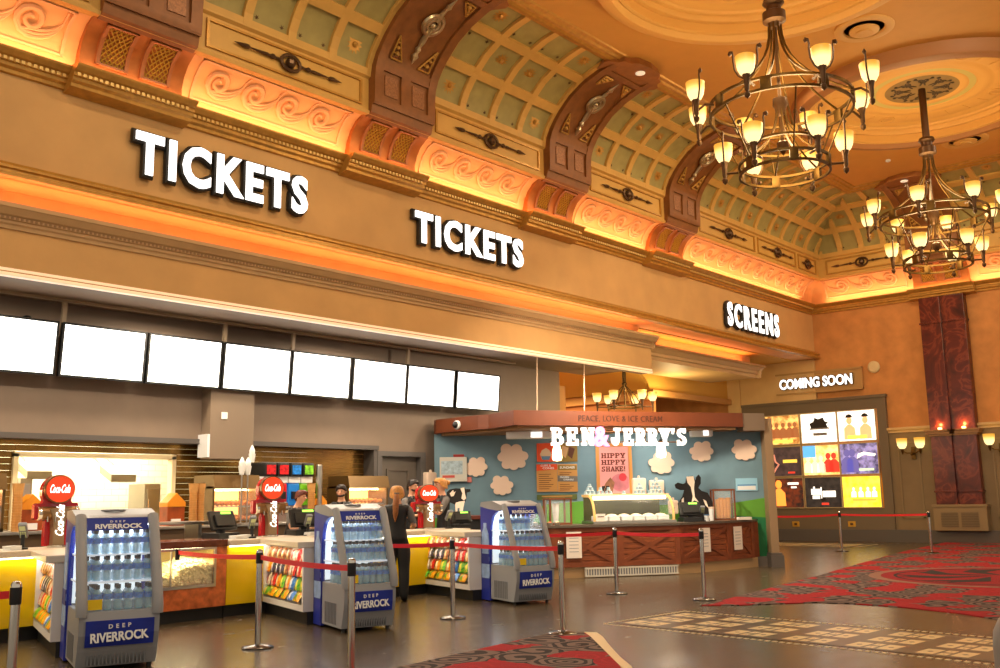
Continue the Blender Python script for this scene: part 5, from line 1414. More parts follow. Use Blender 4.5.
# ================================================================ ICE CREAM KIOSK
RZ = YAW-PI/2                                  # local x runs across the view, local y along it
DW = 22.6                                      # the kiosk wall
M_sky = mat('mural_blue', srgb(112, 142, 156), .7, var=.08, vscale=2.5)
M_hill = mat('mural_green', srgb(98, 158, 52), .7, var=.06); M_hill2 = mat('mural_green_dark', srgb(38, 122, 74), .7, var=.05)
kw = MB().box(-1.56, 5.96, 0, .2, 0, 3.2).build('wall_kiosk', M_sky); struct(kw)
kw.location = LD(0, DW); kw.rotation_euler = (0, 0, RZ); kw['label'] = 'blue mural wall with green hills behind the ice cream counter'
def zat(py, px, d): return at(px, py, 'd', d).z
def lat(px, py, d): return at(px, py, 'd', d).dot(VL)
def hill(pts, dep): return MB().prism(pts, -dep, 0, 'y')
g1 = [(-1.56, 1.2), (-.6, 1.14), (.3, 1.22), (1.0, 1.46), (1.8, 1.52), (2.6, 1.46), (3.6, 1.4), (4.4, 1.42), (4.9, 1.38), (5.4, 1.44), (5.96, 1.52)]
hill(g1+[(5.96, 0), (-1.56, 0)], .008).build('mural_hill', M_hill, kw)
g2 = [(-1.56, .95), (0, .9), (1.5, .8), (3.0, 1.0), (4.4, 1.05), (5.2, 1.14), (5.96, 1.08)]
hill(g2+[(5.96, 0), (-1.56, 0)], .014).build('mural_hill', M_hill2, kw)
pl = MB().box(5.96, 6.14, -.35, .3, .312, 3.3, .01).build('column_kiosk', mat('kiosk_pillar', srgb(148, 120, 88), .5)); struct(pl)
pl.location = LD(0, DW); pl.rotation_euler = (0, 0, RZ)
MB().box(5.93, 6.22, -.4, .32, 0, .26).box(5.94, 6.19, -.38, .31, .26, .31, .01).build('column_base', mat('kiosk_base', srgb(92, 82, 74), .5), pl)
MB().box(5.6, 5.92, -.14, 0, 0, .22).build('baseboard_kiosk', mat('kiosk_base', srgb(92, 82, 74), .5), pl)

# canopy ---------------------------------------------------------------
M_cano = mat('canopy_brown', srgb(112, 56, 28), .45, var=.1)
cp = thing('canopy', 'brown board canopy over the ice cream counter with PEACE, LOVE & ICE CREAM', 'canopy', LD(0, 0), RZ)
poly = [(-1.5, 22.35), (-.52, 21.3), (-.28, 21.15), (.25, 20.2), (5.42, 21.97), (5.42, 22.59), (-1.56, 22.59)]
ZB, ZT = 3.10, 3.41
MB().prism(poly, ZB, ZT).build('fascia', M_cano, cp)
MB().prism([(5.425, 22.0), (5.955, 22.16), (5.955, 22.59), (5.425, 22.59)], ZB-.08, ZT).build('end_board', mat('end_grey', srgb(128, 108, 88), .5), cp)
def inset(P, d):
    c = Vector((sum(a for a, b in P)/len(P), sum(b for a, b in P)/len(P)))
    return [tuple(Vector(q)+(c-Vector(q)).normalized()*d) for q in P]
MB().prism(inset(poly, .18), ZB-.06, ZB-.001).build('soffit', mat('canopy_soffit', srgb(150, 110, 70), .6), cp)
AF = math.atan2(1.8, 5.25)                     # direction of the canopy's front
def front(s, off=0.0): return Vector((.25+5.25*s+sin(AF)*off, 20.2+1.8*s-cos(AF)*off))
a = text_mb('PEACE, LOVE & ICE CREAM', 1.98, .15, .01, .0, 0, 0, 1.05).build('fascia_lettering', mat('letter_brown', srgb(60, 28, 14), .5), cp)
f0 = front(.262, .012); a.location = (f0.x, f0.y, 3.17); a.rotation_euler = (0, 0, AF)
dc = thing('dome_camera', 'black and white dome camera on the dark side of the brown canopy', 'camera', LD(-.98, 21.78, 3.24), RZ+rad(-45))
MB().lathe([(.1, 0), (.1, .04), (.08, .06)], 18).build('mount', M_white, dc).rotation_euler = (PI/2, 0, 0)
MB().ball((0, -.06, 0), .075, 12).build('dome', M_black, dc, smooth=True)
for px, d0, d1, lab in ((537, 22.4, 22.55, 'thin canopy rod nearer the menu screens'), (584, 22.4, 23.9, 'thin canopy rod nearer the lit corridor chandelier')):
    A, B = at(px, 408, 'd', d0), at(px, 362, 'd', d1)
    A.z, B.z = ZT-.01, 4.85
    o = MB().tube([(0, 0, 0), B-A], .016, 8).build('hanging_rod', mat('rod_taupe', srgb(180, 150, 120), .4, .3)); o.location = A; tag(o, lab, 'rod', 'canopy rods')

# slab lettering ---------------------------------------------------------
def arcpoly(cx, cy, rx, ry, ix, iy, a0, a1, n=10):
    A = [(cx+rx*cos(rad(a0+(a1-a0)*i/n)), cy+ry*sin(rad(a0+(a1-a0)*i/n))) for i in range(n+1)]
    B = [(cx+ix*cos(rad(a0+(a1-a0)*i/n)), cy+iy*sin(rad(a0+(a1-a0)*i/n))) for i in range(n+1)]
    return [[A[i], A[i+1], B[i+1], B[i]] for i in range(n)]
def rc(a, b, c, d): return [[(a, b), (c, b), (c, d), (a, d)]]
STEM = rc(.1, 0, .36, 1)+rc(0, 0, .46, .17)+rc(0, .83, .42, 1)
BOWL = rc(.36, .83, .52, 1)+rc(.36, .42, .52, .58)+arcpoly(.5, .71, .4, .29, .14, .12, -90, 90)
GL = {'B': STEM+rc(.36, .83, .5, 1)+rc(.36, .44, .52, .58)+arcpoly(.5, .755, .36, .245, .12, .1, -90, 90)+rc(.36, 0, .52, .16)+arcpoly(.52, .29, .44, .29, .17, .12, -90, 90),
      'E': STEM+rc(.3, .83, .86, 1)+rc(.3, 0, .92, .17)+rc(.3, .42, .6, .58)+rc(.68, .66, .86, 1)+rc(.73, 0, .92, .36)+rc(.54, .34, .66, .66),
      'N': rc(.08, 0, .3, 1)+rc(.72, 0, .94, 1)+[[(.08, 1), (.38, 1), (.94, 0), (.66, 0)]]+rc(0, 0, .4, .16)+rc(0, .84, .3, 1)+rc(.62, .84, 1.02, 1),
      'J': rc(.46, .3, .74, 1)+rc(.3, .84, .92, 1)+arcpoly(.38, .32, .36, .33, .09, .1, -180, 0)+rc(.02, .28, .3, .46),
      'R': STEM+BOWL+[[(.42, .46), (.68, .5), (.96, .1), (.7, 0)]]+rc(.66, 0, 1.04, .17),
      'P': STEM+BOWL, 'I': rc(.14, 0, .42, 1)+rc(0, 0, .56, .17)+rc(0, .83, .56, 1),
      'H': STEM+[[(x+.56, y) for x, y in q] for q in STEM]+rc(.36, .41, .7, .59),
      'Y': [[(.02, .9), (.34, .9), (.64, .4), (.36, .4)], [(1.0, .9), (.68, .9), (.38, .4), (.66, .4)]]+rc(.38, 0, .64, .5)+rc(-.02, .84, .44, 1)+rc(.6, .84, 1.04, 1)+rc(.22, 0, .8, .17),
      'S': arcpoly(.45, .72, .4, .28, .15, .1, 20, 270)+arcpoly(.45, .29, .43, .29, .17, .11, 90, -160)+rc(.66, .7, .84, 1)+rc(.02, 0, .2, .32),
      'A': [[(.08, .1), (.34, .1), (.62, 1), (.4, 1)], [(.98, .1), (.7, .1), (.4, 1), (.64, 1)]]+rc(.3, .24, .76, .38)+rc(0, 0, .42, .16)+rc(.6, 0, 1.06, .16),
      'K': STEM+[[(.34, .42), (.34, .66), (.7, 1), (.96, .92)], [(.44, .6), (.62, .72), (1.0, .08), (.7, .0)]]+rc(.62, .84, 1.02, 1)+rc(.66, 0, 1.06, .17),
      '!': rc(.1, .34, .36, 1)+rc(.1, 0, .36, .2), "'": [[(.04, 1), (.3, 1), (.2, .66), (.06, .7)]]}
GW = {'I': .56, '!': .46, "'": .36, 'P': .92, 'H': 1.04}
def slab(txt, w, h, y0, y1, gap=.06, mb=None, x0=0, z0=0):
    q = mb or MB(); tot = sum(GW.get(c, .98)+gap if c != ' ' else .5 for c in txt)-gap
    k = w/tot; x = x0
    for c in txt:
        if c == ' ': x += .5*k; continue
        for pg in GL[c]: q.prism([(x+a*k, z0+b*h) for a, b in pg], y0, y1, 'y')
        x += (GW.get(c, .98)+gap)*k
    return q
bj = front(.130, .22); zb = at(551, 446, 'd', 20.4).z
sg = thing('hanging_sign', "glowing white BEN & JERRY'S letters hung under the brown canopy", 'sign', LD(bj.x, bj.y, zb), RZ+AF)
Lb, hb = 3.16, .37
M_bj = mat('letter_glow', (.85, .85, .85), .5, emit=(1, .98, .95), es=.75)
slab('BEN', .96, hb, -.06, 0, .2).build('lettering', M_bj, sg)
slab("JERRY'S", 1.80, hb, -.06, 0, .2, x0=1.36).build('lettering', M_bj, sg)
a = text_mb('&', .36, .42, .06, .04).build('ampersand', mat('sign_pink', srgb(236, 110, 170), .4, emit=(1, .3, .55), es=1.5), sg); a.location = (.98, -.01, -.02)
q = MB(); q.tube([(0, .05, hb*.8), (Lb, .05, hb*.8)], .014, 6); q.tube([(0, .05, .08), (Lb, .05, .08)], .014, 6)
for x in (.1, 1.2, 2.2, 3.05): q.tube([(x, .05, .08), (x, .05, zb*0+3.1-zb)], .012, 6)
q.build('hanging_frame', mat('frame_brown', srgb(110, 76, 44), .4, .3), sg)
# long white lamps under the canopy
for px0, px1, py, lab, d in ((506, 551, 436, 'long white lamp under the canopy beside the glowing letters, nearer the menu screens', 21.4), (690, 712, 434, 'white lamp under the canopy at the far end of the glowing letters', 22.2)):
    A, B = at(px0, py, 'd', d), at(px1, py, 'd', d)
    t = thing('strip_lamp', lab, 'lamp', (A.x, A.y, A.z), RZ, 'white canopy lamps')
    L = (B-A).length
    MB().box(0, L, -.12, .12, -.07, .09, .03).build('housing', mat('lamp_housing', (.8, .8, .78), .4), t)
    MB().box(L*.55, L*.8, -.125, -.118, -.05, .07).build('lit_window', mat('lamp_window', (1, 1, 1), .4, emit=(1, .98, .95), es=1.2), t)
    for x in (.1, L-.1): MB().tube([(x, 0, .08), (x, 0, ZB-A.z)], .01, 6).build('stem', M_silver, t)
# glowing pendants
M_pend = mat('pendant_glow', (1, .9, .7), .4, emit=(1, .78, .42), es=5)
for px, py, lab in ((557, 452, 'glowing glass pendant before the orange menu cards'), (661, 449, 'glowing glass pendant below the J E R R Y letters')):
    p = at(px, py, 'd', 21.3)
    t = thing('pendant_lamp', lab, 'lamp', p, 0, 'kiosk pendants')
    MB().lathe([(.03, .16), (.07, .12), (.1, .02), (.11, -.12), (.09, -.18), (0, -.2)], 16).build('glass', M_pend, t, smooth=True)
    MB().tube([(0, 0, .14), (0, 0, ZB-p.z-.06)], .008, 6).lathe([(.035, .14), (.035, .2), (.01, .22)], 10).build('cord', M_black, t)
# clouds ------------------------------------------------------------------
M_cloud = mat('cloud_pink', srgb(240, 210, 186), .6)
def cloud(px, py, w, lab, flip=1, seed=1):
    d = DW-.005; p = at(px, py, 'd', d); r = w*d/977/2
    t = MB(); rnd = random.Random(seed)
    lobes = [(-.66, .05, .32), (-.22, .52, .36), (.42, .56, .36), (.7, .0, .3), (.42, -.5, .32), (-.04, -.6, .3), (-.5, -.46, .3), (0, 0, .6), (-.3, .1, .45), (.35, .1, .5)]
    outl = []
    for i in range(144):
        a = 2*PI*i/144; best = .3
        for x, y, rr in lobes:
            x *= flip
            b = x*cos(a)+y*sin(a); c = x*x+y*y-rr*rr; disc = b*b-c
            if disc >= 0 and b+math.sqrt(disc) > best: best = b+math.sqrt(disc)
        outl.append((best*cos(a)*r, best*sin(a)*r*.92))
    t.prism(outl, -.05, -.005, 'y')
    o = t.build('cloud_cutout', M_cloud); o.location = p; o.rotation_euler = (0, 0, RZ)
    tag(o, lab, 'cloud cutout', 'pale clouds on the mural')
cloud(476, 467, 23, 'pale cloud cutout beside the white wall cabinet'); cloud(513, 457, 31, 'largest pale cloud cutout, beside the menu cards', -1)
cloud(502, 485.5, 23, 'lowest pale cloud cutout, above the green hill', -1); cloud(661, 463, 26, 'pale cloud cutout behind a glowing pendant', 1)
cloud(701, 451.5, 24, 'pale cloud cutout above the black cow head', 1); cloud(744, 450, 25, 'pale cloud cutout above the light blue notice', -1)
# menu cards and poster -----------------------------------------------------
M_card = mat('card_tan', srgb(206, 148, 78), .6); M_orange2 = mat('card_orange', srgb(226, 78, 30), .6); M_olive = mat('card_olive', srgb(140, 112, 44), .6)
M_dk = mat('print_brown2', srgb(90, 44, 20), .6)
def card(px0, py0, px1, py1, m, lab, parts=(), name='menu_card'):
    A, B = at(px0, py1, 'd', DW-.01), at(px1, py0, 'd', DW-.01)
    w, h = (B-A).dot(VL), B.z-A.z
    t = thing(name, lab, 'menu card', A, RZ, 'menu cards on the mural')
    MB().box(0, w, -.02, 0, 0, h).build('card_board', m, t)
    for nm, mm, f in parts:
        q = MB(); f(q, w, h); q.build(nm, mm, t)
    return t, w, h
def lines(q, w, h, a=.1, b=.7, n=8):
    for k in range(n): q.box(w*.1, w*(.6+.3*((k*7) % 3)/3), -.024, -.02, h*(a+(b-a)*k/n), h*(a+(b-a)*k/n)+.012)
card(537, 443, 557, 462, M_orange2, 'orange menu card picturing an ice cream cup', [('cup_picture', mat('pic_cream', srgb(222, 186, 150), .6), lambda q, w, h: q.prism([(w*.25, h*.12), (w*.6, h*.12), (w*.72, h*.4), (w*.62, h*.62), (w*.45, h*.74), (w*.25, h*.62), (w*.15, h*.4)], -.026, -.02, 'y')), ('cup_band', mat('pic_blue', srgb(90, 120, 150), .6), lambda q, w, h: q.prism([(w*.27, h*.1), (w*.6, h*.1), (w*.66, h*.3), (w*.2, h*.3)], -.028, -.02, 'y'))])
card(558, 443, 577, 462, M_olive, 'olive menu card picturing brown wafers', [('wafer_picture', mat('pic_tan', srgb(206, 160, 110), .6), lambda q, w, h: q.prism([(w*.15, h*.4), (w*.4, h*.2), (w*.55, h*.75), (w*.25, h*.88)], -.026, -.02, 'y')), ('wafer_picture', M_dk, lambda q, w, h: q.prism([(w*.5, h*.35), (w*.72, h*.15), (w*.88, h*.7), (w*.6, h*.8)], -.027, -.02, 'y'))])
t, w, h = card(537, 464, 557, 492, M_card, 'tan menu card headed CUPS & CONES under the orange picture card', [('header', M_orange2, lambda q, w, h: q.prism([(0, h*.76), (w, h*.8), (w, h), (0, h)], -.023, -.02, 'y')), ('print_lines', M_dk, lines)])
a = text_mb('CUPS &', w*.5, h*.07, .003, .02).build('lettering', M_white, t); a.location = (w*.2, -.025, h*.91)
a = text_mb('CONES', w*.55, h*.075, .003, .02).build('lettering', M_white, t); a.location = (w*.3, -.025, h*.815)
t, w, h = card(558, 464, 577, 492, M_card, 'tan menu card headed SUNDAES with a grey band', [('print_lines', M_dk, lambda q, w, h: (lines(q, w, h, .06, .32, 4), lines(q, w, h, .62, .74, 2))), ('header', M_olive, lambda q, w, h: q.prism([(w*.03, h*.8), (w*.97, h*.78), (w*.97, h*.95), (w*.03, h*.97)], -.023, -.02, 'y')), ('band', mat('pic_grey', srgb(120, 112, 104), .6), lambda q, w, h: q.prism([(0, h*.38), (w, h*.36), (w, h*.56), (0, h*.6)], -.023, -.02, 'y'))])
a = text_mb('SUNDAES', w*.75, h*.08, .003, .02).build('lettering', M_white, t); a.location = (w*.12, -.026, h*.84)
a = text_mb('FROZEN', w*.45, h*.06, .003, .02).build('lettering', M_white, t); a.location = (w*.12, -.026, h*.5)
a = text_mb('DRINKS', w*.5, h*.06, .003, .02).build('lettering', M_white, t); a.location = (w*.3, -.026, h*.41)
card(537, 494, 577, 500, mat('card_green', srgb(92, 104, 50), .6), 'narrow green strip below the tan menu cards', [('print_lines', M_card, lambda q, w, h: (q.box(w*.12, w*.88, -.024, -.02, h*.55, h*.75), q.box(w*.2, w*.7, -.024, -.02, h*.2, h*.36)))])
A, B = at(597, 497, 'd', DW-.01), at(631, 443, 'd', DW-.01)
w, h = (B-A).dot(VL), B.z-A.z
t = thing('framed_poster', 'pink HIPPY HIPPY SHAKE! poster in a pale wood frame', 'poster', A, RZ)
fw = .075
MB().box(0, fw, -.05, 0, 0, h).box(w-fw, w, -.05, 0, 0, h).box(fw, w-fw, -.05, 0, 0, fw).box(fw, w-fw, -.05, 0, h-fw, h).build('frame', mat('frame_pine', srgb(206, 140, 70), .5), t)
MB().box(fw, w-fw, -.02, 0, fw, h-fw).build('poster_sheet', mat('sheet_pink', srgb(232, 156, 152), .5, var=.05), t)
M_hip = mat('letter_maroon', srgb(110, 40, 22), .6)
pw = w-2*fw
q = MB()
for k, s_ in enumerate(('HIPPY', 'HIPPY', 'SHAKE!')): slab(s_, pw*.82, h*.095, -.026, -.02, .05, q, fw+pw*.07, h*(.72-.125*k))
q.build('poster_lettering', M_hip, t)
q = MB(); q.prism([(fw+pw*.5+pw*.0+.33*pw*cos(k*PI/16)+pw*.2, fw+h*.2+.22*h*.75*sin(k*PI/16)) for k in range(32) if .33*pw*cos(k*PI/16)+pw*.2 < pw*.49], -.024, -.02, 'y'); q.build('shake_picture', mat('pic_mauve', srgb(196, 116, 124), .5, var=.2, vscale=5), t)
q = MB(); q.prism([(fw+pw*.78+.13*pw*cos(k*PI/12), fw+h*.3+.075*h*sin(k*PI/12)) for k in range(24)], -.027, -.02, 'y'); q.build('straw_ring', mat('pic_red', srgb(210, 60, 70), .5), t)
q = MB(); q.prism([(fw+pw*.02, fw+.02), (fw+pw*.42, fw+.02), (fw+pw*.5, fw+h*.2), (fw+pw*.36, fw+h*.3), (fw+pw*.2, fw+h*.2)], -.025, -.02, 'y'); q.build('cone_picture', mat('pic_cone', srgb(150, 100, 70), .5, var=.3, vscale=12), t)
q = MB()
for x in (.03, .17): q.box(fw+pw*x, fw+pw*(x+.11), -.029, -.02, fw+.03, fw+.12).box(fw+pw*(x+.03), fw+pw*(x+.14), -.029, -.02, fw+.12, fw+.17)
q.build('dark_print', M_black, t)
# wall fittings ---------------------------------------------------------------
M_disp = mat('dispenser_white', srgb(232, 204, 180), .4)
def dispenser(px0, py0, px1, py1, d, lab, rz=RZ, base=None):
    A, B = at(px0, py1, 'd', d), at(px1, py0, 'd', d)
    w, h = (B-A).dot(VL), B.z-A.z
    t = thing('paper_dispenser', lab, 'dispenser', A, rz, 'white wall dispensers')
    MB().box(0, w, -.16, 0, 0, h, .04).build('case', M_disp, t)
    MB().box(w*.45, w*.58, -.166, -.158, h*.2, h*.5, .003).build('window', M_fdark, t)
    MB().lathe([(.03, 0), (.03, .05), (.0, .06)], 10, w/2, -.08, h).build('lock', M_disp, t)
    return t
dispenser(632, 478, 645, 496, DW-.01, 'white wall dispenser right beside the pink poster frame')
dispenser(649, 480, 663, 496, DW-.01, 'white wall dispenser below the cloud with the pendant')
pY = at(422, 490, 'y', YB-.01); pY2 = at(434, 474, 'y', YB-.01)
t = dup(bpy.data.objects['paper_dispenser'], pY, 0, 'white dispenser beside the dark grey service door'); t.scale = (1.25, 1.0, 1.0)
A, B = at(440, 482, 'd', DW-.01), at(467, 457, 'd', DW-.01); w, h = (B-A).dot(VL), B.z-A.z
t = thing('wall_cabinet', 'white wall cabinet with a printed blue plan at the end of the mural', 'cabinet', A, RZ)
MB().box(0, w, -.1, 0, 0, h, .01).build('cabinet_box', mat('cabinet_white', srgb(206, 202, 190), .4), t)
MB().box(w*.06, w*.84, -.106, -.098, h*.3, h*.84).build('plan_sheet', mat('plan_blue', srgb(170, 190, 200), .5, var=.3, vscale=14), t)
MB().box(w*.1, w*.55, -.108, -.098, h*.16, h*.26).build('red_lettering', mat('plan_red', srgb(200, 80, 70), .5), t)
MB().box(w*.5, w*.9, -.09, -.02, h, h+.06, .01).build('red_top', mat('cab_red', srgb(160, 40, 34), .4), t)
MB().box(w, w+.1, -.03, 0, -.02, .1).build('red_tab', mat('cab_pink', srgb(220, 130, 120), .5), t)
A, B = at(736, 491, 'd', DW-.01), at(757, 478, 'd', DW-.01); w, h = (B-A).dot(VL), B.z-A.z
t = thing('wall_notice', 'light blue notice at the pillar end of the mural', 'notice', A, RZ)
MB().box(0, w, -.015, 0, 0, h).build('notice_sheet', mat('notice_blue', srgb(150, 200, 224), .5), t)
MB().box(w*.08, w*.92, -.018, -.014, h*.42, h*.5).build('notice_band', mat('notice_navy', srgb(60, 120, 180), .5), t)
q = MB()
for k in range(3): q.box(w*.08, w*.9, -.018, -.014, h*(.08+.1*k), h*(.08+.1*k)+.03)
q.build('notice_print', M_white, t)

# counter ------------------------------------------------------------------------
M_plank = mat('plank_brown', srgb(116, 58, 30), .45, var=.2, vscale=5); M_plankd = mat('plank_dark', srgb(126, 64, 34), .5, var=.2, vscale=5)
def planks():
    nt, b = nodes(M_plank); tc = new(nt, 'ShaderNodeTexCoord'); mp = new(nt, 'ShaderNodeMapping'); mp.inputs['Scale'].default_value = (1.2, 1.2, 30)
    lk(nt, tc.outputs['Object'], mp.inputs['Vector']); n = new(nt, 'ShaderNodeTexNoise'); n.inputs['Scale'].default_value = 2.2; lk(nt, mp.outputs['Vector'], n.inputs['Vector'])
    lk(nt, ramp(nt, n.outputs['Fac'], [(.3, srgb(100, 48, 26)), (.7, srgb(160, 86, 46))]), b.inputs['Base Color'])
planks()
CPT = [Vector((14.95, 13.1)), Vector((15.82, 12.46)), Vector((17.96, 10.89)), Vector((19.52, 10.59)), Vector((20.45, 10.5))]
ic = thing('ice_cream_counter', 'wooden plank counter of the ice cream kiosk with crossed boards', 'counter', (0, 0, 0))
CH = 1.0
body = CPT+[LD(5.75, DW-.1).xy, LD(4.85, DW-.1).xy, LD(4.75, 21.95).xy, LD(4.0, 21.6).xy, Vector((18.0, 11.9)), Vector((16.4, 13.3)), Vector((15.5, 13.9))]
def off(P, d):
    out = []
    for i, p in enumerate(P):
        a, b = P[max(i-1, 0)], P[min(i+1, len(P)-1)]; t = (b-a).normalized(); out.append(p+Vector((t.y, -t.x))*(-d))
    return out
MB().prism([tuple(p) for p in off(CPT, .08)]+[tuple(p) for p in body[5:]], .215, CH).build('carcass', M_plankd, ic)
MB().prism([tuple(p) for p in off(CPT, .05)]+[tuple(p) for p in body[5:]], 0, .21).build('plinth', mat('plinth_beige', srgb(196, 158, 112), .5), ic)
MB().prism([tuple(p) for p in off(CPT, -.05)]+[tuple(p) for p in body[5:]], CH+.002, CH+.05).build('worktop', mat('worktop_grey', srgb(96, 84, 72), .35), ic)
SEG = [(CPT[0], CPT[1], 1), (CPT[1], CPT[2], 2), (CPT[2], CPT[3], 1), (CPT[3], CPT[4], 1)]
for a, b, n in SEG:
    d = (b-a).normalized(); L = (b-a).length/n; rz = math.atan2(d.y, d.x)
    for k in range(n):
        o_ = a+d*L*k
        q = MB(); nb = 7; hz = (CH-.22)/nb
        for j in range(nb): q.box(.07, L-.07, -.0, .03, .22+j*hz+.004, .22+(j+1)*hz-.004, .006)
        pn = q.build('front_panel', M_plank, ic); pn.location = (o_.x, o_.y, 0); pn.rotation_euler = (0, 0, rz)
        q = MB(); q.box(0, .1, -.025, .03, .215, CH).box(L-.1, L, -.025, .03, .215, CH).box(.1, L-.1, -.02, .03, CH-.09, CH-.001).box(.1, L-.1, -.02, .03, .216, .3)
        for g in (0, 1):
            x0, x1 = (.1, L-.1) if g == 0 else (L-.1, .1)
            m = Vector((x1-x0, CH-.39)).normalized(); nn = Vector((-m.y, m.x))*.04
            q.prism([(x0+nn.x, .3+nn.y), (x0-nn.x, .3-nn.y), (x1-nn.x, CH-.09-nn.y), (x1+nn.x, CH-.09+nn.y)], -.018-.003*g, -.001, 'y')
        q.build('cross_frame', M_plankd, pn)
g0 = CPT[1]+(CPT[2]-CPT[1])*.22; d = (CPT[2]-CPT[1]).normalized()
q = MB(); Lg = 2.0
MBK = MB().box(.04, Lg-.04, -.034, -.03, .05, .17).build('vent_shadow', M_fdark, ic); q.box(0, Lg, -.03, 0, .02, .2)
for k in range(34): q.box(.06+k*(Lg-.1)/34, .06+k*(Lg-.1)/34+.022, -.045, -.03, .05, .17)
q.box(0, Lg, -.045, -.03, .02, .05).box(0, Lg, -.045, -.03, .17, .2)
MBK.location = (g0.x, g0.y, 0); MBK.rotation_euler = (0, 0, math.atan2(d.y, d.x)); v = q.build('vent_grille', mat('grille_pale', srgb(206, 196, 180), .45), ic); v.location = (g0.x, g0.y, 0); v.rotation_euler = (0, 0, math.atan2(d.y, d.x))
M_paper = mat('paper_white', srgb(236, 222, 208), .6)
def notice(px, py, w, h, seg, lab):
    a, b, n = SEG[seg]; dd = (b-a).normalized(); nrm = Vector((dd.y, -dd.x))
    r = ray(px, py); A = a+nrm*.035
    tt = (A-CAM.xy).dot(nrm)/Vector((r.x, r.y)).dot(nrm); p = CAM+r*tt
    t = thing('paper_notice', lab, 'notice', p, math.atan2(dd.y, dd.x), 'paper notices on the wooden counter')
    MB().box(-w/2, w/2, -.004, 0, -h/2, h/2).build('sheet', M_paper, t)
    q = MB()
    for k in range(5): q.box(-w*.32, w*.3, -.006, -.003, h*(.25-.13*k), h*(.25-.13*k)+.012)
    q.build('print_lines', M_fgrey, t)
notice(574, 545, .32, .52, 1, 'white paper notice on the wooden counter near the water cooler')
notice(705, 540, .34, .5, 2, 'white paper notice behind the chrome post on the wooden counter'); notice(738, 538, .32, .5, 3, 'white paper notice at the pillar end of the wooden counter')
# glass display case ----------------------------------------------------------------
CA = math.atan2((CPT[2]-CPT[1]).y, (CPT[2]-CPT[1]).x)
pc = Vector((16.3, 12.36))+Vector((cos(CA), sin(CA)))*.46
Ld = 1.72
M_cg = mat('case_glass', (.95, 1, .98), .08, alpha=.03)
ZW = CH+.05
dcs = thing('ice_cream_case', 'glowing curved glass ice cream display case on the wooden counter', 'display case', (pc.x, pc.y, ZW), CA)
MB().box(-.05, Ld+.05, -.05, .8, 0, .06, .01).build('base', M_steel, dcs)
arcp = [(-.02+.0, .06), (-.03, .15), (.0, .3), (.06, .42), (.16, .52), (.3, .57)]
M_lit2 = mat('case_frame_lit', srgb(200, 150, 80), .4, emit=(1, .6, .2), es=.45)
for x in (-.02, Ld): 
    q = MB(); R_ = []
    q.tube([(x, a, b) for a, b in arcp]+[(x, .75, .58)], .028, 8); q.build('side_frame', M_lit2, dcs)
    MB().prism([(a, b) for a, b in arcp]+[(.75, .58), (.75, .06)], x-.005, x+.005, 'x').build('side_glass', M_cg, dcs)
q = MB(); q.sweep([[(x, a, b) for a, b in arcp]+[(x, a+.006, b-.004) for a, b in reversed(arcp)] for x in (0, Ld-.02)]); q.build('front_glass', M_cg, dcs)
MB().box(-.04, Ld+.04, .28, .8, .57, .61, .01).build('top_shelf', mat('case_top_glass', srgb(214, 190, 150), .2), dcs)
MB().tube([(.05, .28, .53), (Ld-.05, .28, .53)], .045, 10).build('light_tube', mat('tube_glow', (1, .9, .7), .4, emit=(1, .76, .42), es=2.4), dcs)
MB().box(0, Ld, .76, .79, .06, .57).build('case_back', mat('case_back_olive', srgb(84, 88, 36), .4, var=.25, vscale=2), dcs)
for k in range(6):
    x0 = .06+k*.272
    t = thing('ice_cream_tub', ['tub of pale ice cream at the cooler end of the display case', 'second tub of pale ice cream in the display case', 'third tub of pale ice cream in the display case', 'fourth tub of pale ice cream in the display case', 'fifth tub of pale ice cream in the display case', 'tub of pale ice cream at the till end of the display case'][k], 'ice cream', LD(0, 0)*0+Vector((pc.x, pc.y, ZW+.06))+Vector((cos(CA), sin(CA), 0))*(x0+.13)+Vector((-sin(CA), cos(CA), 0))*.3, CA, 'ice cream tubs')
    MB().box(-.12, .12, -.2, .2, 0, .1, .015).build('tub', M_white, t)
    q = MB(); q.ball((0, 0, .09), 1, 12, (.11, .19, .05)); q.build('ice_cream', mat('ice_cream_pale', srgb(250, 236, 200), .6, bump=.5, bscale=30), t, smooth=True)
tc = thing('price_ticket', 'pale ticket card leaning inside the display case', 'ticket', Vector((pc.x, pc.y, ZW+.06))+Vector((cos(CA), sin(CA), 0))*.14+Vector((-sin(CA), cos(CA), 0))*.05, CA)
MB().box(-.1, .1, 0, .006, 0, .15).build('card', M_paper, tc); MB().box(-.07, .07, -.003, 0, .08, .1).build('print', M_dk, tc)
# pyramids of paper cups on the case
M_cupw = mat('cup_white_blue', srgb(150, 174, 184), .5, var=.3, vscale=40)
cup = None
exv, eyv = Vector((cos(CA), sin(CA), 0)), Vector((-sin(CA), cos(CA), 0))
PYR = [(.06, 3, 'pyramid at the cooler end of the case top'), (.30, 2, 'short pyramid second along the case top'), (.48, 2, 'short pyramid third along the case top'), (.82, 1, 'lone stack in the middle of the case top'), (1.18, 3, 'pyramid next to the till end of the case top'), (1.54, 4, 'tallest pyramid, at the till end of the case top')]
for x, n, lab in PYR:
    for lv in range(n):
        m = n-lv if n > 1 else 1
        for k in range(m):
            p = Vector((pc.x, pc.y, ZW+.61+lv*.078))+exv*(x+(k-(m-1)/2)*.088)+eyv*.5
            if cup is None:
                cup = thing('paper_cup', 'x', 'cup', p, 0)
                MB().lathe([(.04, 0), (.03, .07), (.0, .07)], 12).build('cup_body', M_cupw, cup); MB().lathe([(.044, .0), (.044, .012)], 12).build('cup_rim', M_white, cup)
                o = cup
            else: o = dup(cup, p)
            o['label'] = 'white and blue ice cream cup, '+lab; o['group'] = 'ice cream cups on the case'
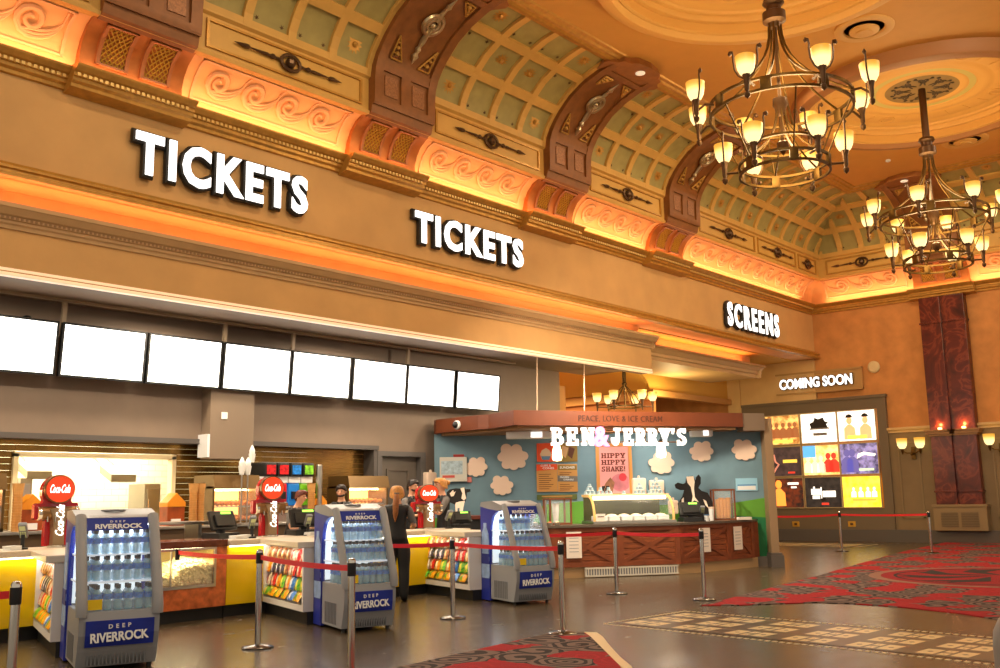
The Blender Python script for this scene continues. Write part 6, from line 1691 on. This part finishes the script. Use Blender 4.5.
# wooden glass box beside the case
def wood_box(p, w, d, h, rz, lab, name='wooden_display_box'):
    t = thing(name, lab, 'display box', p, rz); s = .035
    q = MB()
    for x in (0, w-s):
        for y in (0, d-s): q.box(x, x+s, y, y+s, 0, h)
    for z in (0, h-s): q.box(s, w-s, 0, s, z, z+s).box(s, w-s, d-s, d, z, z+s).box(0, s, s, d-s, z, z+s).box(w-s, w, s, d-s, z, z+s)
    q.build('wooden_frame', mat('box_wood', srgb(120, 66, 36), .45, var=.15), t)
    MB().box(s, w-s, .012, .018, s, h-s).box(s, w-s, d-.018, d-.012, s, h-s).build('glass', M_glass, t)
    return t
A = at(550, 523, 'd', 20.55)
wb = wood_box((A.x, A.y, ZW), .5, .4, .55, CA+.1, 'wooden framed glass box on the counter beside the ice cream case')
ps = MB().lathe([(.06, 0), (.06, .015), (.018, .02), (.018, .5), (.0, .51)], 12).build('steel_post', M_steel); p = at(546, 524, 'd', 20.4); ps.location = (p.x, p.y, ZW); tag(ps, 'slim steel post beside the wooden framed glass box', 'post')
p = at(556, 524, 'd', 20.75)
tp = thing('cup_tower', 'pale cups stacked inside the wooden framed glass box', 'cups', (p.x, p.y, ZW+.04)); MB().lathe([(.05, 0), (.065, .2), (.07, .21), (.08, .4), (.0, .4)], 14).build('cup_stack_body', M_white, tp)
M_sweet = mat('toppings', srgb(170, 90, 60), .6, var=.6, vscale=30)
for k in range(5):
    p = Vector((15.42, 12.86, ZW))+Vector((cos(CA), sin(CA), 0))*(k*.155)
    t = thing('topping_bowl', ['bowl of ice cream toppings hard against the water cooler', 'second bowl of toppings from the water cooler', 'middle one of the five topping bowls', 'fourth bowl of toppings from the water cooler', 'topping bowl nearest the ice cream case'][k], 'bowl', p, 0, 'topping bowls')
    MB().lathe([(.045, 0), (.07, .06), (.064, .06), (.04, .01), (0, .01)], 14).build('bowl', M_steel, t)
    tb = MB().lathe([(.06, .05), (.03, .075), (0, .08)], 12).build('toppings', mat('topping_%d' % (k % 3), srgb(*[(180, 90, 50), (220, 190, 150), (120, 60, 40)][k % 3]), .7, var=.5, vscale=40), t); tb['kind'] = 'stuff'
# cows --------------------------------------------------------------------------------
M_cowk = mat('cow_black', srgb(26, 20, 18), .6); M_coww = mat('cow_white', srgb(244, 222, 200), .6)
cow = thing('cow_cutout', 'flat black cow bust cutout with a white blaze behind the kiosk till', 'cow cutout', at(692, 523, 'd', 22.2), RZ)
k_ = 22.2/977
def px2(x, y): return ((x-692)*k_, (523-y)*k_)
CO = [(681, 562), (680, 503), (684, 497), (686, 491), (682, 491), (678, 489), (677, 485.5), (680, 483.5), (685, 485), (687.5, 484), (689, 478), (695, 477), (697.5, 482), (698.5, 478.5), (701, 476), (703, 479), (702.5, 485), (700, 489), (703, 492), (709, 494), (713, 502), (715, 510), (715, 562)]
MB().prism([px2(*p) for p in CO], 0, .05, 'y').build('cow_body', M_cowk, cow)
q = MB(); q.prism([px2(*p) for p in [(688.5, 478), (695.5, 477.5), (696.5, 483), (695.5, 490), (696, 498), (700, 503.5), (695.5, 501), (692.5, 503.5), (694, 497), (692.5, 488), (689.5, 484)]], -.012, 0, 'y'); q.build('white_blaze', M_coww, cow)
for f in ([(683, 500), (685, 498), (685, 504), (682.5, 505)], [(704, 500), (707, 502), (709, 509), (706, 506)], [(709.5, 508), (714, 510), (712.5, 519), (709, 518)]):
    MB().prism([px2(*p) for p in f], -.012, 0, 'y').build('white_patch', M_coww, cow)
cw = thing('cow_cutout', 'standing black and white cow cutout behind the blonde woman', 'cow cutout', at(458, 516, 'd', 21.6), RZ)
def px3(x, y): return ((x-458)*21.6/977, (516-y)*21.6/977)
BODY = [(447, 493), (450, 490), (456, 489), (462, 489.5), (464, 488), (466, 490), (470.5, 490), (470.5, 492.5), (467, 493.5), (466.5, 499), (465.5, 502), (464, 505), (462, 515.5), (459.5, 515.5), (459.5, 508), (457.5, 509), (457.5, 515.5), (455.5, 515.5), (455, 505), (451, 503), (447, 503)]
MB().prism([px3(*p) for p in BODY], 0, .05, 'y').build('cow_body', M_cowk, cw)
for f in ([(460.5, 489), (464.5, 488.3), (465, 494), (466.3, 499), (464, 501), (461.5, 499), (462.5, 494)], [(456, 503), (460, 502), (465, 501.5), (463.8, 506), (462, 515.4), (459.6, 515.4), (459.6, 508), (457.6, 508.6), (457.4, 515.4), (455.6, 515.4), (455.3, 505)], [(450, 494), (453.5, 490.5), (454, 493), (456, 492), (454, 496.5), (451.5, 497)]):
    MB().prism([px3(*p) for p in f], -.012, 0, 'y').build('white_patch', M_coww, cw)
rs = LD(-1.0, 21.6)
sb = thing('side_bench', 'dark side bench under the standing cow cutout', 'bench', LD(-1.4, 21.2), RZ)
bz = at(458, 516, 'd', 21.6).z+.008
MB().box(0, 2.1, 0, .8, bz-.08, bz, .01).build('bench_top', mat('bench_red', srgb(96, 44, 30), .4), sb); MB().box(.05, 2.05, .05, .75, 0, bz-.08).build('bench_body', M_plinth, sb)
# kiosk till and small things -----------------------------------------------------------
p = at(690, 523, 'd', 21.35); tl_ = dup(t0, (p.x, p.y, ZW), RZ+rad(10), 'black till on the wooden counter in front of the cow bust')
p = at(703, 526, 'd', 21.3); dup(tm, (p.x, p.y, ZW), RZ, 'grey card terminal beside the kiosk till')
for px, py, d, lab in ((707, 524, 21.55, 'small blue rimmed paper cup on the wooden counter'), (712, 523, 21.75, 'tall white paper cup stack beside the wafer case')):
    p = at(px, py, 'd', d); t = thing('paper_tumbler', lab, 'cup', (p.x, p.y, ZW))
    h = .14 if px == 707 else .3
    MB().lathe([(.045, 0), (.06, h*.85), (.0, h*.85)], 14).build('cup_body', M_white, t); MB().lathe([(.062, h*.85), (.064, h), (.0, h)], 14).build('cup_lid', mat('lid_blue', srgb(70, 110, 150), .4) if px == 707 else M_disp, t)
p = at(714, 521, 'd', 22.0)
wc = wood_box((p.x, p.y, ZW), .5, .3, .68, RZ, 'wooden wafer cone case at the pillar end of the counter', 'cone_case')
M_cone = mat('wafer', srgb(206, 140, 70), .6, var=.2, vscale=20)
for k in range(4):
    q = Vector((p.x, p.y, ZW+.04))+VL*(.14+.075*k)+VD*(.15)
    o = MB().lathe([(.045, 0), (.06, .3), (.065, .42+.03*(k % 2)), (.0, .38)], 12).build('cone_stack', M_cone); o.location = q
    tag(o, ['stack of wafer cones at the till side of the wooden cone case', 'second stack of wafer cones in the wooden cone case', 'third stack of wafer cones in the wooden cone case', 'stack of wafer cones at the pillar side of the wooden cone case'][k], 'cones', 'wafer cone stacks')
p = at(743, 520, 'd', 22.05); q = MB()
for k in range(5): q.box(-.16, .16, -.11, .11, k*.012, k*.012+.011)
o = q.build('paper_pile', M_paper); o.location = (p.x, p.y, ZW+.001); o.rotation_euler = (0, 0, RZ+.3); tag(o, 'flat pile of paper at the pillar end of the wooden counter', 'paper')
dp = dispenser(668, 500, 677, 514, 22.3, 'white dispenser low on the mural beside the cow bust')
# corridor chandelier --------------------------------------------------------------------
pc2 = at(624, 376, 'd', 26.0)
cc = thing('corridor_chandelier', 'small brass chandelier glowing in the corridor above the brown canopy', 'chandelier', (pc2.x, pc2.y, 4.95), RZ)
zc = at(624, 407, 'd', 26.0).z-4.95
q = MB(); q.tube([(0, 0, .0), (0, 0, -.32)], .05, 10); q.ball((0, 0, -.38), .07, 10); q.tube([(0, 0, -.38), (0, 0, zc)], .025, 8)
for k in range(6):
    a = k*PI/3; q.tube([(.03*cos(a), .03*sin(a), -.42), (.3*cos(a), .3*sin(a), zc+.28), (.45*cos(a), .45*sin(a), zc)], .014, 6)
q.lathe([(.43, zc-.02), (.47, zc-.02), (.47, zc+.02), (.43, zc+.02), (.43, zc-.02)], 40, cap=False)
q.build('frame', M_brass, cc, smooth=True)
for k in range(6):
    a = k*PI/3; x, y = .74*cos(a), .74*sin(a)
    q = MB(); bell(q, x, y, zc+.14, .66); q.build('lamp_shade', M_shade, cc, smooth=True)
    q = MB(); q.tube([(.45*cos(a), .45*sin(a), zc), (x, y, zc)], .015, 6); q.tube([(x, y, zc+.16), (x, y, zc+.05), (x, y, zc-.14)], [.05, .03, .015], 8); q.build('lamp_stem', M_brassdk, cc, smooth=True)
# rounded grey stand-in for an unidentified shape at the picture corner
p = at(1017, 640, 'd', 3.4)
bo = thing('unidentified_shape', 'pale grey rounded unidentified shape cut by the lower picture corner', 'unidentified_shape', (p.x, p.y, 0))
top = at(1010, 613, 'd', 3.4).z
MB().lathe([(.075, 0), (.075, top-.11), (.07, top-.06), (.05, top-.02), (.02, top), (0, top)], 24).build('shaft', mat('shape_grey', srgb(150, 144, 138), .5), bo, smooth=True); MB().lathe([(.12, 0), (.12, .02), (.08, .04)], 24).build('base', M_fdark, bo)
# ================================================================ PEOPLE
M_skin = mat('skin', srgb(222, 166, 132), .5); M_shirt = mat('shirt_grey', srgb(112, 106, 102), .8); M_vest = mat('waistcoat_black', (.012, .011, .012), .6)
M_trou = mat('trousers_black', (.011, .011, .012), .7); M_shoe = mat('shoe_black', (.01, .01, .01), .35); M_whiteshirt = mat('collar_pale', srgb(150, 140, 130), .7)
M_blond = mat('hair_blond', srgb(190, 130, 62), .45, var=.3, vscale=30); M_brownh = mat('hair_brown', srgb(70, 42, 24), .45, var=.3, vscale=30); M_darkh = mat('hair_dark', srgb(36, 24, 18), .45, var=.3, vscale=30)
M_auburn = mat('hair_auburn', srgb(96, 40, 22), .45, var=.3, vscale=30); M_pony = mat('hair_ponytail', srgb(150, 92, 48), .45, var=.3, vscale=40)
M_eye = mat('eye_dark', (.02, .015, .012), .3); M_lip = mat('lip', srgb(176, 92, 80), .5)
def skin_mesh(chains, root):
    """chains: lists of (x, y, z, rx, ry); the first point of a chain is welded to an existing joint when it coincides"""
    me = bpy.data.meshes.new('tmp'); V, E, Rr, idx = [], [], [], {}
    for ch in chains:
        prev = None
        for x, y, z, rx, ry in ch:
            key = (round(x, 4), round(y, 4), round(z, 4))
            if key not in idx: idx[key] = len(V); V.append((x, y, z)); Rr.append((rx, ry))
            if prev is not None and prev != idx[key]: E.append((prev, idx[key]))
            prev = idx[key]
    me.from_pydata(V, E, [])
    o = bpy.data.objects.new('tmp', me); COL.objects.link(o)
    o.modifiers.new('s', 'SKIN')
    for i, sv in enumerate(me.skin_vertices[0].data): sv.radius = Rr[i]; sv.use_root = (i == 0)
    o.modifiers['s'].branch_smoothing = .6
    m2 = o.modifiers.new('d', 'SUBSURF'); m2.levels = 2; m2.render_levels = 2
    bpy.context.view_layer.update()
    out = bpy.data.meshes.new_from_object(o.evaluated_get(bpy.context.evaluated_depsgraph_get()))
    bpy.data.objects.remove(o); bpy.data.meshes.remove(me)
    return out
def person(name, label, loc, rz, H, armL, armR, lean=0.0, hair='short', hair_m=None, female=False, beard=False, tie=True, turn=0.0, sleeves='short'):
    """faces -y; armL/armR: elbow and wrist offsets from the shoulder, x outwards"""
    k = H/1.75
    sw = .165 if female else .19
    hipw = .088
    def ln(y, z): return (y-lean*max(0, z-.95)*1.0, z)
    def P(x, y, z, rx, ry): y2, z2 = ln(y, z); return (x, y2, z2, rx, ry)
    body = [P(0, 0, .95, .155 if female else .15, .105), P(0, 0, 1.1, .12 if female else .14, .09), P(0, -.005, 1.28, .15 if female else .165, .108), P(0, 0, 1.41, .13, .09), P(0, .005, 1.475, .07, .062), P(0, -.005, 1.535, .05, .052), P(0, -.02, 1.60, .066, .082), P(0, -.018, 1.665, .074, .092), P(0, -.01, 1.725, .05, .062)]
    ch = [body]
    for g, arm in ((-1, armL), (1, armR)):
        (ex, ey, ez), (wx, wy, wz) = arm
        sh = P(g*sw, 0, 1.405, .055, .055); S0 = Vector(sh[:3])
        el = S0+Vector((g*ex, ey, ez)); wr = el+Vector((g*wx, wy, wz)); d = (wr-el).normalized()
        side = d.cross(Vector((0, 0, 1)));  side = side.normalized() if side.length > .2 else Vector((g, 0, 0))
        ch.append([body[3], sh, (*(S0.lerp(el, .5)), .046, .046), (*el, .039, .039), (*(el.lerp(wr, .4)), .036, .036), (*wr, .024, .024)])
        palm = wr+d*.05; ch.append([(*wr, .024, .024), (*palm, .032, .02)])
        for f, (o_, L_) in enumerate(((-.027, .062), (-.009, .075), (.009, .07), (.026, .055))):
            b0 = palm+d*.03+side*o_; b1 = b0+d*L_*.55+Vector((0, 0, -.012)); b2 = b1+d*L_*.35+Vector((0, 0, -.02))
            ch.append([(*palm, .032, .02), (*b0, .0095, .0095), (*b1, .0085, .0085), (*b2, .007, .007)])
        th0 = wr+d*.03-side*g*.03; ch.append([(*palm, .032, .02), (*th0, .011, .011), (*(th0+d*.035-side*g*.015), .0095, .0095), (*(th0+d*.06-side*g*.012), .008, .008)])
    for g in (-1, 1):
        ch.append([body[0], (g*hipw, 0, .87, .09, .09), (g*.092, -.01, .68, .076, .078), (g*.095, -.012, .5, .056, .058), (g*.095, .01, .32, .052, .056), (g*.095, .015, .1, .036, .04), (g*.098, -.04, .045, .04, .036), (g*.1, -.14, .035, .038, .026)])
    me = skin_mesh(ch, 0)
    for v in me.vertices: v.co *= k
    me.materials.append(M_skin)
    for pl_ in me.polygons: pl_.use_smooth = True
    bo = bpy.data.objects.new('body', me); COL.objects.link(bo)
    t = thing(name, label, 'person', loc, rz); bo.parent = t
    hy, hz = ln(-.018, 1.65); hc = Vector((0, hy, hz))*k
    def garment(nm, m, test, offs):
        t_ = bmesh.new(); t_.from_mesh(me)
        bmesh.ops.recalc_face_normals(t_, faces=t_.faces[:]); t_.normal_update()
        nv = {v: v.normal.copy() for v in t_.verts}
        dele = [f for f in t_.faces if not test(f.calc_center_median()/k)]
        bmesh.ops.delete(t_, geom=dele, context='FACES')
        for v in t_.verts: v.co += nv[v]*offs*k
        q = bpy.data.meshes.new(nm); t_.to_mesh(q); t_.free(); q.materials.append(m)
        for pl_ in q.polygons: pl_.use_smooth = True
        o = bpy.data.objects.new(nm, q); COL.objects.link(o); o.parent = t; return o
    slv = 1.19 if sleeves == 'short' else .9
    def axis_y(z): return ln(0, z)[0]
    in_arm = lambda c: abs(c.x) > .155 or abs(c.y-axis_y(c.z)) > .16
    garment('shirt', M_shirt, lambda c: (.92 < c.z < 1.475 and not in_arm(c)) or (in_arm(c) and c.z > (slv if sleeves == 'short' else .98) and c.z < 1.5 and (sleeves != 'short' or abs(c.y-axis_y(c.z)) < .13)), .010)
    garment('waistcoat', M_vest, lambda c: .90 < c.z < 1.455 and not in_arm(c) and not (c.z > 1.2 and c.y-axis_y(c.z) < -.02 and abs(c.x) < .055*(c.z-1.15)/.26), .022)
    garment('trousers', M_trou, lambda c: .075 < c.z < .955 and abs(c.x) < .24 and not (c.y < -.2), .022)
    garment('shoes', M_shoe, lambda c: c.z < .085, .014)
    q = MB()
    for g in (-1, 1): q.ball(hc+Vector((g*.03, -.084, .005))*k, .011*k, 8, (1, .6, .7))
    q.build('eyes', M_eye, t)
    MB().ball(hc+Vector((0, -.088, -.062))*k, .02*k, 8, (1.1, .4, .3)).build('mouth', M_lip, t)
    MB().tube([hc+Vector((0, -.086, .01))*k, hc+Vector((0, -.108, -.028))*k, hc+Vector((0, -.09, -.036))*k], [.008*k, .014*k, .009*k], 8).build('nose', M_skin, t, smooth=True)
    for g in (-1, 1): MB().ball(hc+Vector((g*.077, .01, -.01))*k, .026*k, 8, (.4, .8, 1.2)).build('ear', M_skin, t)
    # hair cap: a shell over the skull, open at the face
    q = MB(); n, m = 22, 12
    hs = 1.14 if female else 1.02
    R_ = []
    low = {'short': -.075, 'pony': -.1, 'bun': -.08, 'long': -.13}[hair]
    for i in range(m+1):
        ring = []
        for j in range(n):
            a = 2*PI*j/n
            back = .5+.5*sin(a)                # 1 at the back
            zs = -.005 if hair == 'short' else -.045
            if back < .5: u_ = back*2; u_ = u_*u_*(3-2*u_); z0 = .052+(zs-.052)*u_
            else: u_ = back*2-1; z0 = zs+(low-zs)*u_
            phi = (PI/2)*i/m
            zt = .112
            z = z0+(zt-z0)*sin(phi); rr = cos(phi)**.55 if i < m else .02
            fl_ = 1.0+(.05*sin(j*2.3) if i < 5 else .02)
            ring.append(hc+Vector((.092*hs*rr*cos(a)*fl_, .116*rr*sin(a)*fl_+.004, z+.006))*k)
        R_.append(ring)
    q.sweep(R_)
    if hair == 'pony':
        pass
    hr = q.build('hair', hair_m or M_darkh, t, smooth=True)
    if hair == 'pony':
        q = MB(); b = hc+Vector((0, .115, .0))*k
        q.tube([b+Vector(v)*k for v in ((0, -.02, -.02), (.0, .03, -.025), (.004, .05, -.09), (.012, .05, -.2), (.016, .045, -.31), (.02, .04, -.38), (.02, .04, -.44))], [.022*k, .028*k, .038*k, .042*k, .036*k, .022*k, .005*k], 12)
        q.build('ponytail', M_pony, t, smooth=True)
        q = MB(); q.lathe([(.034*k, -.01), (.04*k, 0), (.034*k, .01)], 12, b.x, b.y+.02*k, b.z, cap=False); q.build('hair_tie', M_shirt, t)
    if hair == 'bun':
        q = MB(); q.ball(hc+Vector((0, .13, .035))*k, .045*k, 10); q.build('hair_bun', hair_m, t, smooth=True)
    if hair == 'long':
        q = MB()
        for g in (-1, 1): q.tube([hc+Vector((g*.078, -.02, .05))*k, hc+Vector((g*.092, -.01, -.03))*k, hc+Vector((g*.085, .0, -.11))*k], [.025*k, .03*k, .012*k], 8)
        q.build('side_locks', hair_m, t, smooth=True)
    if beard:
        q = MB(); q.tube([hc+Vector((.066*cos(a), -.02-.06*sin(a), -.055-.025*sin(a)))*k for a in [PI*i/10 for i in range(11)]], [.006*k]+[.017*k]*9+[.006*k], 8); q.build('beard', M_darkh, t, smooth=True)
    if tie:
        q = MB(); cy, cz = ln(-.085, 1.455); c = Vector((0, cy, cz))*k
        for g in (-1, 1): q.prism([(c.x, c.z), (c.x+g*.055*k, c.z+.028*k), (c.x+g*.055*k, c.z-.028*k)], c.y-.012*k, c.y+.01*k, 'y')
        q.build('bow_tie', M_vest, t)
    return t
FWD = ((.03, -.08, -.27), (-.05, -.22, .02))            # elbow down, forearm forward
DOWN = ((.06, .0, -.29), (.02, -.05, -.25))
CROSS = ((.03, -.06, -.27), (-.17, -.17, .08))
AWAY = YAW+PI/2                                         # facing along the view
p = fl(397, 602)
person('person', 'woman seen from behind with a long ponytail, black waistcoat and black trousers', (p.x, p.y, 0), AWAY+rad(4), 1.83, ((.07, -.06, -.26), (-.02, -.2, -.02)), ((.11, .0, -.25), (.03, -.17, -.13)), hair='pony', hair_m=M_blond, female=True, tie=False).scale = (1.12, 1.1, 1)
p = at(411, 500, 'd', 19.6)
person('person', 'bearded man in a black waistcoat behind the counter, looking down beside the blonde woman', (p.x, p.y, 0), RZ+rad(52), at(411, 480.5, 'd', 19.6).z, FWD, CROSS, lean=.04, hair='short', hair_m=M_darkh, beard=True)
p = at(444, 500, 'd', 19.1)
person('person', 'blonde woman in profile with tied up hair, arms raised before her waistcoat', (p.x, p.y, 0), RZ+rad(-62), at(444, 483, 'd', 19.1).z+.08, ((.02, -.14, -.23), (-.06, -.2, .12)), ((.02, -.14, -.23), (-.06, -.2, .1)), lean=.06, hair='bun', hair_m=M_blond, female=True)
p = at(341.5, 495, 'y', 14.35)
person('person', 'dark haired man in a waistcoat and bow tie above the middle water cooler', (p.x, p.y, 0), RZ+rad(-6), 1.90, DOWN, DOWN, hair='short', hair_m=M_darkh, beard=True)
p = at(288, 500, 'y', 14.2)
person('person', 'auburn haired worker stooping behind the till by the soda tower', (p.x+.05, p.y, 0), RZ+rad(60), 1.80, FWD, FWD, lean=.32, hair='short', hair_m=M_auburn, tie=False)
# ================================================================ LIGHT, CAMERA
def area(name, loc, rot, sx, sy, power, col, spread=None):
    l = bpy.data.lights.new(name, 'AREA'); l.shape = 'RECTANGLE'; l.size = sx; l.size_y = sy; l.energy = power; l.color = col
    if spread: l.spread = spread
    o = bpy.data.objects.new(name, l); COL.objects.link(o); o.location = loc; o.rotation_euler = rot
    return o
def point(name, loc, power, col, r=.3):
    l = bpy.data.lights.new(name, 'POINT'); l.energy = power; l.color = col; l.shadow_soft_size = r
    o = bpy.data.objects.new(name, l); COL.objects.link(o); o.location = loc; return o
AMB = (1, .60, .20); ORG = (1, .50, .26)
# cove strips behind the cornice and behind the fascia crown
area('cove_light', ((XR-4)/2, YW-.2, 8.13), (rad(180-20), 0, 0), XR+2, .1, 200, ORG)
area('cove_light', (XR-.2, 4, 8.13), (0, rad(180+20), 0), .1, 19, 120, ORG)
area('fascia_cove_light', (9, YW+.22, 5.7), (rad(180+25), 0, 0), 26, .1, 190, (1, .40, .18))
area('fascia_cove_light', (26.2, EY-.14, zt2+.04), (rad(180), 0, 0), 6.8, .1, 42, (1, .38, .16))
for c in (CH1, CH2):
    point('chandelier_light', (c.x, c.y, 8.7), 300, (1, .74, .38), .9)
    point('chandelier_light', (c.x, c.y, 7.6), 290, (1, .74, .38), .7)
# ceiling downlights, plus added tilted fill to brighten floor and counters
for x in (3, 9.5, 20.5, 28.5):
    area('ceiling_downlight', (x, 9.5, ZC-.1), (0, 0, 0), .6, .6, 150, (1, .80, .52))
    area('hall_fill', (x-1.5, 2.6, ZC-.1), (rad(32), 0, rad(-12)), .6, .6, 230, (1, .86, .64))
# kitchen strip lamps, counter lamps
area('kitchen_light', (8.2, 17.5, 3.05), (0, 0, 0), 4, .8, 300, (1, .93, .75))
for x in (1, 5, 9, 13): area('counter_light', (x, 15.0, 4.86), (0, 0, 0), 1.2, .4, 110, (1, .82, .6))
for x in range(0, 22, 3): area('counter_fill', (x+.6, YW-.6, 4.6), (rad(8), 0, 0), .25, .25, 62, (1, .86, .66))  # added fill in front of the fascia to brighten the counters
# added fill under the kiosk canopy and before it, to brighten the mural
for l_, d_ in ((2.1, 21.7), (3.4, 21.8)):
    area('canopy_fill', LD(l_, d_, 3.02), (rad(10), 0, RZ), .3, .12, 20, (1, .9, .75))
p = LD(2.6, 19.2, 4.6); area('kiosk_fill', p, (rad(38), 0, RZ), .5, .5, 270, (1, .86, .66))
for y in (cy0+.33, cy1-.33): point('column_uplight', (XR-.42, y, 3.66), 9, (1, .42, .12), .05)
# corridor
area('corridor_light', (VC+1.5, 21, 5.0), (0, 0, 0), 3, 3, 800, (1, .76, .36))
point('corridor_point', (pc2.x, pc2.y+.2, 3.3), 160, (1, .72, .32), .3)
point('corridor_point', (27.5, 16.6, 4.6), 120, (1, .76, .34), .3)  # added fill for the yellow arch wall
w = bpy.data.worlds.new('hall'); S.world = w; w.use_nodes = True
bg = w.node_tree.nodes['Background']; bg.inputs['Color'].default_value = (1, .86, .68, 1); bg.inputs['Strength'].default_value = .62

cam = bpy.data.cameras.new('camera'); co = bpy.data.objects.new('camera', cam); COL.objects.link(co)
cam.sensor_width = 36; cam.lens = FPX*36/1000; cam.clip_end = 200
R = Matrix((RT, UP, -FW)).transposed()
co.matrix_world = Matrix.Translation(CAM) @ R.to_4x4()
S.camera = co
S.view_settings.view_transform = 'Standard'; S.view_settings.look = 'None'; S.view_settings.exposure = 0; S.view_settings.gamma = 1
S.view_settings.use_curve_mapping = False
S.cycles.use_denoising = True
S.cycles.max_bounces = 6; S.cycles.diffuse_bounces = 3; S.cycles.glossy_bounces = 3; S.cycles.transmission_bounces = 4; S.cycles.transparent_max_bounces = 8
S.cycles.sample_clamp_indirect = 6
bpy.context.view_layer.update()
